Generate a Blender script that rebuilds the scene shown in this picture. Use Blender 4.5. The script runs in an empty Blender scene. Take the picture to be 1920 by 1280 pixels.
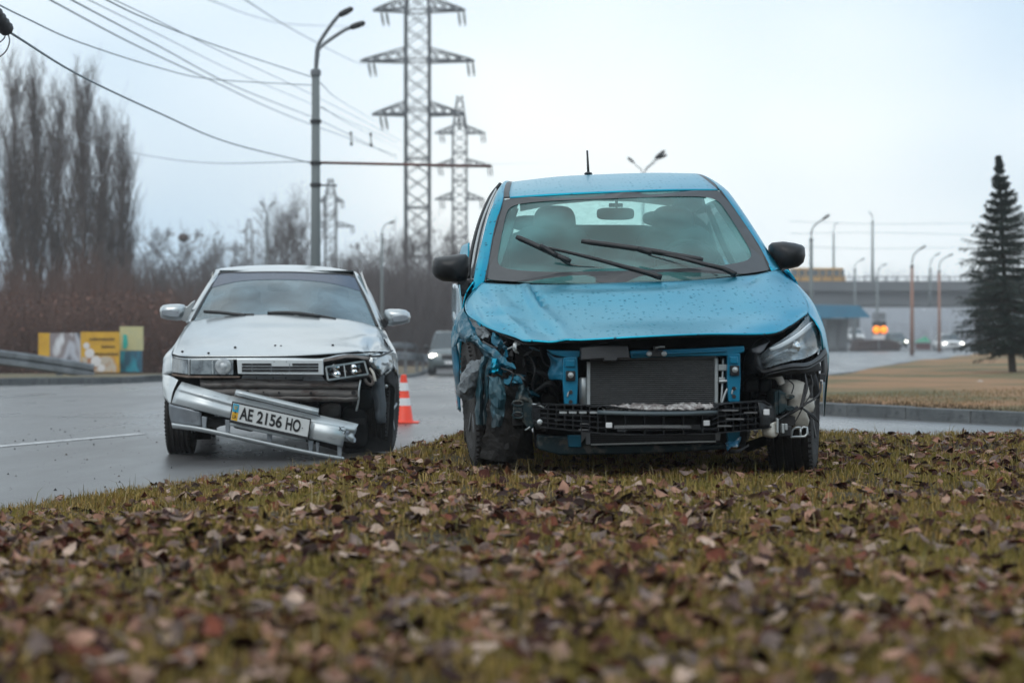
import bpy, bmesh, math, random
import numpy as np
from mathutils import Vector, Matrix, noise

random.seed(7); RNG = np.random.default_rng(7)
SC = bpy.context.scene
COL = SC.collection
rad = math.radians

# ---------------------------------------------------------------- camera
CAMZ = 0.80
cam_d = bpy.data.cameras.new('camera'); cam = bpy.data.objects.new('camera', cam_d); COL.objects.link(cam)
cam.location = (0, 0, CAMZ); cam.rotation_euler = (rad(90), 0, 0)
cam_d.lens = 70; cam_d.sensor_width = 36; cam_d.clip_start = 0.05; cam_d.clip_end = 6000
cam_d.dof.use_dof = True; cam_d.dof.focus_distance = 10.6; cam_d.dof.aperture_fstop = 3.0
SC.camera = cam
FPX = 70 / 36 * 1920.0
# ---------------------------------------------------------------- sky
wd = bpy.data.worlds.new('World'); SC.world = wd; wd.use_nodes = True
nt = wd.node_tree; N = nt.nodes; L_ = nt.links; N.clear()
out = N.new('ShaderNodeOutputWorld'); bg = N.new('ShaderNodeBackground'); bg.inputs[1].default_value = 0.10
sky = N.new('ShaderNodeTexSky'); sky.sky_type = 'NISHITA'; sky.sun_disc = False
sky.sun_elevation = rad(48); sky.sun_rotation = rad(200)
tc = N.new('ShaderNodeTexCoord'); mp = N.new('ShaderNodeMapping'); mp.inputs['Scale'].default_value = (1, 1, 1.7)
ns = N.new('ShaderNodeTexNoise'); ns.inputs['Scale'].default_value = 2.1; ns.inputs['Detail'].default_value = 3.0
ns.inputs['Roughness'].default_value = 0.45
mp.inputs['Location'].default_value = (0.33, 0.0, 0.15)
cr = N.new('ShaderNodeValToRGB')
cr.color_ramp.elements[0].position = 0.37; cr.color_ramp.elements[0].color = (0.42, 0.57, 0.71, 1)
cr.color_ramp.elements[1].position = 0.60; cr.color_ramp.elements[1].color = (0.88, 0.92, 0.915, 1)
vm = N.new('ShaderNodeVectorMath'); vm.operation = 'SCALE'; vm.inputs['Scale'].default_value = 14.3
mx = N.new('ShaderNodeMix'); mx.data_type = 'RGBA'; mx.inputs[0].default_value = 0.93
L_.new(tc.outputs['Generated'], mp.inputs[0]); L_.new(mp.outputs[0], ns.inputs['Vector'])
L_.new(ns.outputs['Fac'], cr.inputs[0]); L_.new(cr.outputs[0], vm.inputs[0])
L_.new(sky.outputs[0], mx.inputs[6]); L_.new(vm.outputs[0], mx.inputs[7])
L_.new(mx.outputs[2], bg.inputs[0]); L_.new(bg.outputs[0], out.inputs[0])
# ---------------------------------------------------------------- sun (overcast)
sl = bpy.data.lights.new('sun', 'SUN'); sl.energy = 1.0; sl.angle = rad(40); sl.color = (1, 0.96, 0.9)
so = bpy.data.objects.new('sun', sl); COL.objects.link(so); so.location = (0, 0, 60)
so.rotation_euler = (rad(90 - 48), 0, rad(-20))
SC.view_settings.view_transform = 'Standard'; SC.view_settings.look = 'None'
SC.view_settings.gamma = 1; SC.view_settings.use_curve_mapping = False
SC.view_settings.exposure = 0.0
SC.cycles.max_bounces = 8; SC.cycles.transparent_max_bounces = 24; SC.cycles.volume_bounces = 1
SC.cycles.use_denoising = True

# ---------------------------------------------------------------- helpers
def W(px, py, d):
    """pixel of the 1920 px photograph at depth d (m) -> world point"""
    return Vector(((px - 960) / FPX * d, d, CAMZ - (py - 640) / FPX * d))

def tag(o, label=None, cat=None, group=None, kind=None):
    if label: o['label'] = label
    if cat: o['category'] = cat
    if group: o['group'] = group
    if kind: o['kind'] = kind
    return o

def empty(name, loc=(0, 0, 0), rz=0, label=None, cat=None, group=None):
    o = bpy.data.objects.new(name, None); COL.objects.link(o)
    o.location = loc; o.rotation_euler = (0, 0, rz); o.empty_display_size = 0.2
    return tag(o, label, cat, group)

def link_mesh(name, me, mat=None, parent=None, smooth=False, loc=None):
    if mat is not None and len(me.materials) == 0: me.materials.append(mat)
    if smooth:
        me.polygons.foreach_set('use_smooth', [True] * len(me.polygons))
    o = bpy.data.objects.new(name, me); COL.objects.link(o)
    if parent is not None: o.parent = parent
    if loc is not None: o.location = loc
    return o

class MB:
    def __init__(s): s.V = []; s.F = []
    def add(s, vs, fs):
        b = len(s.V); s.V.extend([tuple(v) for v in vs]); s.F.extend([tuple(b + i for i in f) for f in fs]); return s
    def box(s, c, size, rot=None):
        c = Vector(c); x, y, z = [a / 2 for a in size]
        vs = [Vector((i, j, k)) for i in (-x, x) for j in (-y, y) for k in (-z, z)]
        if rot is not None: vs = [rot @ v for v in vs]
        return s.add([v + c for v in vs], [(0, 1, 3, 2), (4, 6, 7, 5), (0, 4, 5, 1), (2, 3, 7, 6), (0, 2, 6, 4), (1, 5, 7, 3)])
    def bar(s, a, b, w, h=None, up=(0, 0, 1)):
        a = Vector(a); b = Vector(b); h = h or w; d = (b - a)
        ln = d.length
        if ln < 1e-6: return s
        d /= ln; u = Vector(up)
        if abs(d.dot(u)) > 0.95: u = Vector((0, 1, 0)) if abs(d.y) < 0.9 else Vector((1, 0, 0))
        sx = d.cross(u).normalized(); uz = sx.cross(d).normalized()
        return s.box((a + b) / 2, (w, ln, h), Matrix((sx, d, uz)).transposed())
    def tube(s, pts, r, n=8, cap=True):
        pts = [Vector(p) for p in pts]; m = len(pts)
        rs = r if isinstance(r, (list, tuple)) else [r] * m
        rings = []; prev = None
        for i, p in enumerate(pts):
            t = (pts[min(i + 1, m - 1)] - pts[max(i - 1, 0)])
            t = t.normalized() if t.length > 1e-9 else Vector((0, 0, 1))
            if prev is None:
                u = Vector((0, 0, 1)) if abs(t.z) < 0.9 else Vector((1, 0, 0))
                prev = t.cross(u).normalized()
            e = prev - t * prev.dot(t)
            e = e.normalized() if e.length > 1e-6 else t.orthogonal().normalized()
            f = t.cross(e); prev = e
            rings.append([p + (e * math.cos(2 * math.pi * k / n) + f * math.sin(2 * math.pi * k / n)) * rs[i] for k in range(n)])
        vs = [v for rg in rings for v in rg]; fs = []
        for i in range(m - 1):
            for k in range(n):
                fs.append((i * n + k, i * n + (k + 1) % n, (i + 1) * n + (k + 1) % n, (i + 1) * n + k))
        if cap: fs.append(tuple(range(n))[::-1]); fs.append(tuple((m - 1) * n + k for k in range(n)))
        return s.add(vs, fs)
    def prism(s, poly, off):
        n = len(poly); off = Vector(off)
        vs = [Vector(p) for p in poly] + [Vector(p) + off for p in poly]
        return s.add(vs, [tuple(range(n)), tuple(range(2 * n - 1, n - 1, -1))] + [(i, (i + 1) % n, n + (i + 1) % n, n + i) for i in range(n)])
    def lathe(s, prof, origin, axis='z', n=24, rot=None, closed=False):
        """prof: list of (radius, t along axis)"""
        o = Vector(origin); vs = []
        for r, t in prof:
            for k in range(n):
                a = 2 * math.pi * k / n; c, q = r * math.cos(a), r * math.sin(a)
                v = Vector((c, q, t)) if axis == 'z' else (Vector((t, c, q)) if axis == 'x' else Vector((c, t, q)))
                if rot is not None: v = rot @ v
                vs.append(v + o)
        m = len(prof); fs = []
        for i in range(m - (0 if closed else 1)):
            j = (i + 1) % m
            for k in range(n):
                fs.append((i * n + k, i * n + (k + 1) % n, j * n + (k + 1) % n, j * n + k))
        if not closed:
            fs.append(tuple(range(n))[::-1]); fs.append(tuple((m - 1) * n + k for k in range(n)))
        return s.add(vs, fs)
    def ellipsoid(s, c, r, n=14, m=9, rot=None, p=1.0):
        c = Vector(c); vs = []; fs = []
        def sp(v): return math.copysign(abs(v) ** p, v)
        for i in range(m + 1):
            a = -math.pi / 2 + math.pi * i / m
            for k in range(n):
                b = 2 * math.pi * k / n
                v = Vector((r[0] * sp(math.cos(a)) * sp(math.cos(b)), r[1] * sp(math.cos(a)) * sp(math.sin(b)), r[2] * sp(math.sin(a))))
                if rot is not None: v = rot @ v
                vs.append(v + c)
        for i in range(m):
            for k in range(n):
                fs.append((i * n + k, i * n + (k + 1) % n, (i + 1) * n + (k + 1) % n, (i + 1) * n + k))
        return s.add(vs, fs)
    def grid(s, rows):
        nr, nc = len(rows), len(rows[0])
        return s.add([p for r in rows for p in r], [(i * nc + j, i * nc + j + 1, (i + 1) * nc + j + 1, (i + 1) * nc + j) for i in range(nr - 1) for j in range(nc - 1)])
    def build(s, name, mat, parent=None, smooth=False, bevel=0, thick=0, loc=None, fix=True, sub=0, angle=40):
        me = bpy.data.meshes.new(name); me.from_pydata(s.V, [], s.F)
        if fix:
            bm = bmesh.new(); bm.from_mesh(me)
            bmesh.ops.remove_doubles(bm, verts=bm.verts, dist=1e-6)
            bmesh.ops.recalc_face_normals(bm, faces=bm.faces); bm.to_mesh(me); bm.free()
        me.update()
        o = link_mesh(name, me, mat, parent, smooth, loc)
        if thick:
            q = o.modifiers.new('s', 'SOLIDIFY'); q.thickness = thick; q.offset = 0
        if bevel:
            q = o.modifiers.new('b', 'BEVEL'); q.width = bevel; q.segments = 2; q.limit_method = 'ANGLE'; q.angle_limit = rad(angle)
            if not smooth: me.polygons.foreach_set('use_smooth', [True] * len(me.polygons))
            try: q.harden_normals = True
            except Exception: pass
        if sub:
            q = o.modifiers.new('u', 'SUBSURF'); q.levels = sub; q.render_levels = sub
        return o

def cr1(p0, p1, p2, p3, t):
    return 0.5 * ((2 * p1) + (p2 - p0) * t + (2 * p0 - 5 * p1 + 4 * p2 - p3) * t * t + (3 * p1 - p0 - 3 * p2 + p3) * t * t * t)

def spline(pts, n):
    """Catmull-Rom through pts, n steps per span"""
    pts = [Vector(p) for p in pts]; m = len(pts); o = []
    for i in range(m - 1):
        p0 = pts[i - 1] if i > 0 else pts[0] * 2 - pts[1]
        p3 = pts[i + 2] if i + 2 < m else pts[-1] * 2 - pts[-2]
        for k in range(n): o.append(cr1(p0, pts[i], pts[i + 1], p3, k / n))
    o.append(pts[-1].copy()); return o

def dense(rows, nu=6, nv=6):
    a = [spline(r, nu) for r in rows]
    cols = [spline([a[i][j] for i in range(len(a))], nv) for j in range(len(a[0]))]
    return [[cols[j][i] for j in range(len(cols))] for i in range(len(cols[0]))]

def bulk(name, V, F4, mat, cols=None, parent=None, smooth=False, tri=False):
    """fast mesh from numpy arrays; F4 (n,4) or (n,3)"""
    k = F4.shape[1]; me = bpy.data.meshes.new(name)
    me.vertices.add(len(V)); me.vertices.foreach_set('co', np.asarray(V, dtype=np.float32).ravel())
    me.loops.add(F4.size); me.loops.foreach_set('vertex_index', F4.astype(np.int32).ravel())
    me.polygons.add(len(F4)); me.polygons.foreach_set('loop_start', np.arange(0, F4.size, k, dtype=np.int32))
    me.polygons.foreach_set('loop_total', np.full(len(F4), k, dtype=np.int32))
    me.update(calc_edges=True)
    if cols is not None:
        at = me.color_attributes.new('col', 'FLOAT_COLOR', 'POINT')
        c4 = np.ones((len(V), 4), dtype=np.float32); c4[:, :3] = cols; at.data.foreach_set('color', c4.ravel())
    return link_mesh(name, me, mat, parent, smooth)

# ---------------------------------------------------------------- materials
def _n(nt, t): return nt.nodes.new(t)
def pm(name, c1, c2=None, scale=5, rough=0.6, metal=0.0, bump=0.0, bscale=None, coat=0.0, spec=0.5, detail=5,
       stretch=None, rough2=None, crange=(0.35, 0.65), c3=None, s3=1.0, r3=(0.5, 0.7), emit=None, estr=0, drops=0, coatr=0.04):
    m = bpy.data.materials.new(name); m.use_nodes = True; nt = m.node_tree; L = nt.links
    b = nt.nodes['Principled BSDF']
    b.inputs['Base Color'].default_value = (*c1, 1); b.inputs['Roughness'].default_value = rough
    b.inputs['Metallic'].default_value = metal; b.inputs['Coat Weight'].default_value = coat
    b.inputs['Coat Roughness'].default_value = coatr; b.inputs['Specular IOR Level'].default_value = spec
    t = _n(nt, 'ShaderNodeTexCoord'); src = t.outputs['Object']
    if stretch:
        g = _n(nt, 'ShaderNodeMapping'); g.inputs['Scale'].default_value = stretch; L.new(src, g.inputs[0]); src = g.outputs[0]
    if c2:
        n = _n(nt, 'ShaderNodeTexNoise'); n.inputs['Scale'].default_value = scale; n.inputs['Detail'].default_value = detail; n.inputs['Roughness'].default_value = 0.62
        L.new(src, n.inputs['Vector']); r = _n(nt, 'ShaderNodeValToRGB')
        r.color_ramp.elements[0].position = crange[0]; r.color_ramp.elements[1].position = crange[1]
        r.color_ramp.elements[0].color = (*c1, 1); r.color_ramp.elements[1].color = (*c2, 1)
        L.new(n.outputs['Fac'], r.inputs[0]); res = r.outputs[0]
        if c3:
            n3 = _n(nt, 'ShaderNodeTexNoise'); n3.inputs['Scale'].default_value = s3; n3.inputs['Detail'].default_value = 6; n3.inputs['Roughness'].default_value = .65
            L.new(src, n3.inputs['Vector']); q = _n(nt, 'ShaderNodeMapRange'); q.inputs[1].default_value = r3[0]; q.inputs[2].default_value = r3[1]
            L.new(n3.outputs['Fac'], q.inputs[0]); k = _n(nt, 'ShaderNodeMix'); k.data_type = 'RGBA'
            L.new(q.outputs[0], k.inputs[0]); L.new(res, k.inputs[6]); k.inputs[7].default_value = (*c3, 1); res = k.outputs[2]
        L.new(res, b.inputs['Base Color'])
        if rough2 is not None:
            q = _n(nt, 'ShaderNodeMapRange'); q.inputs[1].default_value = crange[0]; q.inputs[2].default_value = crange[1]
            q.inputs[3].default_value = rough; q.inputs[4].default_value = rough2
            L.new(n.outputs['Fac'], q.inputs[0]); L.new(q.outputs[0], b.inputs['Roughness'])
    last = None
    if bump:
        n2 = _n(nt, 'ShaderNodeTexNoise'); n2.inputs['Scale'].default_value = bscale or scale * 3; n2.inputs['Detail'].default_value = 4
        L.new(src, n2.inputs['Vector']); bp = _n(nt, 'ShaderNodeBump'); bp.inputs['Strength'].default_value = min(1, bump * 20); bp.inputs['Distance'].default_value = bump * .05
        L.new(n2.outputs['Fac'], bp.inputs['Height']); last = bp.outputs[0]
        L.new(last, b.inputs['Normal'])
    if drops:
        # rain drops: small round beads, their dark refraction painted into the base colour, in about a third of the cells
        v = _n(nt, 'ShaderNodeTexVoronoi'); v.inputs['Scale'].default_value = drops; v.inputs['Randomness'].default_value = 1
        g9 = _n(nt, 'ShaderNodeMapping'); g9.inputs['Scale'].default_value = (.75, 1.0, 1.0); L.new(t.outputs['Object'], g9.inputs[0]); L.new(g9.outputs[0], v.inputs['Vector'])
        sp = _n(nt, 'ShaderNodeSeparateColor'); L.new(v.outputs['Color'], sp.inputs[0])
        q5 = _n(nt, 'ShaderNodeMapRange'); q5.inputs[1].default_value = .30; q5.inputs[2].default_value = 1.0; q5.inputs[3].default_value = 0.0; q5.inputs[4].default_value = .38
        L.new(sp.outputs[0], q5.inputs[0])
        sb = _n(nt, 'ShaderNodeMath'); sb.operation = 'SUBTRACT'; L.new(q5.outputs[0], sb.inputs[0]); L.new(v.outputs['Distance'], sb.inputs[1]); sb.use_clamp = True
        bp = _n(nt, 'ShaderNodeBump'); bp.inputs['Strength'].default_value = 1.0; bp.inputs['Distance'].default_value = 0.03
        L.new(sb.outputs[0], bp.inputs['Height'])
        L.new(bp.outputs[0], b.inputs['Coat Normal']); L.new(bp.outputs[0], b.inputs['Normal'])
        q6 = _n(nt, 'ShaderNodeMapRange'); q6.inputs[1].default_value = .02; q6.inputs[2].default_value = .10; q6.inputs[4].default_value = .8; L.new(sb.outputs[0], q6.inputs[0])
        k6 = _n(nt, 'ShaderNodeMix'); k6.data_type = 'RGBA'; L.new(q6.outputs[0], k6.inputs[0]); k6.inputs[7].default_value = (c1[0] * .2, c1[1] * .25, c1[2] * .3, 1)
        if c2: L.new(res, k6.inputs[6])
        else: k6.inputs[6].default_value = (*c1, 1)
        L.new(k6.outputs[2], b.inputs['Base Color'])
    if emit:
        b.inputs['Emission Color'].default_value = (*emit, 1); b.inputs['Emission Strength'].default_value = estr
    return m

def glass(name, tint, refl=0.12, rough=0.02, haze=0.0, hcol=(.5, .6, .6), drops=0):
    """thin tinted pane: see-through with reflections and a little diffuse tinted haze"""
    m = bpy.data.materials.new(name); m.use_nodes = True; nt = m.node_tree; L = nt.links; nt.nodes.clear()
    o = _n(nt, 'ShaderNodeOutputMaterial'); tr = _n(nt, 'ShaderNodeBsdfTransparent'); tr.inputs[0].default_value = (*tint, 1)
    gl = _n(nt, 'ShaderNodeBsdfGlossy'); gl.inputs['Roughness'].default_value = rough
    lw = _n(nt, 'ShaderNodeLayerWeight'); lw.inputs[0].default_value = .5
    pw = _n(nt, 'ShaderNodeMath'); pw.operation = 'POWER'; pw.inputs[1].default_value = 4.0; L.new(lw.outputs['Facing'], pw.inputs[0])
    fr = _n(nt, 'ShaderNodeMath'); fr.operation = 'MULTIPLY_ADD'; fr.inputs[1].default_value = .8; fr.inputs[2].default_value = .045; L.new(pw.outputs[0], fr.inputs[0])
    ad = _n(nt, 'ShaderNodeMath'); ad.operation = 'ADD'; ad.inputs[1].default_value = refl; ad.use_clamp = True
    L.new(fr.outputs[0], ad.inputs[0]); mxs = _n(nt, 'ShaderNodeMixShader'); L.new(ad.outputs[0], mxs.inputs[0])
    df = _n(nt, 'ShaderNodeBsdfDiffuse'); df.inputs[0].default_value = (*hcol, 1)
    m2 = _n(nt, 'ShaderNodeMixShader'); m2.inputs[0].default_value = haze
    if drops:
        t = _n(nt, 'ShaderNodeTexCoord'); n = _n(nt, 'ShaderNodeTexNoise'); n.inputs['Scale'].default_value = drops; n.inputs['Detail'].default_value = 3
        L.new(t.outputs['Object'], n.inputs['Vector']); q = _n(nt, 'ShaderNodeMapRange'); q.inputs[1].default_value = .35; q.inputs[2].default_value = .7
        q.inputs[3].default_value = haze * .55; q.inputs[4].default_value = min(1, haze * 1.6); L.new(n.outputs['Fac'], q.inputs[0]); L.new(q.outputs[0], m2.inputs[0])
    L.new(tr.outputs[0], m2.inputs[1]); L.new(df.outputs[0], m2.inputs[2])
    L.new(m2.outputs[0], mxs.inputs[1]); L.new(gl.outputs[0], mxs.inputs[2]); L.new(mxs.outputs[0], o.inputs[0])
    return m

def attr_mat(name, rough=0.7, transl=0.0, spec=0.3):
    m = bpy.data.materials.new(name); m.use_nodes = True; nt = m.node_tree; b = nt.nodes['Principled BSDF']
    a = _n(nt, 'ShaderNodeAttribute'); a.attribute_name = 'col'; nt.links.new(a.outputs['Color'], b.inputs['Base Color'])
    b.inputs['Roughness'].default_value = rough; b.inputs['Specular IOR Level'].default_value = spec
    return m
# ================================================================ materials of the setting
M = {}
def asphalt_mat():
    m = bpy.data.materials.new('asphalt'); m.use_nodes = True; nt = m.node_tree; L = nt.links; b = nt.nodes['Principled BSDF']
    t = _n(nt, 'ShaderNodeTexCoord')
    n1 = _n(nt, 'ShaderNodeTexNoise'); n1.inputs['Scale'].default_value = .55; n1.inputs['Detail'].default_value = 6; n1.inputs['Roughness'].default_value = .6
    g = _n(nt, 'ShaderNodeMapping'); g.inputs['Scale'].default_value = (1.6, .35, 1); g.inputs['Rotation'].default_value = (0, 0, rad(-22)); L.new(t.outputs['Object'], g.inputs[0]); L.new(g.outputs[0], n1.inputs['Vector'])
    n2 = _n(nt, 'ShaderNodeTexNoise'); n2.inputs['Scale'].default_value = 90; n2.inputs['Detail'].default_value = 3; L.new(t.outputs['Object'], n2.inputs['Vector'])
    r = _n(nt, 'ShaderNodeValToRGB'); r.color_ramp.elements[0].position = .32; r.color_ramp.elements[1].position = .68
    r.color_ramp.elements[0].color = (.052, .051, .053, 1); r.color_ramp.elements[1].color = (.115, .113, .115, 1); L.new(n1.outputs['Fac'], r.inputs[0])
    r2 = _n(nt, 'ShaderNodeMapRange'); r2.inputs[1].default_value = .3; r2.inputs[2].default_value = .7; r2.inputs[3].default_value = .55; r2.inputs[4].default_value = 1.5; L.new(n2.outputs['Fac'], r2.inputs[0])
    mu = _n(nt, 'ShaderNodeVectorMath'); mu.operation = 'SCALE'; L.new(r.outputs[0], mu.inputs[0]); L.new(r2.outputs[0], mu.inputs['Scale']); L.new(mu.outputs[0], b.inputs['Base Color'])
    q = _n(nt, 'ShaderNodeMapRange'); q.inputs[1].default_value = .35; q.inputs[2].default_value = .65; q.inputs[3].default_value = .22; q.inputs[4].default_value = .46; L.new(n1.outputs['Fac'], q.inputs[0]); L.new(q.outputs[0], b.inputs['Roughness'])
    bp = _n(nt, 'ShaderNodeBump'); bp.inputs['Strength'].default_value = .5; bp.inputs['Distance'].default_value = .004; L.new(n2.outputs['Fac'], bp.inputs['Height']); L.new(bp.outputs[0], b.inputs['Normal'])
    return m
M['asphalt'] = asphalt_mat()
M['tar'] = pm('tar_seam', (.018, .018, .019), (.04, .04, .04), 12, .55)
M['line'] = pm('road_paint', (.5, .51, .52), (.16, .165, .17), 9, .5, crange=(.45, .68))
M['terrain'] = pm('terrain', (.10, .085, .05), (.17, .12, .075), .05, .9, bump=.3, bscale=2)
M['lawn'] = pm('lawn', (.38, .205, .105), (.30, .18, .085), .9, .9, bump=.8, bscale=60, c3=(.13, .125, .055), s3=.22, r3=(.43, .58))
M['verge'] = pm('verge', (.15, .12, .07), (.10, .10, .05), .5, .9, bump=.6, bscale=30, c3=(.2, .12, .08), s3=.8, r3=(.5, .65))
M['soil'] = pm('soil', (.052, .040, .022), (.085, .068, .03), 6, .95, bump=1.0, bscale=50, c3=(.03, .018, .012), s3=11, r3=(.5, .6))
M['kerb'] = pm('kerb_concrete', (.075, .085, .09), (.14, .15, .155), 3, .75, bump=.3, bscale=60, c3=(.05, .055, .06), s3=9, r3=(.52, .7))
M['concrete'] = pm('concrete', (.30, .30, .30), (.2, .2, .205), 1.2, .8, bump=.1, stretch=(1, 1, .3))
M['conc_dark'] = pm('bridge_concrete', (.075, .082, .09), (.115, .122, .13), .3, .85, stretch=(.4, 1, 2))
M['steel'] = pm('galvanised_steel', (.22, .24, .26), (.12, .13, .14), 3, .55, metal=.4)
M['lattice'] = pm('pylon_steel', (.04, .048, .058), (.026, .03, .038), .8, .7, metal=.2)
M['pole'] = pm('pole_concrete', (.17, .195, .20), (.12, .14, .145), 1.4, .7, stretch=(1, 1, .15))
M['rust'] = pm('rusty_pipe', (.17, .075, .055), (.10, .07, .07), 4, .8)
M['orange_pole'] = pm('weathered_pole', (.33, .17, .12), (.22, .15, .13), 1.0, .8, stretch=(1, 1, .2))
M['black'] = pm('black_plastic', (.012, .013, .015), (.022, .023, .026), 20, .5)
M['wire'] = pm('cable', (.16, .20, .235), rough=.6)
M['barkA'] = pm('poplar_bark', (.066, .050, .048), (.11, .085, .078), 2, .95)
M['barkB'] = pm('bare_bark', (.075, .060, .058), (.12, .10, .10), 2, .95)
M['thick'] = pm('brush_twigs', (.085, .050, .042), (.14, .085, .07), .8, .95)
M['needle'] = pm('spruce_needles', (.012, .026, .023), (.03, .05, .04), 3, .7, c3=(.03, .045, .042), s3=1.3)
M['trunk'] = pm('spruce_bark', (.035, .028, .024), (.06, .05, .04), 12, .9)

def sstep(a, b, x):
    x = np.asarray(x, float)
    t = np.clip((x - a) / (b - a), 0, 1); return t * t * (3 - 2 * t)
def road_z(x, y):
    return -0.55 * sstep(38, 78, np.asarray(y, float)) * sstep(12, 4, np.asarray(x, float)) if False else -0.55 * sstep(38, 78, np.asarray(y, float)) * (1 - sstep(4, 12, np.asarray(x, float)))

def gridmesh(name, xs, ys, zf, mat, dz=0.0, smooth=True):
    X, Y = np.meshgrid(xs, ys); Z = zf(X, Y) + dz
    nx, ny = len(xs), len(ys); i = np.arange(ny - 1)[:, None] * nx + np.arange(nx - 1)[None]
    F = np.stack([i, i + 1, i + nx + 1, i + nx], -1).reshape(-1, 4)
    return bulk(name, np.stack([X, Y, Z], -1).reshape(-1, 3), F, mat, smooth=smooth)

def resample(poly, n):
    p = np.array(poly, float); s = np.r_[0, np.cumsum(np.linalg.norm(np.diff(p, axis=0), axis=1))]
    t = np.linspace(0, s[-1], n); return np.stack([np.interp(t, s, p[:, k]) for k in range(p.shape[1])], -1)

def ruled(name, A, B, nu, nv, zf, mat, vpow=1.0, parent=None):
    A = resample(A, nu); B = resample(B, nu); v = (np.linspace(0, 1, nv) ** vpow)[:, None, None]
    P = A[None] * (1 - v) + B[None] * v; Z = zf(P[..., 0], P[..., 1])
    V = np.concatenate([P, Z[..., None]], -1).reshape(-1, 3)
    i = np.arange(nv - 1)[:, None] * nu + np.arange(nu - 1)[None]
    F = np.stack([i, i + 1, i + nu + 1, i + nu], -1).reshape(-1, 4)
    return bulk(name, V, F, mat, smooth=True, parent=parent)

# ---- terrain to the horizon, road sheet
tag(gridmesh('terrain', np.r_[-900, -300, -100, -30, 0, 30, 100, 300, 900], np.r_[-60, 0, 50, 100, 250, 600, 1500], lambda x, y: 0 * x - 1.0, M['terrain']), kind='structure')
tag(gridmesh('road', np.linspace(-70, 170, 97), np.r_[np.linspace(-20, 100, 49), np.linspace(106, 320, 30)], road_z, M['asphalt']), kind='structure')
# painted lane line
ln = MB(); a = np.array([-4.75, 12.6]); b_ = np.array([-3.2, 17.25]); d_ = (b_ - a) / np.linalg.norm(b_ - a); n_ = np.array([d_[1], -d_[0]]) * .07
ln.add([(*(a - n_), .004), (*(a + n_), .004), (*(b_ + n_), .004), (*(b_ - n_), .004)], [(0, 1, 2, 3)])
tag(ln.build('lane_marking', M['line'], fix=False), kind='structure')

for (pts, w_) in (([(-6.5, 20.5), (-5.1, 21.2), (-4.0, 20.9), (-2.9, 21.8), (-1.6, 21.5), (.2, 22.3), (1.6, 22.0)], .022), ([(-9, 28), (-6, 28.6), (-3, 28.2), (0, 29.3), (3, 29)], .05)):
    P_ = spline([Vector((x + random.uniform(-.05, .05), y, .0045)) for x, y in pts], 7); P_ = [p + Vector((random.uniform(-.025, .025), random.uniform(-.03, .03), 0)) for p in P_]; mb = MB()
    mb.grid([[p - Vector((0 if w_ > .015 else w_, w_ if w_ > .015 else 0, 0)) * random.uniform(.3, .9), p + Vector((0 if w_ > .015 else w_, w_ if w_ > .015 else 0, 0)) * random.uniform(.3, .9)] for p in P_])
    tag(mb.build('asphalt_crack', M['tar'], fix=False), kind='structure')
# ---- left verge with kerb
KL = [(-70, -12), (-25, 24.5), (-9.4, 36), (-7.0, 40.5), (-4.9, 52), (-3.7, 71), (-3.9, 95), (-6, 150), (-14, 300)]
KLs = np.array([(v.x, v.y) for v in spline([(x, y, 0) for x, y in KL], 6)])
ruled('verge', KLs, [(-400, -12), (-400, 30), (-400, 60), (-400, 120), (-300, 300), (-200, 320)], 60, 24, lambda x, y: road_z(x, y) + .115, M['verge'], 2.2)['kind'] = 'structure'
# ---- right lawn
LN_near = [(2.6, 24.2), (3.4, 21.8), (4.86, 18.9), (8, 12.6), (14, 1), (20, -10)]
LN_far = [(2.9, 27.5), (4.2, 33), (6.6, 41), (12.4, 63), (20.5, 91), (54, 212)]
lawn_near = np.array([(v.x, v.y) for v in spline([(x, y, 0) for x, y in LN_near], 8)])
lawn_far = np.array([(v.x, v.y) for v in spline([(x, y, 0) for x, y in LN_far], 8)])
def lawn_z(x, y): return road_z(x, y) + .115 + .05 * np.sin(x * .23 + y * .11) ** 2
ruled('lawn', lawn_near, [(lawn_far[0][0], lawn_far[0][1])] + [tuple(p) for p in lawn_far[1:]], 90, 60, lawn_z, M['lawn'])['kind'] = 'structure'

def kerb_run(name, path, zf, w=.15, h=.13, seg=1.0, inner=1, maxn=90):
    """kerb: a thing of single kerb stones laid end to end"""
    root = empty(name); root['kind'] = 'structure'
    p = resample(path, 400); s = np.r_[0, np.cumsum(np.linalg.norm(np.diff(p, axis=0), axis=1))]; n = int(s[-1] / seg)
    me = {}
    for i in range(min(n, maxn)):
        q0 = np.array([np.interp(i * seg, s, p[:, k]) for k in (0, 1)]); q1 = np.array([np.interp((i + 1) * seg, s, p[:, k]) for k in (0, 1)])
        c = (q0 + q1) / 2; d = q1 - q0; a = math.atan2(d[1], d[0])
        if 'k' not in me:
            mb = MB(); mb.box((0, inner * w / 2, h / 2 - .05), (seg - .012, w, h + .1)); o = mb.build('kerb_stone', M['kerb'], root, bevel=.012); me['k'] = o
        else:
            o = me['k'].copy(); COL.objects.link(o)
        z = float(zf(c[0], c[1])); o.location = (c[0], c[1], z + random.uniform(-.008, .008)); o.rotation_euler = (random.uniform(-.02, .02), 0, a + random.uniform(-.008, .008))
    return root
kerb_run('kerb', lawn_near[6:52], road_z, inner=1 if False else 1, seg=1.0, maxn=60) if False else None
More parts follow.
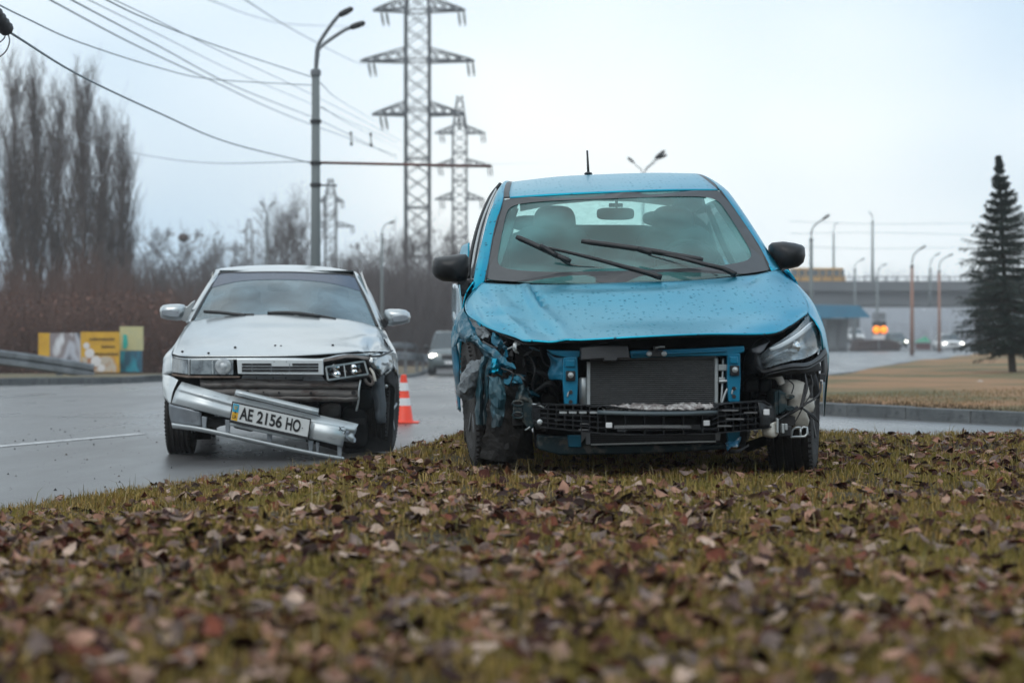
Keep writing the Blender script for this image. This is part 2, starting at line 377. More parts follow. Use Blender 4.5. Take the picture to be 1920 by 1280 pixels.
# direction so that the stone body lies on the lawn side
kerb_run('kerb', [tuple(p) for p in lawn_near if p[1] > 8], road_z, inner=1, maxn=22)
kerb_run('kerb', [tuple(p) for p in KLs if 14 < p[1] < 110], road_z, inner=1, maxn=110)
far_k = MB()
pf = [Vector((p[0], p[1], float(road_z(p[0], p[1])) + .06)) for p in lawn_far]
for i in range(len(pf) - 1): far_k.bar(pf[i], pf[i + 1], .15, .15)
tag(far_k.build('kerb', M['kerb']), kind='structure')
# far pavement on the other side of the wide road
pvA = [(20, 166), (40, 168), (70, 175), (120, 200)]; pvB = [(20, 178), (40, 180), (70, 190), (120, 215)]
ruled('pavement', pvA, pvB, 20, 4, lambda x, y: 0 * x + .12, M['conc_dark'])['kind'] = 'structure'

# ---- foreground mound
EDGE = [(-10, -3), (-7.0, 2), (-4.3, 5.9), (-2.75, 8.6), (-2.3, 9.9), (-1.75, 11.5), (-1.15, 13.0), (-.62, 13.9), (0.2, 14.5), (1.2, 14.5), (2.2, 14.35), (3.8, 14.15), (6.5, 13.0), (12, 9.5), (24, 1)]
EDs = np.array([(v.x, v.y) for v in spline([(x, y, 0) for x, y in EDGE], 6)])
def edge_dist(x, y):
    """signed distance to the mound's edge, positive inside"""
    x = np.asarray(x, float); y = np.asarray(y, float); P = np.stack([x, y], -1)[..., None, :]
    A = EDs[:-1]; Bq = EDs[1:]; AB = Bq - A; t = np.clip(((P - A) * AB).sum(-1) / (AB * AB).sum(-1), 0, 1)
    Q = A + AB * t[..., None]; D = P - Q; dd = np.linalg.norm(D, axis=-1); k = dd.argmin(-1)
    cr = AB[..., 0] * D[..., 1] - AB[..., 1] * D[..., 0]
    sg = -np.sign(np.take_along_axis(cr, k[..., None], -1)[..., 0]); return sg * np.take_along_axis(dd, k[..., None], -1)[..., 0]
def mound_z(x, y):
    x = np.asarray(x, float); y = np.asarray(y, float); d = edge_dist(x, y)
    bump = .018 * np.sin(x * 2.1 + 1) * np.sin(y * 1.7) + .012 * np.sin(x * 5.3 + y * 3.1) + .008 * np.sin(x * 11 - y * 7)
    wd_ = .95 + 1.9 * (1 - sstep(-1.3, -.35, x)); t_ = np.clip((d + .05) / wd_, 0, 1); return .165 * t_ * t_ * (3 - 2 * t_) + .10 * sstep(6.5, 2.6, y) * 1.0 + bump * sstep(0, .5, d) + .045 * np.exp(-(((x + .25) / .35) ** 2 + ((y - 13.5) / .5) ** 2)) - .02 * (d < .02)
ruled('grass_mound', EDs, [(-3, -3), (0, -3), (4, -3), (24, -3)], 150, 130, mound_z, M['soil'], 1.5)['kind'] = 'structure'

# ---- grass blades (nobody could count them)
def rnd_(n, a, b): return a + (b - a) * RNG.random(n)
def view_pts(n, y0, y1, margin=.35, power=1.0):
    y = y0 + (y1 - y0) * RNG.random(n) ** power; hw = y * 960 / FPX + margin; x = (RNG.random(n) * 2 - 1) * hw
    d = edge_dist(x, y); k = d > .01; return x[k], y[k], d[k]
def blades(name, x, y, z0, hmin, hmax, w, cols, jit=.02):
    n = len(x); a = RNG.random(n) * 6.283; lean = RNG.random(n) ** 1.3 * .9; h = hmin + (hmax - hmin) * RNG.random(n) ** 1.6
    la = RNG.random(n) * 6.283; dx = np.cos(la) * lean * h; dy = np.sin(la) * lean * h
    wx = np.cos(a) * w * .5; wy = np.sin(a) * w * .5
    b = np.stack([x, y, z0 - .006], -1); P = np.zeros((n, 5, 3))
    P[:, 0] = b - np.stack([wx, wy, 0 * x], -1); P[:, 1] = b + np.stack([wx, wy, 0 * x], -1)
    m = b + np.stack([dx * .35, dy * .35, h * .6], -1)
    P[:, 2] = m + np.stack([wx, wy, 0 * x], -1) * .8; P[:, 3] = m - np.stack([wx, wy, 0 * x], -1) * .8
    P[:, 4] = b + np.stack([dx, dy, h * (1 - lean * .35)], -1)
    i = np.arange(n)[:, None] * 5
    F = np.concatenate([i + np.array([[0, 1, 2]]), i + np.array([[0, 2, 3]]), i + np.array([[3, 2, 4]])])
    c = np.repeat(cols, 5, axis=0)
    return bulk(name, P.reshape(-1, 3), F, M['blade'], cols=c)
M['blade'] = attr_mat('grass_blade', .8, spec=.12); M['leafc'] = attr_mat('dry_leaf', .7, spec=.18)
def pick(pal, n, jit=.25):
    pal = np.array(pal); k = RNG.integers(0, len(pal), n); c = pal[k] * (1 + jit * (RNG.random((n, 1)) * 2 - 1)); return np.clip(c, .004, .9)
GP = [(0.351, 0.243, 0.09), (0.281, 0.198, 0.064), (0.217, 0.149, 0.033), (0.165, 0.128, 0.026), (0.26, 0.172, 0.05), (0.112, 0.093, 0.02), (0.312, 0.202, 0.079), (0.174, 0.09, 0.03), (0.191, 0.142, 0.028), (0.364, 0.254, 0.112)]
x, y, d = view_pts(520000, 3.0, 15.0)
patch_n = np.sin(x * 3.1 + 2 * np.sin(y * 1.9)) * np.sin(y * 2.3 + x) + .5 * np.sin(x * 9 + y * 6)
keep = RNG.random(len(x)) < np.clip(.62 + .35 * patch_n + .4 * (d < .6), .12, 1); x, y, d = x[keep], y[keep], d[keep]
gc = pick(GP, len(x)); gr = np.clip(patch_n[keep] * .5 + .2, 0, .8)[:, None]; gc = gc * (1 - gr * .5) + np.array([[.15, .155, .035]]) * gr * .5
tall = 1 + .5 * (d < .35)
tag(blades('grass', x, y, mound_z(x, y), .012, .062, .0042, gc), kind='stuff')
x, y, d = view_pts(9000, 3.0, 15.0); k = (RNG.random(len(x)) < .35) | (d < .35); x, y = x[k], y[k]
tag(blades('tall_grass', x, y, mound_z(x, y), .05, .13, .0036, pick([(.22, .17, .08), (.15, .14, .05), (.30, .24, .13)], len(x))), kind='stuff')

# ---- fallen leaves: six shapes of curled leaf
def leaf_shape(seed):
    r = random.Random(seed); L = 1.0; rows = []; curl = r.uniform(.5, 1.9) * r.choice((-1, 1)); fold = r.uniform(-.7, .9); tw = r.uniform(-.8, .8)
    prof = [.04, .27, .36, .30, .17, .02]
    for i, wd_ in enumerate(prof):
        t = i / 5; rowp = []
        for j in (-1, -.5, 0, .5, 1):
            wv = wd_ * (1 + r.uniform(-.12, .12)) * j
            z = abs(j) * wd_ * fold + r.uniform(-.03, .03); px = wv
            a = curl * (t - .5); R_ = 1 / max(abs(curl), .2)
            yy = math.sin(a) * R_ * (1 if curl > 0 else -1) * (1 if curl > 0 else 1); yy = (t - .5) * (1 - .12 * abs(curl)); zz = (1 - math.cos(a)) * R_ * .6 * (1 if curl > 0 else -.6)
            c, s_ = math.cos(tw * (t - .5)), math.sin(tw * (t - .5))
            rowp.append((px * c - z * s_, yy, zz + px * s_ + z * c))
        rows.append(rowp)
    V = np.array(rows).reshape(-1, 3); V[:, 2] -= V[:, 2].min()
    F = np.array([(i * 5 + j, i * 5 + j + 1, (i + 1) * 5 + j + 1, (i + 1) * 5 + j) for i in range(5) for j in range(4)])
    return V, F
LS = [leaf_shape(s) for s in range(14)]
PAL = [(0.04, 0.011, 0.007), (0.057, 0.013, 0.007), (0.03, 0.009, 0.007), (0.074, 0.021, 0.009), (0.202, 0.1, 0.067), (0.275, 0.152, 0.108), (0.13, 0.085, 0.072), (0.17, 0.125, 0.11), (0.122, 0.034, 0.019), (0.022, 0.009, 0.007), (0.178, 0.077, 0.041), (0.33, 0.24, 0.19), (0.27, 0.17, 0.125), (0.15, 0.085, 0.06)]
def rot_stack(yaw, pit, rol):
    cy, sy, cp, sp, cr_, sr = np.cos(yaw), np.sin(yaw), np.cos(pit), np.sin(pit), np.cos(rol), np.sin(rol)
    R = np.zeros((len(yaw), 3, 3)); R[:, 0, 0] = cy * cr_ - sy * sp * sr; R[:, 0, 1] = -sy * cp; R[:, 0, 2] = cy * sr + sy * sp * cr_
    R[:, 1, 0] = sy * cr_ + cy * sp * sr; R[:, 1, 1] = cy * cp; R[:, 1, 2] = sy * sr - cy * sp * cr_
    R[:, 2, 0] = -cp * sr; R[:, 2, 1] = sp; R[:, 2, 2] = cp * cr_; return R
nL = 32000
x, y, d = view_pts(nL, 2.9, 14.8, power=.8)
pn = .5 + .5 * np.sin(x * 1.7 + 1.3 * np.sin(y * 1.1)) * np.sin(y * 1.9 + x * .6)
keep = RNG.random(len(x)) < np.clip(np.maximum(.12 + .88 * pn ** 1.3, np.interp(y, [3.5, 6, 9], [.62, .34, .12])) * np.interp(y, [3, 6, 9, 12, 15], [1, .9, .62, .45, .4]) * np.interp(d, [0, .5, 1.2], [.25, .7, 1]), 0, 1)
x, y = x[keep], y[keep]; n = len(x); o_ = np.argsort(y); x, y = x[o_], y[o_]
hw = y * 960 / FPX; vis = (np.abs(x) < hw) & (y > 3.75)
ids = np.where(vis)[0][:300]; msk = np.ones(n, bool); msk[ids] = False
yaw = RNG.random(n) * 6.283; pit = RNG.normal(0, .40, n); rol = RNG.normal(0, .40, n); size = .025 + .051 * RNG.random(n) ** 1.15
zz = mound_z(x, y) + .012 + .022 * RNG.random(n); shp = RNG.integers(0, len(LS), n); pc = RNG.integers(0, len(PAL), n)
R = rot_stack(yaw, pit, rol)
Vs, Fs, Cs, off = [], [], [], 0
for s in range(len(LS)):
    k = np.where(msk & (shp == s))[0]; V, F = LS[s]
    P = np.einsum('nij,vj->nvi', R[k], V) * size[k][:, None, None] + np.stack([x[k], y[k], zz[k]], -1)[:, None]
    Vs.append(P.reshape(-1, 3)); Fs.append((F[None] + (np.arange(len(k)) * len(V))[:, None, None] + off).reshape(-1, 4)); off += len(k) * len(V)
    c = np.array(PAL)[pc[k]] * (1 + .3 * (RNG.random((len(k), 1)) * 2 - 1)); cc = np.repeat(c, len(V), 0) * (1 + .30 * (RNG.random((len(k) * len(V), 1)) * 2 - 1)); Cs.append(cc)
lo = bulk('leaf_litter', np.concatenate(Vs), np.concatenate(Fs), M['leafc'], cols=np.clip(np.concatenate(Cs), .003, .9), smooth=True); tag(lo, kind='stuff')
KN = ['dark brown', 'reddish brown', 'blackish brown', 'rust brown', 'pale tan', 'pale pinkish', 'dull mauve', 'dull brown', 'chestnut brown', 'nearly black', 'ochre brown', 'pale beige', 'light tan', 'warm brown']
lmesh = {}
for i in ids:
    key = (int(shp[i]) % 6, int(pc[i]))
    if key not in lmesh:
        V, F = LS[key[0]]; me = bpy.data.meshes.new('fallen_leaf'); me.from_pydata([tuple(v) for v in V], [], [tuple(int(q) for q in f) for f in F])
        at = me.color_attributes.new('col', 'FLOAT_COLOR', 'POINT'); c = np.ones((len(V), 4), dtype=np.float32); c[:, :3] = np.array(PAL[key[1]]) * (.85 + .3 * RNG.random((len(V), 1))); at.data.foreach_set('color', c.ravel())
        me.materials.append(M['leafc']); me.polygons.foreach_set('use_smooth', [True] * len(F)); lmesh[key] = me
    o = bpy.data.objects.new('fallen_leaf', lmesh[key]); COL.objects.link(o); o.location = (x[i], y[i], zz[i]); o.scale = (size[i],) * 3
    o.rotation_euler = (pit[i], rol[i], yaw[i])
    tag(o, f'{KN[key[1]]} curled dry leaf lying in the blurred near grass', 'leaf', f'{KN[key[1]]} fallen leaves in the near grass')
# grit, glass crumbs and pebbles on the asphalt round the cars
n = 900; gx = rnd_(n, -4.2, 1.8); gy = rnd_(n, 9.5, 22); k = edge_dist(gx, gy) < -.05; gx, gy = gx[k], gy[k]; n = len(gx)
tv = np.array([(1, 0, 0), (-.5, .87, 0), (-.5, -.87, 0), (0, 0, 1.1)]); gs = (.003 + .009 * RNG.random(n) ** 3); ga = RNG.random(n) * 6.28
V = tv[None] * gs[:, None, None]; V = np.stack([V[..., 0] * np.cos(ga)[:, None] - V[..., 1] * np.sin(ga)[:, None] + gx[:, None], V[..., 0] * np.sin(ga)[:, None] + V[..., 1] * np.cos(ga)[:, None] + gy[:, None], V[..., 2] + .001], -1).reshape(-1, 3)
F = (np.array([[0, 1, 3], [1, 2, 3], [2, 0, 3]])[None] + (np.arange(n) * 4)[:, None, None]).reshape(-1, 3)
tag(bulk('road_grit', V, F, M['leafc'], cols=np.repeat(pick([(.03, .03, .03), (.02, .02, .022), (.2, .2, .2), (.06, .04, .03)], n), 4, 0)), kind='stuff')
# sparse tufts on the lawn's kerb edge
n = 26000; t = RNG.random(n); ix = t * (len(lawn_near) - 1); i0 = ix.astype(int).clip(0, len(lawn_near) - 2); P0 = lawn_near[i0] + (lawn_near[i0 + 1] - lawn_near[i0]) * (ix - i0)[:, None]
P0 = P0 + np.array([[.86, .5]]) * (.14 + RNG.random(n) ** 2 * 6)[:, None]
tag(blades('lawn_grass', P0[:, 0], P0[:, 1], lawn_z(P0[:, 0], P0[:, 1]), .015, .06, .006, np.where((np.abs(P0[:, 0] - (lawn_near[i0] + (lawn_near[i0 + 1] - lawn_near[i0]) * (ix - i0)[:, None])[:, 0]) < .75)[:, None], pick([(.075, .05, .03), (.10, .075, .035), (.05, .035, .025)], n), pick([(.32, .19, .10), (.24, .15, .07), (.15, .12, .05), (.12, .08, .04)], n))), kind='stuff')
# ================================================================ poles, pylons, wires
def P3(n, S): return np.zeros((n, S + 1, 3))
def tubes(name, P, R, mat, sides=3, parent=None, cols=None):
    """many tapered polylines in one fast mesh. P (n,S+1,3), R (n,S+1)"""
    n, S1, _ = P.shape; T = np.gradient(P, axis=1); T /= np.linalg.norm(T, axis=2, keepdims=True) + 1e-9
    up = np.where(np.abs(T[..., 2:3]) > .9, np.array([[[1., 0, 0]]]), np.array([[[0, 0, 1.]]]))
    U = np.cross(T, up); U /= np.linalg.norm(U, axis=2, keepdims=True) + 1e-9; Vv = np.cross(T, U)
    a = np.arange(sides) * 2 * np.pi / sides
    X = P[:, :, None] + (U[:, :, None] * np.cos(a)[None, None, :, None] + Vv[:, :, None] * np.sin(a)[None, None, :, None]) * R[:, :, None, None]
    V = X.reshape(-1, 3); b = (np.arange(n) * S1 * sides)[:, None, None] + (np.arange(S1 - 1) * sides)[None, :, None]
    k = np.arange(sides)[None, None]; k2 = (k + 1) % sides
    F = np.stack([b + k, b + k2, b + sides + k2, b + sides + k], -1).reshape(-1, 4)
    return bulk(name, V, F, mat, parent=parent, smooth=True)

def pylon(d, px, base_y, arms, peak_y, wpx, label, base_wpx=None, thick=.2, peak_half=None, ins=True, inner=.0, tilt=0, npan=None):
    s = FPX / d; X = (px - 960) / s; zt = lambda py: CAMZ + (640 - py) / s
    H = zt(peak_y); hw = wpx / s / 2; bw = (base_wpx or wpx) / s / 2; z0 = -.5
    root = empty('pylon', (X, d, z0), rad(tilt), label, 'pylon', 'pylons of the overhead line'); H -= z0
    top_arm = zt(arms[0][0]) - z0
    def half(z):
        if z > top_arm + .5: return hw * (1 - (z - top_arm - .5) / (H - top_arm) * .75)
        return bw + (hw - bw) * min(1, z / (top_arm * .55))
    n = npan or max(8, int(H / (hw * 1.35))); zs = [H * i / n for i in range(n + 1)]
    leg = MB(); br = MB()
    for i in range(n):
        a, b = zs[i], zs[i + 1]; ha, hb = half(a), half(b)
        for sx in (-1, 1):
            for sy in (-1, 1):
                leg.bar((sx * ha, sy * ha, a), (sx * hb, sy * hb, b), thick)
        for sy in (-1, 1):
            br.bar((-ha, sy * ha, a), (hb, sy * hb, b), thick * .3); br.bar((ha, sy * ha, a), (-hb, sy * hb, b), thick * .3)
            br.bar((sy * ha, -ha, a), (sy * hb, hb, b), thick * .3); br.bar((sy * ha, ha, a), (sy * hb, -hb, b), thick * .3)
            if i % 3 == 0: br.bar((-ha, sy * ha, a), (ha, sy * ha, a), thick * .5)
    leg.build('mast', M['lattice'], root, fix=False); br.build('bracing', M['lattice'], root, fix=False)
    for (py, l, r) in arms:
        z = zt(py) - z0; h = half(z); up = z + hw * 1.05; mb = MB()
        xl = -(px - l) / s; xr = (r - px) / s
        for xe in (xl, xr):
            mb = MB()
            sg = 1 if xe > 0 else -1
            for sy in (-1, 1):
                mb.bar((sg * h, sy * h, z), (xe, sy * .12, z), thick * .8); mb.bar((sg * h, sy * h, up), (xe - sg * .3, sy * .12, z + .2), thick * .5)
                m = 4
                for k in range(m):
                    t0, t1 = k / m, (k + 1) / m
                    A = lambda t: Vector((sg * h + (xe - sg * h) * t, sy * (h + (.12 - h) * t), z)); B = lambda t: Vector((sg * h + (xe - sg * h) * t, sy * (h + (.12 - h) * t), up + (z + .15 - up) * t))
                    mb.bar(A(t0), B(t1), thick * .3); mb.bar(B(t0), A(t1), thick * .3)
            mb.build('crossarm', M['lattice'], root, fix=False)
        if ins:
            for xe in (xl, xr):
                sg = 1 if xe > 0 else -1; drop = 30 / 19.14
                for off, lean in ((.45, .25), (.95, .45)):
                    q = MB(); a = Vector((xe - sg * off + .3, 0, z)); b = a + Vector((.28 if xe < 0 else .18, 0, -drop)); q.tube([a, a * .7 + b * .3, a * .3 + b * .7, b], [.05, .13, .13, .05], 6)
                    q.build('insulator', M['lattice'], root, fix=False)
    return root
pylon(195, 783, 640, [(20, 700, 872), (115, 676, 889), (215, 698, 872)], -70, 44, 'tall dark lattice power pylon nearest, left of the blue car', thick=.25)
pylon(300, 862, 640, [(250, 815, 910), (312, 812, 923), (374, 815, 908)], 180, 26, 'second lattice power pylon just right of the tallest one', thick=.25)
pylon(400, 620, 640, [(378, 598, 645), (425, 582, 664)], 335, 20, 'pale distant lattice pylon beside the tall street lamp post', base_wpx=50, thick=.30)
pylon(620, 467, 640, [(436, 450, 484)], 410, 12, 'tiny hazy lattice pylon above the far trees on the left', base_wpx=26, thick=.3, ins=False)

def lamp(d, px, base_y, top_y, arms, r_px, label, mat='pole', extra=None, sleeve=None, zb=None, group='street lamps'):
    """arms: list of [(px,py) path..., head tip]"""
    s = FPX / d; X = (px - 960) / s; z0 = CAMZ + (640 - base_y) / s if zb is None else zb
    root = empty('street_lamp', (X, d, z0), 0, label, 'street lamp', group); iv = Vector((X, d, z0))
    zt = CAMZ + (640 - top_y) / s - z0; r = r_px / s / 2
    mb = MB(); mb.tube([(0, 0, 0), (0, 0, zt * .5), (0, 0, zt)], [r * 1.25, r * 1.05, r * .85], 12); mb.build('pole', M[mat], root, smooth=True)
    mb = MB(); mb.lathe([(r * 1.15, zt - r * 1.4), (r * 1.15, zt - r * .2)], (0, 0, 0), 'z', 10); mb.build('collar', M['steel'], root)
    for k, path in enumerate(arms):
        pts = [W(a, b, d) - iv for a, b in path[:-1]]; dy = (.25 if k else -.2) * (len(arms) > 1)
        pts = [Vector((0, 0, zt - .1))] + [p + Vector((0, dy * (i + 1) / len(pts), 0)) for i, p in enumerate(pts)]
        mb = MB(); mb.tube(spline(pts, 4), r * .42, 7); am = mb.build('arm', M['steel'], root, smooth=True)
        a = pts[-1]; b = W(*path[-1], d) - iv + Vector((0, dy, 0)); L = (b - a).length; dr = (b - a).normalized()
        q = MB(); wv = max(.09, L * .26); sd = dr.cross(Vector((0, 1, 0))).normalized()
        ring = [a, a + dr * L * .12, a + dr * L * .5, a + dr * L * .88, b]
        q.tube(ring, [r * .4, wv * .55, wv * .62, wv * .5, wv * .15], 8); q.build('lamp_head', M['black'], root, smooth=True)
    if extra: extra(root, iv, s, r)
    return root
def main_extra(root, iv, s, r):
    mb = MB(); mb.tube([W(596, 305, 34) - iv, W(921, 312, 34) - iv], .024, 8); mb.build('crossbar', M['rust'], root, smooth=True)
    mb = MB(); mb.bar(W(584, 347, 34) - iv, W(632, 348, 34) - iv, .03); mb.build('bracket', M['steel'], root)
    for y in (228, 306, 347):
        mb = MB(); z = (W(592, y, 34) - iv).z; mb.lathe([(r * 1.25, z - .03), (r * 1.25, z + .03)], (0, 0, 0), 'z', 14); mb.build('clamp', M['black'], root)
lamp(34, 592, 715, 130, [[(594, 105), (599, 84), (622, 50), (637, 33), (664, 19)], [(595, 105), (600, 86), (640, 56), (654, 48), (683, 38)]], 17, 'tall street lamp post with two lamp heads and a long rusty crossbar', extra=main_extra, zb=0)
lamp(95, 716, 690, 438, [[(717, 430), (724, 420), (729, 419), (740, 414)]], 5, 'small street lamp in front of the bare trees between the two wrecks', zb=-.5)
lamp(150, 500, 660, 408, [[(499, 398), (494, 386), (488, 377)], [(501, 398), (506, 386), (514, 377)]], 5, 'thin street lamp with a V of two arms above the silver car', zb=-.5)
lamp(170, 402, 655, 446, [[(402, 441), (405, 438), (412, 435)]], 3, 'faint far street lamp left of the V-armed one', zb=-.5)
lamp(75, 1206, 655, 335, [[(1202, 318), (1195, 313), (1188, 306), (1176, 296)], [(1210, 318), (1220, 308), (1229, 297), (1248, 281)], [(1211, 319), (1228, 304), (1236, 296), (1252, 289)]], 5, 'street lamp whose three heads rise just above the blue roof', zb=0)
lamp(90, 1521, 665, 447, [[(1522, 432), (1530, 420), (1542, 412), (1556, 402)]], 7, 'street lamp rising beside the black mirror of the blue car', zb=0)
lamp(120, 1710, 657, 497, [[(1711, 485), (1716, 474), (1726, 467), (1736, 460)]], 6.5, 'orange-brown street lamp pole with grey top in front of the bridge', 'orange_pole', zb=0)
lamp(150, 1761, 655, 507, [[(1762, 494), (1768, 486), (1778, 480), (1788, 476)]], 5.5, 'orange-brown street lamp pole left of the spruce', 'orange_pole', zb=0)
lamp(240, 1744, 577, 503, [[(1745, 492), (1750, 483), (1755, 478), (1763, 474)]], 4.5, 'grey street lamp between the two orange-brown poles', zb=5.0)
lamp(200, 1603, 655, 503, [[(1604, 496), (1609, 490), (1614, 488), (1622, 484)]], 4, 'thin grey street lamp above the blue shelter roof', zb=0)
lamp(190, 1645, 655, 520, [[(1646, 508), (1652, 500), (1656, 497), (1664, 494)]], 4.5, 'thin grey street lamp above the route sign', zb=0)
lamp(262, 1563, 530, 440, [[(1563, 430), (1565, 422), (1567, 420), (1572, 417)]], 4, 'street lamp standing on the bridge behind the yellow bus', zb=8.4)
lamp(255, 1636, 530, 415, [[(1636, 408), (1634, 402), (1633, 400), (1628, 397)]], 4.5, 'tall lamp on the bridge right of the yellow bus', zb=8.2)
lamp(130, 1910, 655, 440, [[(1910, 430), (1912, 422), (1915, 416), (1922, 409)]], 3.5, 'street lamp partly behind the spruce at the right edge', zb=0)

def wire(pts, r, label, w0=None, mat='wire', group='overhead wires', end_post=False):
    """pts: (px,py,d)"""
    q = MB(); q.tube(spline([W(*p) for p in pts], 5), r * .72, 5); o = q.build('power_line', M[mat], smooth=True, fix=False)
    return tag(o, label, 'power line', group)
wire([(20, 62, 14), (150, 142, 17), (300, 213, 21), (430, 268, 27), (583, 306, 34)], .013, 'thick double cable from the dark insulator at the top left to the lamp post')
wire([(-5, 8, 15), (50, 35, 17), (150, 80, 20), (300, 128, 25), (400, 149, 30), (585, 160, 34)], .010, 'cable sagging flat from the left edge above the poplars to the post')
wire([(88, -3, 22), (250, 83, 28), (400, 153, 36), (500, 200, 44), (600, 240, 54), (745, 292, 75)], .014, 'lowest of the long wires running from the top left past the post')
wire([(128, -3, 22), (300, 88, 30), (440, 162, 40), (590, 222, 54), (660, 255, 62), (745, 298, 76)], .014, 'second long wire running from the top left past the post')
wire([(160, -3, 26), (300, 66, 34), (440, 135, 46), (590, 198, 60), (745, 268, 84)], .010, 'faint thin wire between the long wires at the top left')
wire([(193, -3, 20), (275, 36, 23), (400, 84, 28), (585, 145, 34)], .012, 'cable from the top edge down to the lamp post below its collar')
wire([(208, -3, 21), (290, 36, 24), (420, 100, 30), (590, 180, 42), (760, 268, 70)], .008, 'thin wire close below the cable that reaches the post')
wire([(385, -3, 60), (480, 32, 90), (560, 47, 110), (690, 50, 190)], .022, 'faint high wire sloping to the top arm of the big pylon')
wire([(455, -3, 50), (560, 62, 75), (670, 118, 120), (700, 122, 190)], .022, 'wire sloping from the top edge to the middle arm of the big pylon')
wire([(108, 255, 60), (240, 285, 50), (380, 305, 42), (580, 303, 34)], .011, 'cable hanging in front of the poplars to the lamp post')
wire([(600, 155, 34), (640, 190, 60), (700, 225, 120), (720, 235, 190)], .012, 'wire going on from the post to the low arm of the pylon')
wire([(585, 306, 34), (700, 308, 60), (870, 308, 110), (1010, 306, 200)], .012, 'wire going on from the post along the rusty crossbar')
wire([(602, 200, 34), (660, 235, 60), (740, 275, 120), (800, 300, 200)], .010, 'thin wire falling behind the pylon from the post')
wire([(1480, 415, 230), (1640, 420, 260), (1840, 418, 270)], .035, 'upper faint wire over the bridge')
wire([(1480, 438, 230), (1640, 436, 260), (1840, 441, 270)], .035, 'middle faint wire over the bridge')
wire([(1480, 462, 230), (1640, 466, 260), (1840, 463, 270)], .035, 'lower faint wire over the bridge')
for px, y0, y1, lab in ((658, 250, 270, 'left'), (695, 252, 272, 'right')):
    q = MB(); a, b = W(px, y0, 64), W(px + 1, y1, 64); q.tube([a, b], .022, 6); q.ellipsoid(a, (.05, .05, .06), 8, 5); q.ellipsoid(b, (.05, .05, .07), 8, 5)
    tag(q.build('wire_spacer', M['black'], smooth=True), f'{lab} of the two dark wire spacers between post and pylon', 'spacer', 'wire spacers')
q = MB(); a, b = W(-12, 22, 13.6), W(14, 58, 14); pts = [a.lerp(b, t / 8) for t in range(9)]; q.tube(pts, [.03, .055, .03, .055, .03, .055, .03, .055, .02], 10)
q.tube(spline([W(14, 60, 14), W(18, 78, 14), W(10, 98, 14), W(-8, 112, 14)], 4), .005, 5); q.tube(spline([W(10, 58, 14), W(8, 72, 14), W(-6, 84, 14)], 4), .005, 5)
tag(q.build('insulator', M['black'], smooth=True), 'dark ribbed insulator with loose wires at the top left corner', 'insulator')

M['farb'] = pm('hazed_bark', (.40, .43, .48), (.52, .55, .6), .4, .95)  # pale blue of distance haze is put into the bark colour
# ================================================================ trees
def rnd(n, a, b): return a + (b - a) * RNG.random(n)
def poly3(p0, dr, ln, up, S, jit):
    """polylines from p0 along dr, bent upward by up"""
    n = len(p0); t = np.linspace(0, 1, S + 1)[None, :, None]
    P = p0[:, None] + dr[:, None] * ln[:, None, None] * t; P[..., 2] += (up * ln)[:, None] * t[..., 0] ** 2
    P += np.cumsum(RNG.normal(0, 1, (n, S + 1, 3)) * (t > 0), axis=1) * (jit * ln)[:, None, None]; return P
def along(P, R, k, t):
    S = P.shape[1] - 1; f = t * S; i = np.minimum(f.astype(int), S - 1); w = (f - i)[:, None]
    return P[k, i] * (1 - w) + P[k, i + 1] * w, R[k, i] * (1 - w[:, 0]) + R[k, i + 1] * w[:, 0]
def poplar_mesh(H, spread=.13, n1=70, n2=12, lean=0):
    t = np.linspace(0, 1, 11); TP = np.zeros((1, 11, 3)); TP[0, :, 2] = t * H; TP[0, :, 0] = np.cumsum(RNG.normal(0, .006 * H, 11)) * .5 + lean * t * H; TR = (.013 * H * (1 - t * .93))[None]
    tt = np.sort(rnd(n1, .1, .97)); p, r = along(TP, TR, np.zeros(n1, int), tt); a = rnd(n1, 0, 6.283); sl = rnd(n1, .16, .38)
    dr = np.stack([np.cos(a) * sl, np.sin(a) * sl, np.ones(n1)], -1); ln = H * (.34 * (1 - tt * .72)) * rnd(n1, .7, 1.2) * (spread / .13)
    A = poly3(p, dr, ln, .18, 6, .016); AR = np.linspace(1, .18, 7)[None] * (r * .48)[:, None]
    n = n1 * n2; k = np.repeat(np.arange(n1), n2); t2 = rnd(n, .1, 1); p, r = along(A, AR, k, t2); a = rnd(n, 0, 6.283); sl = rnd(n, .15, .6)
    dr = np.stack([np.cos(a) * sl, np.sin(a) * sl, np.ones(n)], -1); ln2 = ln[k] * rnd(n, .18, .5)
    B = poly3(p, dr, ln2, .25, 4, .03); BR = np.linspace(1, .3, 5)[None] * np.maximum(.0085, r * .5)[:, None]
    n3 = n * 3; k = np.repeat(np.arange(n), 3); p, r = along(B, BR, k, rnd(n3, .2, 1)); a = rnd(n3, 0, 6.283); sl = rnd(n3, .2, .9)
    dr = np.stack([np.cos(a) * sl, np.sin(a) * sl, np.ones(n3)], -1); C = poly3(p, dr, ln2[k] * rnd(n3, .3, .7), .2, 2, .03); CR = np.tile(np.array([[.010, .008, .005]]), (n3, 1))
    return (TP, TR), (A, AR), (B, BR), (C, CR)
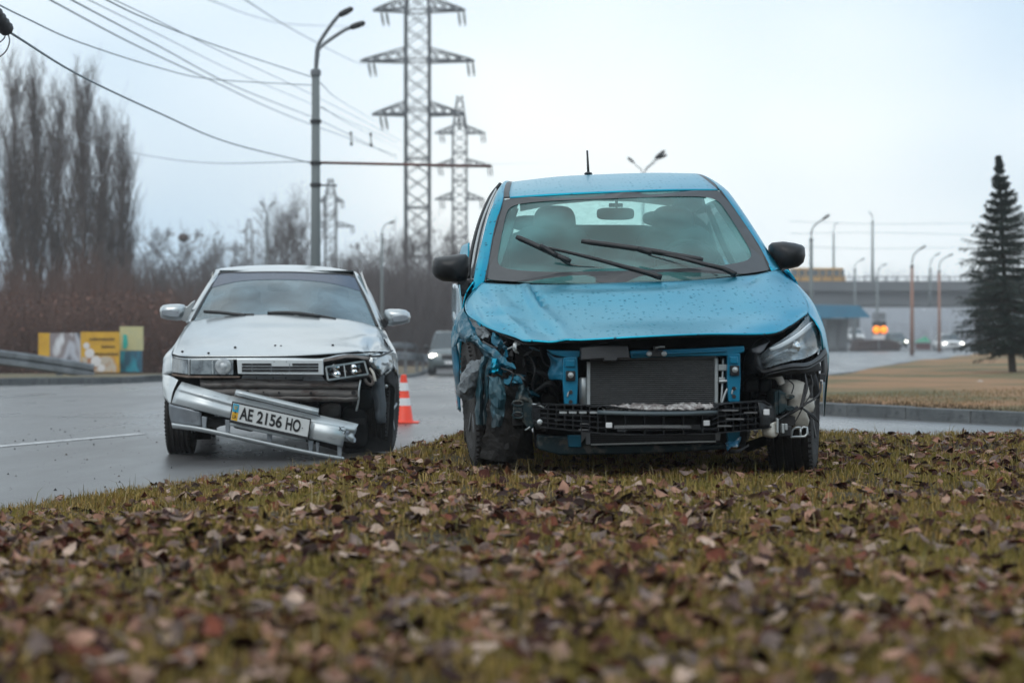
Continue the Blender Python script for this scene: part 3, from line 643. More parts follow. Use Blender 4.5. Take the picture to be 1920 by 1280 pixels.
def bare_mesh(H, spread=1.0, n1=14, up=.35, tw=.009):
    h0 = .22 * H; t = np.linspace(0, 1, 9); TP = np.zeros((1, 9, 3)); TP[0, :, 2] = t * H * .8; TP[0, :, 0] = np.cumsum(RNG.normal(0, .012 * H, 9)); TP[0, :, 1] = np.cumsum(RNG.normal(0, .012 * H, 9)); TR = (.02 * H * (1 - t * .88))[None]
    tt = np.sort(rnd(n1, .22, .95)); p, r = along(TP, TR, np.zeros(n1, int), tt); a = np.arange(n1) * 2.4 + rnd(n1, -.5, .5); sl = rnd(n1, .5, 1.3) * spread
    dr = np.stack([np.cos(a) * sl, np.sin(a) * sl, np.ones(n1)], -1); dr /= np.linalg.norm(dr, axis=1, keepdims=True); ln = H * (.52 * (1 - tt * .55)) * rnd(n1, .7, 1.15)
    A = poly3(p, dr, ln, up * .5, 6, .03); AR = np.linspace(1, .2, 7)[None] * (r * .55)[:, None]; L = [((TP, TR)), (A, AR)]
    Pp, Rp, lp = A, AR, ln
    for lvl, (m, fr, S) in enumerate(((9, .45, 4), (6, .5, 3), (4, .55, 2))):
        n = len(Pp) * m; k = np.repeat(np.arange(len(Pp)), m); p, r = along(Pp, Rp, k, rnd(n, .22, 1)); base = Pp[k, -1] - Pp[k, 0]; base /= np.linalg.norm(base, axis=1, keepdims=True) + 1e-6
        dr = base * .8 + RNG.normal(0, .55, (n, 3)); dr[:, 2] += .35; dr /= np.linalg.norm(dr, axis=1, keepdims=True); l2 = lp[k] * fr * rnd(n, .5, 1.1)
        Q = poly3(p, dr, l2, .15, S, .04); QR = np.linspace(1, .35, S + 1)[None] * np.maximum(tw, r * .55)[:, None]; L.append((Q, QR)); Pp, Rp, lp = Q, QR, l2
    return L
def make_tree(name, levels, mat, label, cat, group, loc, rz=0, sc=1):
    root = empty(name, loc, rz, label, cat, group); tubes('trunk', levels[0][0], levels[0][1], mat, 7, root)
    Vs, Fs, off = [], [], 0; me = None
    obs = [tubes('crown', P, R, mat, 3 if i else 4, root) for i, (P, R) in enumerate(levels[1:])]
    V, F, off = [], [], 0
    for o in obs:
        m_ = o.data; v = np.zeros(len(m_.vertices) * 3, dtype=np.float32); m_.vertices.foreach_get('co', v); f = np.zeros(len(m_.loops), dtype=np.int32); m_.loops.foreach_get('vertex_index', f)
        V.append(v.reshape(-1, 3)); F.append(f.reshape(-1, 4) + off); off += len(m_.vertices); bpy.data.objects.remove(o); bpy.data.meshes.remove(m_)
    bulk('crown', np.concatenate(V), np.concatenate(F), mat, parent=root, smooth=True); root.scale = (sc,) * 3
    return root
def copy_tree(root, loc, rz, sc, label):
    r = root.copy(); COL.objects.link(r); r.location = loc; r.rotation_euler = (0, 0, rz); r.scale = sc if isinstance(sc, tuple) else (sc,) * 3; r['label'] = label
    for ch in root.children:
        c = ch.copy(); COL.objects.link(c); c.parent = r
        for g in ch.children: e = g.copy(); COL.objects.link(e); e.parent = c
    return r
zb = -.4
pop = [(25, 122, 'leftmost bare poplar at the left edge of the photo'), (66, 113, 'tall bare poplar, second from the left edge'), (108, 165, 'shorter bare poplar, third from the left'), (158, 125, 'bare poplar with the highest thin tip behind the sagging cable'), (192, 195, 'bare poplar second from the right end of the row'), (228, 240, 'lowest bare poplar at the right end of the row')]
for i, (px, ty, lab) in enumerate(pop):
    d = 104 + (i % 3) * 5; s = FPX / d; H = CAMZ + (640 - ty) / s - zb
    make_tree('poplar_tree', poplar_mesh(H * .90, .155, n1=62, n2=11), M['barkA'], lab, 'tree', 'row of bare poplars', ((px - 960) / s, d, zb))
# bare broad trees
protoA = make_tree('bare_tree', bare_mesh(10, .8), M['barkB'], 'wide bare tree with a dark nest right of the poplars', 'tree', 'bare trees behind the road', ((345 - 960) / (FPX / 125), 125, zb), 0, .85)
protoB = make_tree('bare_tree', bare_mesh(10, .45, up=.8), M['barkB'], 'slender pale bare tree left of the tall lamp post', 'tree', 'bare trees behind the road', ((540 - 960) / (FPX / 150), 150, zb), 0, 1.05)
nest = MB(); nest.ellipsoid((0, 0, 0), (.35, .35, .28), 9, 6); o = nest.build('bird_nest', M['barkA'], smooth=True); o.location = W(344, 446, 124.5); tag(o, 'dark ball of a bird nest in the wide bare tree', 'nest')
TR_ = [(290, 430, 120, 'A', 'bare tree beside the right end of the poplar row'), (430, 455, 140, 'A', 'low bare tree above the left half of the silver roof'), (470, 460, 150, 'A', 'bare tree below the tiny hazy pylon'), (395, 475, 135, 'B', 'small bare tree between the nest tree and the silver car'),
       (520, 430, 160, 'B', 'slim bare tree left of the palest one'), (560, 415, 158, 'B', 'slim bare tree touching the lamp post'), (655, 480, 130, 'A', 'bare tree just right of the lamp post'), (690, 455, 140, 'A', 'bare tree behind the small street lamp'),
       (735, 445, 135, 'A', 'bare tree right of the small street lamp'), (775, 450, 130, 'B', 'bare tree at the foot of the tallest pylon'), (815, 440, 128, 'A', 'bare tree between the two nearest pylons'), (850, 455, 140, 'B', 'bare tree beside the black left mirror of the blue car'), (630, 500, 150, 'B', 'low pale bare tree beneath the pale pylon'),
       (250, 470, 100, 'A', 'bare tree in the thicket below the last poplar'), (880, 470, 150, 'A', 'bare tree mostly hidden by the blue car')]
for i, (px, ty, d, kd, lab) in enumerate(TR_):
    s = FPX / d; H = CAMZ + (640 - ty) / s - zb; copy_tree(protoA if kd == 'A' else protoB, ((px - 960) / s, d, zb), i * 1.3, H / 9.6 * 1.0, lab)
# thickets: a mass of brush no one could count
def brush(name, n, px0, px1, d0, d1, hfun, mat, r=.012, spread=.5, S=4, kind='stuff', label=None):
    d = rnd(n, d0, d1); px = rnd(n, px0, px1); s = FPX / d; X = (px - 960) / s; z = np.full(n, -.5); top = hfun(px) + RNG.normal(0, 6, n)
    H = (CAMZ + (640 - top) / s - z) * (1 - .75 * RNG.random(n) ** 1.4); a = rnd(n, 0, 6.283); sl = rnd(n, .05, spread); p0 = np.stack([X, d, z], -1)
    P = poly3(p0, np.stack([np.cos(a) * sl, np.sin(a) * sl, np.ones(n)], -1), H, -.0, S, .035); R = np.linspace(1, .3, S + 1)[None] * (r * rnd(n, .6, 1.6))[:, None]
    k = np.repeat(np.arange(n), 3); p, rr = along(P, R, k, rnd(n * 3, .25, 1)); a = rnd(n * 3, 0, 6.283); sl = rnd(n * 3, .3, 1.2)
    Q = poly3(p, np.stack([np.cos(a) * sl, np.sin(a) * sl, np.ones(n * 3) * .9], -1), H[k] * rnd(n * 3, .1, .3), .0, 2, .05); QR = np.tile(np.array([[.8, .6, .3]]), (n * 3, 1)) * (rr * .7)[:, None]
    o1 = tubes('a', P, R, mat); o2 = tubes('b', Q, QR, mat); V, F, off = [], [], 0
    for o in (o1, o2):
        m_ = o.data; v = np.zeros(len(m_.vertices) * 3, dtype=np.float32); m_.vertices.foreach_get('co', v); f = np.zeros(len(m_.loops), dtype=np.int32); m_.loops.foreach_get('vertex_index', f)
        V.append(v.reshape(-1, 3)); F.append(f.reshape(-1, 4) + off); off += len(m_.vertices); bpy.data.objects.remove(o); bpy.data.meshes.remove(m_)
    return tag(bulk(name, np.concatenate(V), np.concatenate(F), mat, smooth=True), kind=kind)
brush('thicket', 4200, -40, 330, 62, 82, lambda p: 500 + 30 * np.sin(p / 35) + p * .08, M['thick'], .016, .45)
brush('thicket', 2600, -40, 420, 56, 62, lambda p: 570 + 22 * np.sin(p / 22), M['thick'], .013, .6)
brush('thicket', 3000, 230, 640, 100, 118, lambda p: 515 + 12 * np.sin(p / 30), M['barkB'], .022, .45)
brush('thicket', 4200, 600, 930, 100, 125, lambda p: 500 + 20 * np.sin(p / 24), M['barkB'], .022, .45)
brush('distant_wood', 6000, 150, 1000, 180, 240, lambda p: 520 + 10 * np.sin(p / 17), M['barkB'], .05, .35)
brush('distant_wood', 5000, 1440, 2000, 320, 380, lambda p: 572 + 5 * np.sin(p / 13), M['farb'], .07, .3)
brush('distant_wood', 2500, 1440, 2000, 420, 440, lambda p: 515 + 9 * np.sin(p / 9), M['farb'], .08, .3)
leaves_n = 14000   # dead leaves still hanging in the near thicket
px = rnd(leaves_n, -30, 330); d = rnd(leaves_n, 55, 70); s = FPX / d; z = CAMZ + (640 - (545 + 155 * RNG.random(leaves_n) ** .8)) / s; c0 = np.stack([(px - 960) / s, d, z], -1)
V = (c0[:, None] + RNG.normal(0, .03, (leaves_n, 3, 3))).reshape(-1, 3); F = np.arange(leaves_n * 3).reshape(-1, 3)
tag(bulk('dead_leaves', V, F, M['leafc'], cols=np.repeat(pick([(.16, .08, .06), (.10, .05, .04), (.24, .14, .11), (.07, .04, .035)], leaves_n), 3, 0)), kind='stuff')

# spruce
def spruce():
    d = 42.6; s = FPX / d; base = Vector(((1899 - 960) / s, d, .14)); H = 4.62
    root = empty('spruce_tree', base, 0, 'dark blue-green spruce with a bare trunk foot on the lawn', 'tree')
    def axis(t): return np.stack([-.32 * t ** .8 + .02 * np.sin(t * 9), 0 * t, t * H], -1)
    t = np.linspace(0, 1, 12); tubes('trunk', axis(t)[None], (np.linspace(.085, .012, 12))[None], M['trunk'], 9, root)
    nB = 520; tt = .11 + .89 * (np.arange(nB) / nB) ** 1.25; tt = np.where(tt < .93, np.round(tt * 27) / 27 + RNG.normal(0, .005, nB), tt); p = axis(tt); a = np.arange(nB) * 2.399 + RNG.normal(0, .3, nB)
    env = np.interp(tt, [.10, .16, .3, .45, .6, .8, .9, 1], [.72, .98, 1.10, .86, .68, .32, .13, .02]); ln = env * rnd(nB, .62, 1.15) * (1 + .12 * np.sin(a * 2 + tt * 14))
    rise = np.interp(tt, [.1, .5, .9, 1], [-.28, -.12, .35, 1.2])
    dr = np.stack([np.cos(a), np.sin(a), rise + RNG.normal(0, .08, nB)], -1)
    A = poly3(p, dr, ln, .12, 6, .012); AR = np.linspace(1, .2, 7)[None] * (.006 + .012 * ln)[:, None]
    tubes('branch', A, AR, M['trunk'], 4, root)['kind'] = 'stuff'
    m = 34; k = np.repeat(np.arange(nB), m); n = nB * m; tb = rnd(n, .12, 1); q, _ = along(A, AR, k, tb); b = dr[k] * np.array([1, 1, 0]); b /= np.linalg.norm(b, axis=1, keepdims=True)
    sd = np.stack([-b[:, 1], b[:, 0], 0 * b[:, 0]], -1) * np.where(RNG.random(n) < .5, -1, 1)[:, None]
    g = b * rnd(n, .3, .9)[:, None] + sd * rnd(n, .2, 1)[:, None]; g[:, 2] += RNG.normal(-.28, .3, n); l2 = (.018 + .27 * ln[k] * (1.1 - tb * .7)) * rnd(n, .6, 1.2)
    B = poly3(q, g, l2, -.12, 3, .03); k2 = 16; n2 = n * k2; kk = np.repeat(np.arange(n), k2); c, _ = along(B, np.ones((n, 4)), kk, rnd(n2, 0, 1))
    dd = RNG.normal(0, 1, (n2, 3)); dd /= np.linalg.norm(dd, axis=1, keepdims=True); gg = g[kk] / np.linalg.norm(g[kk], axis=1, keepdims=True); dd = dd * .8 + gg * .7; L = rnd(n2, .02, .042)[:, None]
    w = np.cross(dd, RNG.normal(0, 1, (n2, 3))); w /= np.linalg.norm(w, axis=1, keepdims=True) + 1e-6; w *= .0055
    V = np.stack([c - w, c + w, c + dd * L], 1).reshape(-1, 3); F = np.arange(n2 * 3).reshape(-1, 3)
    bulk('needles', V, F, M['needle'], parent=root)['kind'] = 'stuff'
spruce()

# unseen wood added behind the camera to darken reflections in the cars' paint and glass
n = 5200; p0 = np.stack([rnd(n, -95, 95), rnd(n, -38, -24), np.full(n, -.6)], -1); a = rnd(n, 0, 6.283); sl = rnd(n, .05, .35); H = 4.5 + 4.5 * RNG.random(n) + 1.5 * np.sin(p0[:, 0] * .13)
P = poly3(p0, np.stack([np.cos(a) * sl, np.sin(a) * sl, np.ones(n)], -1), H, 0, 3, .04); tag(tubes('distant_wood', P, np.linspace(1, .4, 4)[None] * rnd(n, .05, .13)[:, None], M['barkB']), kind='stuff')
# ================================================================ bridge, shelter, traffic, barriers
M['yellow'] = pm('bus_yellow', (.52, .28, .04), (.42, .22, .04), 1, .5); M['darkglass'] = pm('dark_window', (.05, .065, .075), rough=.12)
M['blue_roof'] = pm('blue_sheet', (.02, .17, .28), (.015, .13, .22), 1, .5); M['wallgrey'] = pm('shelter_wall', (.20, .21, .22), (.30, .31, .31), .9, .8, stretch=(1, 1, .15), c3=(.12, .11, .115), s3=1.2)
M['white'] = pm('white_paint', (.7, .71, .72), (.6, .61, .62), 3, .35, coat=.4); M['red'] = pm('red_plastic', (.75, .035, .015), (.6, .03, .015), 8, .45)
M['rubber'] = pm('rubber', (.017, .016, .016), (.030, .028, .027), 14, .8, bump=.2, bscale=90); M['green'] = pm('green_canvas', (.02, .22, .12), rough=.6)
M['lamp_on'] = pm('lit_headlight', (.9, .9, .85), emit=(1, .95, .82), estr=9); M['amber_on'] = pm('lit_amber', (.9, .35, .03), emit=(1, .20, .01), estr=1.6)
M['clay'] = pm('dark_hedge', (.05, .035, .035), (.08, .06, .055), 3, .9, bump=.5)
def boxpx(mb, px0, py0, px1, py1, d, depth, iv=Vector((0, 0, 0))):
    a = W(px0, py0, d) - iv; b = W(px1, py1, d) - iv; mb.box(((a.x + b.x) / 2, a.y + depth / 2, (a.z + b.z) / 2), (abs(b.x - a.x), depth, abs(a.z - b.z))); return mb
# bridge (flyover): 250 m away
br = empty('bridge', (60, 250, 0), 0, 'grey concrete flyover crossing behind the shelter and the street lamps', 'bridge'); iv = Vector((60, 250, 0))
def brpart(name, px0, py0, px1, py1, d, dep, mat): mb = MB(); boxpx(mb, px0, py0, px1, py1, d, dep, iv); return mb.build(name, M[mat], br)
brpart('girder', 1180, 545, 2300, 573, 250.5, 12, 'conc_dark'); brpart('deck', 1180, 536, 2300, 545, 249.6, 14, 'conc_dark'); brpart('parapet', 1180, 527, 2300, 536, 249.9, .3, 'conc_dark')
for i in range(34):
    mb = MB(); boxpx(mb, 1440 + i * 20, 519, 1442 + i * 20, 527, 249.9, .1, iv); mb.build('rail_post', M['lattice'], br)
mb = MB(); boxpx(mb, 1180, 518, 2300, 519.5, 249.9, .08, iv); mb.build('handrail', M['lattice'], br)
for px in (1250, 1480, 1590, 1838, 2080):
    mb = MB(); boxpx(mb, px, 573, px + 22, 645, 252, 3, iv); mb.build('pier', M['conc_dark'], br)
# abutment slope behind the shelter
brpart('abutment', 1300, 573, 1560, 645, 254, 10, 'conc_dark')
bus = empty('bus', W(1530, 528, 251), 0, 'yellow bus driving over the bridge', 'bus'); iv = Vector(bus.location)
mb = MB(); boxpx(mb, 1482, 517, 1586, 536, 251, 2.4, iv); boxpx(mb, 1484, 502, 1582, 506, 251, 2.4, iv); mb.build('body', M['yellow'], bus, bevel=.1)
mb = MB(); boxpx(mb, 1484, 506, 1583, 517, 251.05, 2.3, iv); mb.build('window_band', M['darkglass'], bus)
for k in range(7): mb = MB(); boxpx(mb, 1496 + k * 13, 506, 1498 + k * 13, 517, 250.95, .1, iv); mb.build('pillar', M['yellow'], bus)
for px in (1500, 1568):
    mb = MB(); c = W(px, 536, 251) - iv; mb.lathe([(.45, -.1), (.45, .2)], (c.x, c.y - .05, c.z), 'y', 14); mb.build('wheel', M['rubber'], bus)
# shelter
sh = empty('bus_shelter', W(1560, 658, 166), 0, 'grey roadside shelter with a wide blue sloping roof', 'shelter'); iv = Vector(sh.location)
mb = MB(); f = [W(1505, 597, 165), W(1633, 595, 165), W(1612, 573, 165), W(1505, 571, 165)]; mb.prism([p - iv for p in f], (0, 4, .1)); mb.build('roof', M['blue_roof'], sh)
mb = MB(); boxpx(mb, 1500, 597, 1590, 658, 168, 1.5, iv); mb.build('back_wall', M['wallgrey'], sh)
for px in (1536, 1554, 1572): mb = MB(); boxpx(mb, px, 602, px + 13, 650, 167.9, .08, iv); mb.build('wall_panel', M['wallgrey'], sh)
for px in (1545, 1598): mb = MB(); boxpx(mb, px, 597, px + 3, 660, 165.3, .15, iv); mb.build('post', M['steel'], sh)
# low dark hedge wall + sign with amber lamps
q = MB(); f = [W(1601, 659, 160), W(1690, 657, 160), W(1686, 640, 160), W(1668, 636, 160), W(1606, 637, 160)]; q.prism(f, (0, 2.5, 0))
tag(q.build('hedge', M['clay'], bevel=.15), 'low dark brown hedge below the route sign', 'hedge')
sg = empty('warning_sign', W(1649, 658, 158), 0, 'dark sign board with two round glowing amber lamps above a white plate', 'sign'); iv = Vector(sg.location)
mb = MB(); boxpx(mb, 1636, 602, 1662, 626, 158, .2, iv); mb.build('board', M['black'], sg, bevel=.03)
for px in (1643, 1657): mb = MB(); c = W(px, 618, 157.9) - iv; mb.lathe([(.27, 0), (.3, -.05), (.22, -.12), (.05, -.14)], c, 'y', 18); mb.build('amber_lamp', M['amber_on'], sg, smooth=True)
mb = MB(); boxpx(mb, 1636, 586, 1661, 600, 158.1, .1, iv); mb.build('grey_plate', M['steel'], sg)
mb = MB(); boxpx(mb, 1637, 627, 1659, 636, 158, .1, iv); mb.build('white_plate', M['white'], sg); mb = MB(); boxpx(mb, 1647, 600, 1649, 660, 158.3, .1, iv); mb.build('post', M['steel'], sg)
tn = empty('market_tent', W(1735, 656, 190), 0, 'small green tent roof beside the orange-brown lamp pole', 'tent'); iv = Vector(tn.location)
mb = MB(); a = [W(1720, 641, 190) - iv, W(1746, 641, 190) - iv]; t = W(1735, 630, 191) - iv; mb.add([a[0], a[1], a[1] + Vector((0, 2, 0)), a[0] + Vector((0, 2, 0)), t], [(0, 1, 4), (1, 2, 4), (2, 3, 4), (3, 0, 4), (0, 1, 2, 3)]); mb.build('canopy', M['green'], tn)
mb = MB(); boxpx(mb, 1721, 643, 1745, 657, 190.4, 1.3, iv); mb.build('stall_wall', pm('stall_red', (.12, .05, .05), rough=.8), tn)
q = MB(); f = [W(1797, 676, 100), W(1842, 676, 100), W(1835, 671, 100), W(1800, 671, 100)]; q.prism(f, (0, 1.2, 0)); tag(q.build('manhole_collar', M['conc_dark'], bevel=.05), 'low dark concrete slab at the lawn edge left of the spruce', 'slab')

# ---------------------------------------------------------------- passing cars (seen from the front)
def traffic_car(name, px, py_base, d, w, h, ln, paint, label, lights=True, suv=False, zb=None, rz=0, mirrors=True):
    s = FPX / d; X = (px - 960) / s; z0 = CAMZ - (py_base - 640) / s
    root = empty(name, (X, d, z0), rz, label, 'car', 'cars in the traffic')
    hb = h * (.60 if suv else .56); hw = w / 2; g = .2
    st = [(0.0, .78, g + .12, hb * .70), (.10, .93, g, hb * .86), (.35, .985, g, hb * .93), (1.0, 1.0, g, hb), (ln * .5, 1.0, g, hb * 1.02), (ln * .9, .98, g + .05, hb * 1.03), (ln, .9, g + .15, hb * .95)]
    rows = []
    for y, k, zl, zh in st:
        x = hw * k; rows.append([(-x * .86, y, zl), (-x * .98, y, zl + .12), (-x, y, zl + (zh - zl) * .5), (-x * .97, y, zh - .12), (-x * .86, y, zh - .02), (-x * .45, y, zh + .03), (0, y, zh + .045), (x * .45, y, zh + .03), (x * .86, y, zh - .02), (x * .97, y, zh - .12), (x, y, zl + (zh - zl) * .5), (x * .98, y, zl + .12), (x * .86, y, zl)])
    mb = MB(); mb.grid(rows); n = 13; mb.F.append(tuple(range(n))); mb.F.append(tuple(range(len(rows) * n - n, len(rows) * n))); mb.build('body', paint, root, smooth=True, bevel=.03, angle=50)
    y0, y1, y2, y3 = ln * .24, ln * .40, ln * .80, ln * .95; z1 = hb + .01
    cab = [[(-hw * .86, y0, z1), (hw * .86, y0, z1)], [(-hw * .68, y1, h - .06), (hw * .68, y1, h - .06)]]
    mb = MB(); R_ = [[(-hw * .88, y0 - .02, z1 - .03), (-hw * .4, y0 - .14, z1), (0, y0 - .18, z1), (hw * .4, y0 - .14, z1), (hw * .88, y0 - .02, z1 - .03)], [(-hw * .69, y1, h - .08), (-hw * .35, y1 - .05, h - .04), (0, y1 - .06, h - .03), (hw * .35, y1 - .05, h - .04), (hw * .69, y1, h - .08)]]
    mb.grid(R_); mb.build('windscreen', M['darkglass'], root, smooth=True)
    mb = MB(); R2 = [[(p[0] * 1.03, p[1], p[2]) for p in R_[1]], [(p[0] * 1.03, ln * .55, h) for p in R_[1]], [(p[0], y2, h - .04) for p in R_[1]], [(p[0] * 1.1, y3, z1) for p in R_[1]]]
    mb.grid(R2); mb.build('roof', paint, root, smooth=True, thick=.03)
    for sx in (-1, 1):
        mb = MB(); mb.grid([[(sx * hw * .88, y0, z1 - .04), (sx * hw * .71, y1, h - .08)], [(sx * hw * .93, ln * .55, z1 - .02), (sx * hw * .72, ln * .55, h - .02)], [(sx * hw * .88, y3, z1 - .02), (sx * hw * .70, y2, h - .06)]]); mb.build('side_window', M['darkglass'], root)
        mb = MB(); mb.tube([(sx * hw * .89, y0 - .02, z1 - .03), (sx * hw * .71, y1, h - .06)], .035, 6); mb.build('pillar', paint, root, smooth=True)
        mb = MB(); zc = g + (hb - g) * .66; mb.ellipsoid((sx * hw * .70, .10, zc), (hw * .22, .07, .085), 12, 7, p=.8); mb.build('headlight', M['lamp_on'] if lights else M['white'], root, smooth=True)
        if mirrors: mb = MB(); mb.ellipsoid((sx * hw * 1.08, y0 + .1, z1 + .06), (.12, .07, .09), 10, 6, p=.8); mb.build('mirror', M['black'], root, smooth=True)
        for yy in (ln * .2, ln * .8):
            r = .34 if suv else .31
            mb = MB(); mb.lathe([(r * .6, -.11), (r * .93, -.11), (r, -.07), (r, .07), (r * .93, .11), (r * .6, .11)], (sx * (hw - .12), yy, r - (.0)), 'x', 20); mb.build('wheel', M['rubber'], root, smooth=True)
    mb = MB(); zc = g + (hb - g) * .62; mb.box((0, .02, zc), (hw * .8, .08, .2 if suv else .1)); mb.build('grille', M['black'], root, bevel=.02)
    mb = MB(); mb.box((0, .06, g + .14), (hw * 1.5, .12, .14)); mb.build('lower_intake', M['black'], root, bevel=.03)
    mb = MB(); mb.box((0, -.03, g + .30), (.52, .02, .11)); mb.build('licence_plate', M['white'], root)
    return root
M['suvp'] = pm('slate_paint', (.10, .13, .14), rough=.3, metal=.3, coat=.8); M['greenp'] = pm('dark_green_paint', (.03, .07, .06), rough=.35, coat=.6)
traffic_car('passing_car', 846, 703, 79, 1.92, 1.74, 4.5, M['suvp'], 'dark grey-green off-roader with lit headlights coming up between the two wrecks', True, True)
traffic_car('passing_car', 1788, 659, 178, 2.05, 1.62, 4.6, M['white'], 'white car with lit headlights left of the spruce', True, True, mirrors=False)
traffic_car('passing_car', 1687, 652, 200, 1.8, 1.5, 4.4, M['greenp'], 'dark green car with small lit headlights beside the route sign', True, mirrors=False)
traffic_car('passing_car', 1608, 640, 215, 1.8, 1.4, 4.4, M['white'], 'pale car almost hidden behind the dark hedge', False, mirrors=False)

# ---------------------------------------------------------------- guard rails and barrier
def guard_rail(pts, label, post_h=.62, posts=(0, 1), step=2.0, beam_w=.30):
    P = [Vector(p) for p in pts]; root = empty('guard_rail', P[0], 0, label, 'guard rail', 'guard rails'); iv = P[0].copy(); S = spline(P, 6)
    for dz in (0, -.155 if beam_w > .25 else -.12):
        rows = []
        for p in S:
            q = p - iv; rows.append([q + Vector((0, -.03, dz + .078)), q + Vector((0, -.09, dz + .045)), q + Vector((0, -.09, dz - .035)), q + Vector((0, -.03, dz - .072))])
        mb = MB(); mb.grid(rows); mb.build('rail_beam', M['steel'], root, smooth=False, thick=.008)
    L = [S[0]]; acc = 0
    for i in range(1, len(S)):
        acc += (S[i] - S[i - 1]).length
        if acc >= step: L.append(S[i]); acc = 0
    for p in L:
        gz = float(road_z(p.x, p.y)) + .1; mb = MB(); mb.box((p.x - iv.x, p.y - iv.y + .06, (p.z + .03 + gz) / 2 - iv.z), (.11, .12, p.z - gz + .06)); mb.build('post', M['steel'], root)
    return root
guard_rail([W(-260, 636, 39), W(-60, 655, 39.5), W(0, 663, 40), W(60, 671, 40.5), W(120, 680, 41), W(178, 690, 41.5)], 'grey steel guard rail dipping to its end at the left edge')
guard_rail([W(690, 668, 76), W(760, 664, 78), W(800, 668, 84), W(845, 672, 92)], 'curved grey guard rail behind the traffic cone')
guard_rail([W(700, 648, 96), W(760, 645, 98), W(800, 652, 104), W(850, 662, 112)], 'second pale guard rail further up the bend', beam_w=.2)
bar_ = empty('road_barrier', W(770, 628, 125), 0, 'pale concrete barrier blocks on the grassy bank right of the silver mirror', 'barrier'); iv = Vector(bar_.location)
for k in range(6): mb = MB(); x0 = 690 + k * 34; boxpx(mb, x0, 614 + k * .5, x0 + 27, 624 + k * .6, 125 + k, .5, iv); mb.build('block', pm('pale_block' + str(k), (.42, .37, .32), rough=.8) if k == 0 else M['concrete'], bar_)
q = MB(); q.grid([[W(560, 676, 112), W(760, 672, 112), W(900, 676, 112), W(1000, 690, 112)], [W(560, 640, 122), W(760, 636, 122), W(900, 640, 122), W(1000, 650, 122)], [W(560, 610, 138), W(760, 612, 138), W(900, 614, 138), W(1000, 620, 138)]])
tag(q.build('grass_bank', M['verge'], smooth=True), kind='structure')

# ---------------------------------------------------------------- banners on the left verge
def poster_mat(name, cols, seed, sc):
    m = bpy.data.materials.new(name); m.use_nodes = True; nt = m.node_tree; L = nt.links; b = nt.nodes['Principled BSDF']; t = _n(nt, 'ShaderNodeTexCoord')
    n = _n(nt, 'ShaderNodeTexNoise'); n.inputs['Scale'].default_value = sc; n.inputs['Detail'].default_value = 2; g = _n(nt, 'ShaderNodeMapping'); g.inputs['Location'].default_value = (seed, seed * .7, 0); g.inputs['Scale'].default_value = (1, 1, .45)
    L.new(t.outputs['Object'], g.inputs[0]); L.new(g.outputs[0], n.inputs['Vector']); r = _n(nt, 'ShaderNodeValToRGB'); r.color_ramp.interpolation = 'EASE'
    el = r.color_ramp.elements; el[0].position = .36; el[0].color = (*cols[0], 1); el[1].position = .62; el[1].color = (*cols[-1], 1)
    for i, c in enumerate(cols[1:-1]): e = el.new(.36 + .26 * (i + 1) / (len(cols) - 1)); e.color = (*c, 1)
    L.new(n.outputs['Fac'], r.inputs[0]); L.new(r.outputs[0], b.inputs['Base Color']); b.inputs['Roughness'].default_value = .6; return m
D = 44
bn = empty('banner_wall', W(150, 698, D), 0, 'low banner wall with grey photo part between yellow printed parts', 'banner'); iv = Vector(bn.location)
ye = pm('banner_yellow', (.62, .36, .03), (.5, .28, .03), 4, .6)
mb = MB(); boxpx(mb, 72, 624, 93, 672, D, .05, iv); mb.build('yellow_panel', ye, bn)
mb = MB(); boxpx(mb, 93.3, 624, 151, 692, D, .05, iv); mb.build('photo_panel', poster_mat('photo_print', [(.10, .10, .12), (.42, .44, .50), (.22, .19, .20), (.6, .62, .66)], 2, 2.2), bn)
mb = MB(); boxpx(mb, 151.3, 622, 224, 698, D, .05, iv); mb.build('yellow_panel', ye, bn)
mb = MB(); 
for (x0, x1, y) in ((168, 215, 636), (190, 216, 650), (172, 222, 664)):
    xx = x0
    while xx < x1: wd = random.uniform(1.5, 3.2); boxpx(mb, xx, y - random.uniform(1.5, 3), min(xx + wd, x1), y + 2.2, D - .006, .005, iv); xx += wd + .7
mb.build('dark_lettering', pm('banner_ink', (.10, .06, .02), rough=.6), bn, fix=False)
mb = MB(); 
for (cx, cy, rx, rz_) in ((162, 648, 6, 6), (168, 662, 9, 9), (180, 677, 10, 9), (190, 690, 7, 8)): mb.lathe([(rx / FPX * D, 0), (.001, -.004)], W(cx, cy, D - .012) - iv, 'y', 14)
mb.build('pale_picture', pm('banner_white', (.62, .60, .60), rough=.6), bn)
mb = MB(); boxpx(mb, 153, 668, 222, 697, D - .005, .004, iv); mb.build('mottled_print', poster_mat('mottle', [(.62, .36, .03), (.5, .25, .04), (.45, .40, .33), (.35, .15, .06)], 5, 3), bn)
bn2 = empty('banner_stand', W(246, 696, D + .4), 0, 'narrow banner stand, pale yellow above and blue below', 'banner'); iv = Vector(bn2.location); D2 = D + .4
mb = MB(); boxpx(mb, 224.5, 612, 268, 657, D2, .06, iv); mb.build('upper_panel', pm('banner_cream', (.50, .46, .24), (.42, .42, .25), 4, .6), bn2)
mb = MB(); boxpx(mb, 224.5, 657.3, 266, 697, D2, .06, iv); mb.build('lower_panel', poster_mat('blue_print', [(.03, .10, .16), (.03, .28, .38), (.06, .16, .22)], 9, 3), bn2)
mb = MB(); mb.prism([p - iv for p in (W(231, 626, D2 - .01), W(238, 628, D2 - .01), W(240, 645, D2 - .01), W(236, 655, D2 - .01), W(230, 652, D2 - .01))], (0, .004, 0)); mb.build('green_figure', pm('banner_teal', (.03, .38, .34), rough=.6), bn2)

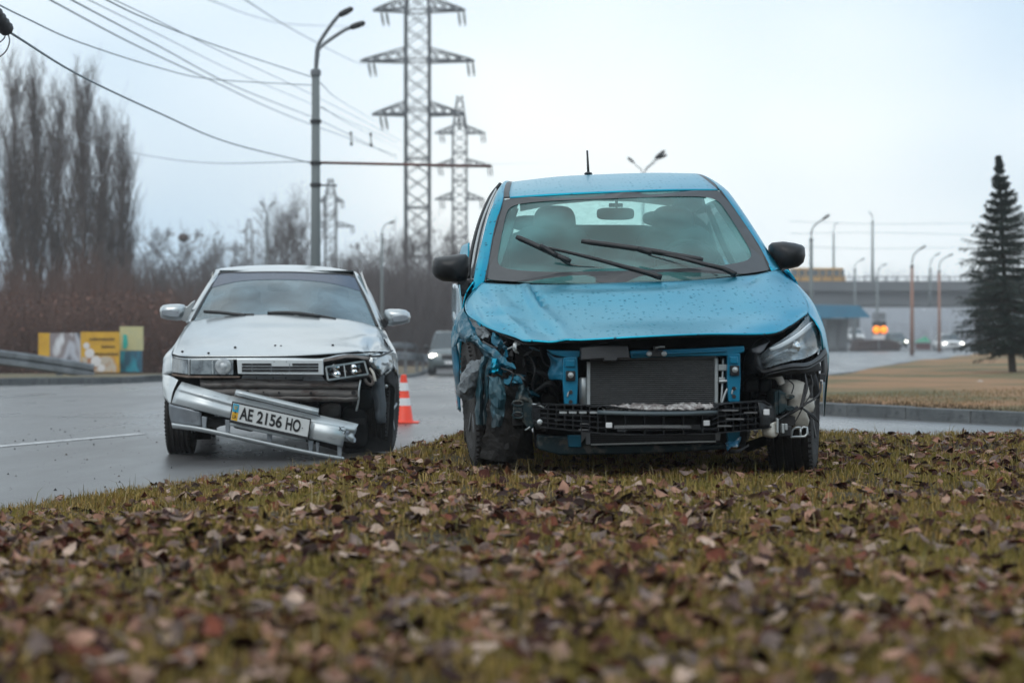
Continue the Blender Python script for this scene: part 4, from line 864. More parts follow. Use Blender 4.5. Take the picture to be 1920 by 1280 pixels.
# ---------------------------------------------------------------- traffic cone
cone = empty('traffic_cone', W(757, 792, 19.6), 0, 'orange-red traffic cone with two white bands beside the silver car', 'traffic cone'); cone.location.z = 0
pr = [(.088, .03), (.0275, .47)]; rr = lambda z: .088 + (.0275 - .088) * (z - .03) / .44
M['cone'] = pm('cone_plastic', (.85, .055, .018), (.7, .045, .015), 6, .45)
mb = MB(); mb.lathe([(.11, .012), (.088 * 1.04, .03), (rr(.47), .47), (.012, .475)], (0, 0, 0), 'z', 28); mb.build('cone_body', M['cone'], cone, smooth=True, bevel=.003)
for a, b in ((.17, .245), (.315, .395)): mb = MB(); mb.lathe([(rr(a) + .0025, a), (rr(b) + .0025, b)], (0, 0, 0), 'z', 28); mb.build('white_band', M['white'], cone, smooth=True, bevel=.001)
mb = MB(); mb.box((0, 0, .007), (.30, .30, .014)); mb.build('base', M['cone'], cone, bevel=.006)
q = MB(); q.ellipsoid(W(1838, 716.5, 33), (.06, .05, .03), 10, 6, p=.7); tag(q.build('paper_scrap', M['white']), 'crumpled white scrap of paper on the brown lawn', 'litter')

# ---------------------------------------------------------------- haze: one closed box of air
hz = MB(); hz.box((20, 295, 25), (420, 710, 56)); ho = hz.build('haze', None); ho['kind'] = 'stuff'
hm = bpy.data.materials.new('haze_air'); hm.use_nodes = True; nt = hm.node_tree; nt.nodes.clear(); o_ = _n(nt, 'ShaderNodeOutputMaterial'); v = _n(nt, 'ShaderNodeVolumePrincipled')
v.inputs['Color'].default_value = (.93, .96, 1, 1); v.inputs['Density'].default_value = .00075; v.inputs['Anisotropy'].default_value = .2; nt.links.new(v.outputs[0], o_.inputs['Volume']); ho.data.materials.append(hm)
# ================================================================ car helpers
class Frame:
    """turns pixels of the photograph + a depth in the car's own axes into local points of the car"""
    def __init__(s, root): s.m = Matrix.Translation(root.location) @ root.rotation_euler.to_matrix().to_4x4(); s.i = s.m.inverted(); s.o = s.i @ Vector((0, 0, CAMZ)); s.root = root
    def __call__(s, px, py, yl):
        d = s.i.to_3x3() @ Vector(((px - 960) / FPX, 1, -(py - 640) / FPX)); t = (yl - s.o.y) / d.y; return s.o + d * t
    def pix(s, v):
        w = s.m @ v; return 960 + w.x / w.y * FPX, 640 - (w.z - CAMZ) / w.y * FPX
def seg_dist(px, py, a, b):
    ax, ay = a; bx, by = b; t = max(0, min(1, ((px - ax) * (bx - ax) + (py - ay) * (by - ay)) / ((bx - ax) ** 2 + (by - ay) ** 2))); return math.hypot(px - ax - (bx - ax) * t, py - ay - (by - ay) * t), t
def sheet(F, name, rows, mat, parent, nu=6, nv=6, thick=.004, creases=(), rough=0, seed=0, smooth=True, rscale=9):
    """curved panel through control points (px,py,yl); creases: (a,b,width_px,height_m); rough: crumple amplitude (m)"""
    R = dense([[F(*p) if len(p) == 3 and not isinstance(p, Vector) else p for p in r] for r in rows], nu, nv)
    out = []
    for i, r in enumerate(R):
        o = []
        for j, v in enumerate(r):
            px, py = F.pix(v) if creases else (0, 0); dz = 0
            for (a, b, w, h) in creases:
                dd, t = seg_dist(px, py, a, b)
                if dd < w: dz += h * (1 - dd / w) * (math.sin(math.pi * min(1, max(0, .12 + .76 * t))))
            v = v + Vector((0, -dz * .35, dz))
            if rough:
                q = v * rscale + Vector((seed * 3.1, 0, 0)); rg = lambda w_: (.55 - abs(noise.noise(w_)) * 2.2)   # ridged: sharp folds between flats
                nz = Vector((noise.noise(q), rg(q + Vector((7, 3, 1))), rg(q + Vector((1, 9, 4))))); q2 = q * 2.3
                nz += Vector((noise.noise(q2), rg(q2 + Vector((7, 3, 1))), rg(q2 + Vector((1, 9, 4))))) * .4; v = v + nz * rough
            o.append(v)
        out.append(o)
    mb = MB(); mb.grid(out); return mb.build(name, mat, parent, smooth=smooth, thick=thick, fix=False)
def plate(F, name, poly, yl, dep, mat, parent, bevel=.003, smooth=False):
    mb = MB(); mb.prism([F(p[0], p[1], p[2] if len(p) > 2 else yl) for p in poly], (0, dep, 0)); return mb.build(name, mat, parent, bevel=bevel, smooth=smooth)
def boxp(F, mb, x0, y0, x1, y1, yl, dep):
    a, b = F(x0, y0, yl), F(x1, y1, yl); mb.box(((a.x + b.x) / 2, yl + dep / 2, (a.z + b.z) / 2), (abs(b.x - a.x), dep, abs(b.z - a.z))); return mb
def cable(F, name, pts, r, mat, parent, n=7, k=5):
    mb = MB(); mb.tube(spline([F(*p) for p in pts], k), r, n); return mb.build(name, mat, parent, smooth=True, fix=False)
def wheel_parts(parent, c, R_, w, rot, tyre, rim, grooves=4, rim_r=.62):
    """tyre with circumferential grooves and shoulder blocks; rim with spokes"""
    holder = None; hw = w / 2; prof = [(R_ * rim_r, -hw * .86), (R_ * .72, -hw * 1.0), (R_ * .90, -hw * .98), (R_ * .975, -hw * .86)]
    xs = np.linspace(-.78, .78, grooves + 1)
    for i in range(grooves + 1):
        x = xs[i]; prof += [(R_ * .996, hw * (x - .12 if i else x - .05)), (R_, hw * (x + (.10 if i < grooves else .05)))]
        if i < grooves: prof += [(R_ * .972, hw * (x + .13)), (R_ * .972, hw * (xs[i + 1] - .15))] if False else [(R_ * .970, hw * (x + .125)), (R_ * .970, hw * (x + .205))]
    prof += [(R_ * .975, hw * .86), (R_ * .90, hw * .98), (R_ * .72, hw * 1.0), (R_ * rim_r, hw * .86)]
    n = 72; mb = MB(); mb.lathe(prof, c, 'x', n, rot, closed=False)
    t = mb.build('tyre', tyre, parent, smooth=False, fix=False)
    t.data.polygons.foreach_set('use_smooth', [False] * len(t.data.polygons))
    mb = MB()   # shoulder sipes
    for k in range(60):
        a = 2 * math.pi * k / 60
        for sx in (-1, 1):
            q = Matrix.Rotation(a, 3, 'X'); p = q @ Vector((sx * hw * .86, 0, R_ * .978)); Rm = (rot @ q) if rot is not None else q
            pp = (rot @ p if rot is not None else p) + Vector(c); mb.box(pp, (hw * .22, .011, .012), Rm)
    o = mb.build('tread_block', tyre, parent, fix=False); o['kind'] = 'stuff'
    mb = MB(); rr = R_ * rim_r
    for sx in (1,):
        mb.lathe([(rr, hw * .84), (rr * .94, hw * .80), (rr * .90, hw * .45), (rr * .30, hw * .40), (rr * .22, hw * .6), (.001, hw * .62)], c, 'x', 36, rot); mb.lathe([(rr, -hw * .84), (rr * .94, -hw * .80), (rr * .90, -hw * .45), (rr * .30, -hw * .40), (rr * .22, -hw * .6), (.001, -hw * .62)], c, 'x', 36, rot)
    r = mb.build('rim', rim, parent, smooth=True, fix=False)
    for k in range(5):
        a = 2 * math.pi * k / 5
        for sx in (-1, 1):
            q = Matrix.Rotation(a, 3, 'X'); p0 = q @ Vector((sx * hw * .6, 0, rr * .2)); p1 = q @ Vector((sx * hw * .72, 0, rr * .93)); mb2 = MB()
            tr = lambda v: (rot @ v if rot is not None else v) + Vector(c); mb2.bar(tr(p0), tr(p1), .05, .02); mb2.build('spoke', rim, parent, bevel=.004)

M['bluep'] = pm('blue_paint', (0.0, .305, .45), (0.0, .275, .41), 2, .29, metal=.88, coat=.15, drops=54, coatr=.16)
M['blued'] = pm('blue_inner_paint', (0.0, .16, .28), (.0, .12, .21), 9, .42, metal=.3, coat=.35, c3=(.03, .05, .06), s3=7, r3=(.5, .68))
M['teald'] = pm('dirty_teal_metal', (.005, .020, .027), (.010, .034, .042), 12, .5, metal=.3, c3=(.09, .09, .08), s3=18, r3=(.5, .62))
M['bluecr'] = pm('scuffed_blue_paint', (.003, .07, .115), (.006, .12, .18), 5, .36, metal=.6, coat=.15, c3=(.09, .13, .155), s3=13, r3=(.62, .74), bump=.1, bscale=30)
M['liner'] = pm('scuffed_liner', (.13, .15, .165), (.08, .095, .105), 7, .6, c3=(.22, .25, .27), s3=14, r3=(.55, .7), bump=.2, bscale=40)
M['linerb'] = pm('blue_stained_liner', (.02, .085, .115), (.03, .05, .06), 6, .5, metal=.2, c3=(.10, .2, .26), s3=9, r3=(.56, .72))
M['blackg'] = pm('satin_black', (.010, .011, .013), (.022, .024, .027), 11, .42, coat=.05, spec=.3)
M['frit'] = pm('dark_glass_edge', (.022, .024, .028), (.03, .033, .037), 18, .3, coat=.1)
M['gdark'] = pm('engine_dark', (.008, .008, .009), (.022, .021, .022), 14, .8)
M['fin'] = pm('condenser_fin', (.19, .195, .20), (.13, .135, .14), 30, .5, metal=.6, stretch=(1, 1, 6))
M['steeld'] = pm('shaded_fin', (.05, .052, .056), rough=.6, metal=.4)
M['alu'] = pm('aluminium', (.50, .54, .55), (.38, .41, .42), 14, .42, metal=.6)
M['beige'] = pm('aged_white_plastic', (.60, .58, .52), (.50, .48, .44), 6, .5, c3=(.34, .31, .27), s3=16, r3=(.52, .72))
M['chrome'] = pm('chrome', (.85, .87, .88), rough=.10, metal=1.0)
M['lens'] = glass('headlamp_lens', (.95, .97, .98), -.02, .12, .03, (.6, .65, .68))
M['wscr'] = glass('windscreen_glass', (.50, .80, .78), -.01, .03, .24, (.18, .46, .46), drops=3)
M['sglass'] = glass('side_glass', (.22, .28, .29), .05, .02, .10, (.2, .3, .3))
M['rglass'] = glass('wet_rear_glass', (.95, 1, .99), -.03, .1, .12, (.75, .88, .86), drops=26)
M['seat'] = pm('seat_cloth', (.035, .05, .055), (.05, .065, .07), 5, .9)
M['trim'] = pm('light_trim', (.20, .26, .26), rough=.8)

# ================================================================ the blue car
blue = empty('wrecked_car', (.623, 9.65, .165), rad(1.2), 'blue hatchback on the leafy grass, front bumper torn off and one corner crushed', 'car')
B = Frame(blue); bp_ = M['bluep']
# bonnet
hood = [[(903, 531, 0.52), (944.0, 533.2, 0.448), (960, 534, 0.42), (990.0, 534.0, 0.396), (1060, 534, 0.34), (1180, 530, 0.3), (1300, 526, 0.34), (1390, 519, 0.42), (1425, 514, 0.46), (1455, 507, 0.54)],
        [(884, 550, 0.4), (933.0, 550.7, 0.292), (952, 551, 0.25), (984.4, 551.3, 0.22), (1060, 552, 0.15), (1180, 548, 0.12), (1300, 543, 0.15), (1400, 535, 0.22), (1450, 530, 0.28), (1484, 527, 0.4)],
        [(872, 570, 0.22), (922.4, 574.3, 0.076), (942, 576, 0.02), (975.9, 577.2, -0.01), (1055, 580, -0.08), (1180, 577, -0.12), (1310, 571, -0.1), (1415, 561, -0.04), (1465, 556, 0.02), (1505, 552, 0.17)],
        [(876, 588, 0.02), (923.5, 596.6, -0.138), (942, 600, -0.2), (975.9, 601.5, -0.236), (1055, 605, -0.32), (1185, 602, -0.36), (1320, 597, -0.34), (1428, 588, -0.28), (1478, 581, -0.2), (1514, 572, -0.03)],
        [(892, 602, -0.12), (939.5, 616.4, -0.322), (958, 622, -0.4), (988.6, 622.9, -0.436), (1060, 625, -0.52), (1190, 619, -0.58), (1325, 614, -0.55), (1436, 608, -0.48), (1482, 598, -0.32), (1515, 581, -0.12)],
        [(905, 611, -0.2), (962.6, 634.0, -0.502), (985, 643, -0.62), (1016.5, 641.5, -0.641), (1090, 638, -0.69), (1200, 632, -0.74), (1320, 627, -0.72), (1440, 626, -0.6), (1480, 611, -0.42), (1513, 588, -0.2)]]
lip = [[(p[0], p[1] + 1.5, p[2] + .004) for p in hood[-1]], [(p[0], p[1] + 3.5, p[2] + .03) for p in hood[-1]]]
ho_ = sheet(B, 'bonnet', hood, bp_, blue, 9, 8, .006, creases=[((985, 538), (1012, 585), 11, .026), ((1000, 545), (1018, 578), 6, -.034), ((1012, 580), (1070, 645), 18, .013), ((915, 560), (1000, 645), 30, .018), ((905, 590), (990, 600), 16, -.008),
    ((960, 600), (1060, 640), 22, -.006), ((1180, 541), (1290, 533), 10, -.006), ((1050, 542), (1180, 541), 8, -.006), ((880, 565), (905, 610), 10, .010), ((1380, 525), (1440, 600), 26, .006), ((900, 545), (925, 575), 12, -.012), ((1420, 520), (1395, 535), 8, -.008)])
sheet(B, 'bonnet_lip', lip, M['gdark'], blue, 6, 2, .003)
# cowl, windscreen
sheet(B, 'cowl', [[(905, 533, .56), (1060, 536, .42), (1180, 533, .38), (1300, 529, .42), (1452, 512, .58)], [(905, 542, .50), (1060, 545, .34), (1180, 541, .30), (1300, 537, .34), (1452, 520, .50)]], M['blackg'], blue, 6, 3, .01)
def ws(u, v):
    L = [(911, 524, .60), (921, 470, .86), (932, 418, 1.08), (945, 374, 1.28)]; C = [(1180, 529, .42), (1168, 470, .70), (1158, 412, .95), (1150, 362, 1.20)]; Rr = [(1446, 506, .60), (1418, 455, .86), (1384, 404, 1.08), (1350, 358, 1.28)]
    return L, C, Rr
wsL = [(911, 525, .60), (921, 470, .86), (932, 418, 1.08), (945, 374, 1.28)]; wsl = [(1040, 532, .46), (1040, 471, .74), (1043, 414, .98), (1047, 366, 1.22)]
wsC = [(1180, 530, .42), (1168, 468, .71), (1158, 411, .955), (1150, 362, 1.20)]; wsr = [(1320, 523, .46), (1298, 463, .74), (1275, 407, .98), (1252, 358.5, 1.22)]; wsR = [(1447, 507, .60), (1418, 455, .86), (1384, 404, 1.08), (1350, 358, 1.28)]
rowsW = [[c[i] for c in (wsL, wsl, wsC, wsr, wsR)] for i in range(4)]
sheet(B, 'windscreen', rowsW, M['wscr'], blue, 10, 12, 0)
# frit: a dark border ring printed on the glass, set 3 mm proud
WD = dense([[B(*p) for p in r] for r in rowsW], 10, 12); nr, nc = len(WD), len(WD[0])
def wpt(u, v, off=-.006):
    x = u * (nc - 1); y = v * (nr - 1); i = min(int(y), nr - 2); j = min(int(x), nc - 2); fx, fy = x - j, y - i
    p = (WD[i][j] * (1 - fx) + WD[i][j + 1] * fx) * (1 - fy) + (WD[i + 1][j] * (1 - fx) + WD[i + 1][j + 1] * fx) * fy; return p + Vector((0, off, -off * .3))
def ring_uv(k, n, inset_l, inset_r, inset_b, inset_t, pw):
    a = 2 * math.pi * k / n; c, s_ = math.cos(a), math.sin(a); x = math.copysign(abs(c) ** pw, c); y = math.copysign(abs(s_) ** pw, s_)
    x0, x1, y0, y1 = inset_l, 1 - inset_r, inset_b, 1 - inset_t; return (x0 + x1) / 2 + x * (x1 - x0) / 2, (y0 + y1) / 2 + y * (y1 - y0) / 2
n = 280; ou = [ring_uv(k, n, .0, .0, .0, .0, .06) for k in range(n)]; iu = [ring_uv(k, n, .030, .040, .115, .075, .20) for k in range(n)]; ms = 7
mb = MB(); mb.add([wpt(a[0] + (b[0] - a[0]) * q / ms, a[1] + (b[1] - a[1]) * q / ms) for q in range(ms + 1) for a, b in zip(ou, iu)], [(q * n + k, q * n + (k + 1) % n, (q + 1) * n + (k + 1) % n, (q + 1) * n + k) for q in range(ms) for k in range(n)]); mb.build('windscreen_border', M['frit'], blue, fix=False)
# roof skin with grooves
roof = [[(956, 371.5, 1.29), (1040, 366, 1.22), (1150, 361, 1.20), (1255, 357.5, 1.22), (1346, 357, 1.29)], [(955, 358, 1.5), (1042, 350, 1.46), (1150, 346, 1.45), (1250, 343, 1.46), (1331, 344, 1.5)],
        [(958, 346, 1.85), (1045, 337, 1.85), (1150, 333, 1.85), (1240, 330, 1.85), (1312, 330, 1.85)], [(962, 342, 2.3), (1048, 332, 2.3), (1150, 327, 2.3), (1228, 325, 2.3), (1297, 326, 2.3)],
        [(975, 349, 2.9), (1050, 338, 2.9), (1145, 333, 2.9), (1210, 331, 2.9), (1270, 331, 2.9)], [(985, 366, 3.4), (1052, 356, 3.45), (1140, 351, 3.5), (1200, 349, 3.45), (1255, 349, 3.4)]]
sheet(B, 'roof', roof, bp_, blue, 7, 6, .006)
for nm, rows in (('roof_seam', [[(942, 373, 1.30), (948, 372, 1.31), (957, 371.5, 1.30)], [(944, 357, 1.5), (949, 356, 1.51), (956, 357.5, 1.5)], [(950, 343, 1.85), (954, 343, 1.86), (959, 345.5, 1.85)], [(954, 341, 2.3), (958, 341, 2.3), (963, 342, 2.3)]]),
                 ('roof_seam', [[(1345, 357, 1.30), (1351, 357.5, 1.31), (1356, 359, 1.30)], [(1330, 344, 1.5), (1337, 344, 1.51), (1342, 345, 1.5)], [(1311, 330, 1.85), (1317, 330, 1.86), (1322, 331, 1.85)], [(1296, 326, 2.3), (1301, 326, 2.3), (1306, 327, 2.3)]])):
    sheet(B, nm, rows, M['blackg'], blue, 3, 5, .004)
# A pillars and roof side rails
sheet(B, 'a_pillar', [[(886, 545, .50), (898, 538, .54), (910, 530, .58)], [(891, 505, .68), (901, 500, .68), (914, 503, .69)], [(902, 460, .90), (909, 458, .90), (922, 461, .89)], [(913, 415, 1.12), (920, 413, 1.11), (932, 414, 1.09)], [(924, 385, 1.25), (932, 380, 1.25), (943, 376, 1.26)], [(934, 358, 1.5), (939, 354, 1.5), (945, 357, 1.5)], [(944, 343, 1.9), (947, 341, 1.9), (951, 343, 1.9)], [(950, 341, 2.3), (953, 340, 2.3), (956, 341, 2.3)]], bp_, blue, 4, 5, .006)
sheet(B, 'a_pillar', [[(1447, 509, .56), (1455, 506, .60), (1463, 506, .66)], [(1422, 462, .84), (1431, 464, .85), (1436, 465, .90)], [(1386, 406, 1.10), (1396, 409, 1.12), (1402, 412, 1.16)], [(1352, 359, 1.28), (1363, 363, 1.32), (1372, 369, 1.38)], [(1340, 344, 1.5), (1350, 348, 1.5), (1356, 352, 1.52)], [(1320, 330, 1.85), (1327, 333, 1.85), (1332, 336, 1.85)], [(1303, 326, 2.3), (1308, 327, 2.3), (1312, 329, 2.3)]], bp_, blue, 4, 5, .006)
cable(B, 'pillar_gasket', [(1447, 509, .575), (1419, 457, .85), (1384, 405, 1.08), (1351, 358, 1.27)], .006, M['black'], blue)
cable(B, 'pillar_gasket', [(910, 528, .57), (920, 470, .85), (931, 418, 1.07), (944, 375, 1.27)], .005, M['black'], blue)
# body sides: local coordinates with the car's 2 degree roll
def RL(x, y, z): return Vector((x - z * .037 + .03, y, z + x * .037))
def side_rows(sx):
    rows = []
    for y, k in ((.50, 1.0), (.9, 1.0), (1.6, 1.0), (2.3, 1.0), (2.8, .985), (3.2, .95), (3.45, .90)):
        zb_ = .97 + .02 * (y - .5) if y < 3.3 else 1.02; rows.append([RL(sx * .80 * k, y, .20), RL(sx * .865 * k, y, .32), RL(sx * .882 * k, y, .55), RL(sx * .868 * k, y, .78), RL(sx * .845 * k, y, .90), RL(sx * .80 * k, y, zb_)])
    return rows
for sx in (-1, 1):
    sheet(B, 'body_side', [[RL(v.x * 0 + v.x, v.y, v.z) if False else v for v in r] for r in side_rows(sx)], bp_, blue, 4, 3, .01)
    rr_ = [[RL(sx * .80, .62, .97), RL(sx * .71, .98, 1.18), RL(sx * .615, 1.32, 1.40)], [RL(sx * .80, 1.3, .985), RL(sx * .72, 1.4, 1.2), RL(sx * .63, 1.6, 1.42)], [RL(sx * .80, 2.2, 1.0), RL(sx * .71, 2.2, 1.22), RL(sx * .62, 2.2, 1.44)], [RL(sx * .78, 2.9, 1.02), RL(sx * .69, 2.9, 1.2), RL(sx * .60, 2.8, 1.42)], [RL(sx * .73, 3.3, 1.03), RL(sx * .65, 3.2, 1.2), RL(sx * .58, 3.1, 1.38)]]
    sheet(B, 'side_window', rr_, M['sglass'], blue, 4, 4, 0)
    for pts in ([(sx * .81, .60, .965), (sx * .81, 1.3, .985), (sx * .81, 2.2, 1.0), (sx * .79, 2.9, 1.02), (sx * .74, 3.3, 1.03)], [(sx * .80, 1.45, .985), (sx * .72, 1.5, 1.2), (sx * .635, 1.6, 1.41)], [(sx * .80, 2.35, 1.0), (sx * .71, 2.35, 1.2), (sx * .625, 2.35, 1.43)]):
        mb = MB(); mb.tube(spline([RL(*p) for p in pts], 4), .02, 6); mb.build('window_frame', M['blackg'], blue, smooth=True)
# visible sliver of the left flank: glass edge, weather strip, door edge
sheet(B, 'window_edge', [[(880, 528, .78), (884, 500, .95), (890, 462, 1.2), (902, 415, 1.45), (918, 375, 1.6), (930, 353, 1.7)], [(888, 528, .66), (893, 498, .80), (901, 458, .98), (911, 415, 1.18), (922, 385, 1.3), (933, 358, 1.5)]], M['alu'], blue, 5, 2, .003)
cable(B, 'weather_strip', [(878, 520, 1.2), (881, 490, 1.3), (890, 447, 1.5), (903, 405, 1.7), (920, 368, 1.9), (938, 345, 2.0)], .011, M['black'], blue)
cable(B, 'weather_strip', [(887, 520, .70), (889, 500, .82), (896, 460, .98), (906, 418, 1.2), (919, 384, 1.4), (932, 357, 1.55)], .006, M['black'], blue)
sheet(B, 'quarter_panel', [[(866, 462, 2.9), (872, 458, 2.7), (880, 455, 2.5)], [(862, 480, 2.9), (870, 478, 2.7), (880, 480, 2.5)], [(858, 520, 2.9), (866, 520, 2.7), (880, 520, 2.5)]], bp_, blue, 3, 3, .004)
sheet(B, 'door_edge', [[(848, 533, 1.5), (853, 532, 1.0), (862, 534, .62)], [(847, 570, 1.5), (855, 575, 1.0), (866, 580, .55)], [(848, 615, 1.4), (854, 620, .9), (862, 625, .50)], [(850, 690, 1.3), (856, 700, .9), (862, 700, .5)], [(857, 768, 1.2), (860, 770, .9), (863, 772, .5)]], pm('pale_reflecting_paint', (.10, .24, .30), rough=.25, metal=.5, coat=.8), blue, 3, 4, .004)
# rear shell, rear window and tailgate
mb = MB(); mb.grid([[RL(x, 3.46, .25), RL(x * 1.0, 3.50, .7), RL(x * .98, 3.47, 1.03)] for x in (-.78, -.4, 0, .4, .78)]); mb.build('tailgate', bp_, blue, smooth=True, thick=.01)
mb = MB(); mb.grid([[B(1098 + x * 160, 436, 3.42), B(1101 + x * 150, 405, 3.30), B(1104 + x * 138, 376 - x * 4, 3.16)] for x in (-1, -.5, 0, .5, 1)]); mb.build('rear_window', M['rglass'], blue, smooth=True, fix=False)
# cabin
def blob(name, c, r, mat, p=.75, rot=None): mb = MB(); mb.ellipsoid(c, r, 18, 12, rot, p); return mb.build(name, mat, blue, smooth=True, fix=False)
mb = MB(); mb.box(RL(0, 1.6, .35), (1.5, 2.6, .06)); mb.build('cabin_floor', M['seat'], blue)
mb = MB(); mb.grid([[RL(x * .74, .62, .96 + .02 * math.cos(x * 2)), RL(x * .74, .85, .99 + .05 * math.exp(-((x - .45) / .25) ** 2)), RL(x * .74, 1.1, .95)] for x in np.linspace(-1, 1, 15)]); mb.build('dashboard', M['seat'], blue, smooth=True, thick=.02)
mb = MB(); mb.grid([[RL(x * .74, 1.1, .95), RL(x * .74, 1.12, .55)] for x in (-1, 0, 1)]); mb.build('dash_front', M['seat'], blue)
sT = Matrix.Rotation(rad(-14), 3, 'X')
for sx, nm in ((-1, 'l'), (1, 'r')):
    s_ = empty('seat', (0, 0, 0)); s_.parent = blue
    for q, c, r in (('backrest', B(1035 if sx < 0 else 1268, 505, 1.95), (.25, .10, .27)), ('headrest', B(1040 if sx < 0 else 1262, 424, 1.99), (.125, .06, .12)), ('cushion', RL(sx * .37, 1.62, .55), (.26, .28, .09))):
        mb = MB(); mb.ellipsoid(c, r, 18, 12, sT if q != 'cushion' else None, .62); mb.build(q, M['seat'], s_, smooth=True, fix=False)
mb = MB(); mb.ellipsoid(RL(0, 2.95, 1.0), (.66, .10, .38), 22, 12, sT, .5); mb.build('rear_bench', M['seat'], blue, smooth=True, fix=False)
for x in (-.42, .42): blob('rear_headrest', RL(x, 3.0, 1.40), (.13, .05, .05), M['seat'])
mb = MB(); mb.tube([RL(.38 + .19 * math.cos(a), 1.28 - .06 * math.sin(a), 1.0 + .17 * math.sin(a)) for a in np.linspace(0, 6.283, 29)], .015, 8); mb.tube([RL(.2, 1.27, 1.0), RL(.56, 1.27, 1.0)], .02, 6); mb.build('steering_wheel', M['blackg'], blue, smooth=True)
mb = MB(); mb.ellipsoid(B(1154, 401, 1.42), (.105, .02, .034), 20, 10, None, .5); mb.tube([B(1156, 388, 1.40), B(1156, 372, 1.34)], .008, 6); o = mb.build('rear_view_mirror', M['blackg'], blue, smooth=True, fix=False)
mb = MB(); boxp(B, mb, 1142, 381, 1168, 388, 1.40, .03); mb.build('mirror_mount', M['blackg'], blue, bevel=.004)
mb = MB(); boxp(B, mb, 1194, 366, 1210, 377, 1.30, .005); mb.build('sticker', M['alu'], blue)
mb = MB(); mb.grid([[RL(x * .50, 1.34, 1.45 - .04 * x * x), RL(x * .50, 1.7, 1.53 - .06 * x * x), RL(x * .50, 2.4, 1.565 - .06 * x * x), RL(x * .48, 3.12, 1.54 - .05 * x * x)] for x in (-1, -.5, 0, .5, 1)]); mb.build('headliner', M['trim'], blue, smooth=True, thick=.01)
for sx in (-1, 1):
    mb = MB(); mb.grid([[RL(sx * .74, .70, .99), RL(sx * .70, .86, 1.08), RL(sx * .58, 1.34, 1.38)], [RL(sx * .69, .73, .99), RL(sx * .65, .9, 1.08), RL(sx * .54, 1.36, 1.38)]]); mb.build('pillar_trim', M['trim'], blue, smooth=True, thick=.02)
    mb = MB(); mb.grid([[RL(sx * .62, 2.6, 1.54), RL(sx * .74, 2.6, .95)], [RL(sx * .50, 3.2, 1.54), RL(sx * .62, 3.4, .95)]]); mb.build('c_pillar_trim', M['seat'], blue, thick=.02)
    mb = MB(); mb.grid([[RL(sx * .76, .8, .95), RL(sx * .78, .8, .4)], [RL(sx * .76, 3.2, .95), RL(sx * .76, 3.2, .4)]]); mb.build('door_trim', M['seat'], blue)
# wipers
def wiper(arm, blade_, extra=None):
    w = empty('wiper', (0, 0, 0)); w.parent = blue
    mb = MB(); P_ = spline([B(*p) for p in arm], 4); n_ = len(P_); mb.tube(P_, [.007 + .009 * (i / n_) for i in range(n_)], 8); mb.build('wiper_arm', M['blackg'], w, smooth=True, fix=False)
    mb = MB(); P_ = spline([B(*p) for p in blade_], 4); mb.tube(P_, [.011] + [.0145] * (len(P_) - 2) + [.011], 8); mb.build('wiper_blade', M['black'], w, smooth=True, fix=False)
    if extra: mb = MB(); mb.tube(spline([B(*p) for p in extra], 3), [.014, .018, .018, .018, .018, .016, .010][:7] if False else .015, 8); mb.build('wiper_joint', M['blackg'], w, smooth=True, fix=False)
wiper([(1024, 464, .58), (1070, 474, .52), (1130, 489, .46), (1170, 500, .40), (1208, 510, .36), (1240, 520, .33)], [(968, 444, .62), (1000, 458, .60), (1040, 477, .56), (1070, 490, .54)], [(1012, 461, .575), (1025, 468, .57), (1045, 480, .55)])
wiper([(1200, 470, .60), (1260, 480, .54), (1316, 494, .47), (1357, 504, .42), (1380, 515, .40)], [(1090, 452, .62), (1150, 460, .60), (1220, 470, .57), (1270, 479, .55), (1318, 487, .54)], [(1195, 466, .57), (1210, 471, .565), (1222, 474, .56)])
for pts in ([(1040, 478, .66), (1072, 497, .60), (1130, 504, .56), (1200, 520, .5)], [(1216, 478, .66), (1262, 492, .60), (1305, 506, .56), (1345, 517, .5)]): cable(B, 'wiper_linkage', pts, .006, M['teald'], blue)
mb = MB(); mb.tube([B(1103, 322, 2.45), B(1101, 283, 2.55)], [.008, .006], 8); mb.ellipsoid(B(1103, 326, 2.4), (.025, .04, .012)); mb.build('roof_aerial', M['blackg'], blue, smooth=True, fix=False)
# door mirrors
def dmirror(c, r, rot, stalk, sx):
    m_ = empty('door_mirror', (0, 0, 0)); m_.parent = blue
    mb = MB(); V0 = len(mb.V); mb.ellipsoid(c, r, 24, 16, rot, .55); mb.build('housing', M['blackg'], m_, smooth=True, fix=False)
    mb = MB(); mb.prism([B(*p) for p in stalk], (0, .06, 0)); mb.build('stalk', M['black'], m_, bevel=.006)
rl = Matrix.Rotation(rad(-5), 3, 'Y'); c_ = B(845, 504, .82)
def mirror_shape(pts, yl, dep, name, par):
    """rounded housing: outline in front, swelling toward the camera"""
    P_ = [B(*p, yl) for p in pts]; c = sum(P_, Vector()) / len(P_); mb = MB(); rings = []
    for k, (sc, dy) in enumerate(((1.0, dep), (1.02, dep * .6), (1.0, dep * .25), (.90, 0), (.70, -.035), (.4, -.055), (.1, -.060))): rings.append([c + (p - c) * sc + Vector((0, dy, 0)) for p in P_])
    n = len(P_); vs = [v for r in rings for v in r]; fs = [(i * n + k, i * n + (k + 1) % n, (i + 1) * n + (k + 1) % n, (i + 1) * n + k) for i in range(len(rings) - 1) for k in range(n)] + [tuple(range(n)), tuple(range((len(rings) - 1) * n, len(rings) * n))]
    mb.add(vs, fs); return mb.build(name, M['blackg'], par, smooth=True)
mpL = [(809, 500), (810, 490), (815, 483), (835, 479), (860, 476), (873, 476), (878, 482), (879, 500), (877, 515), (874, 526), (855, 528), (830, 526), (816, 519), (811, 511)]
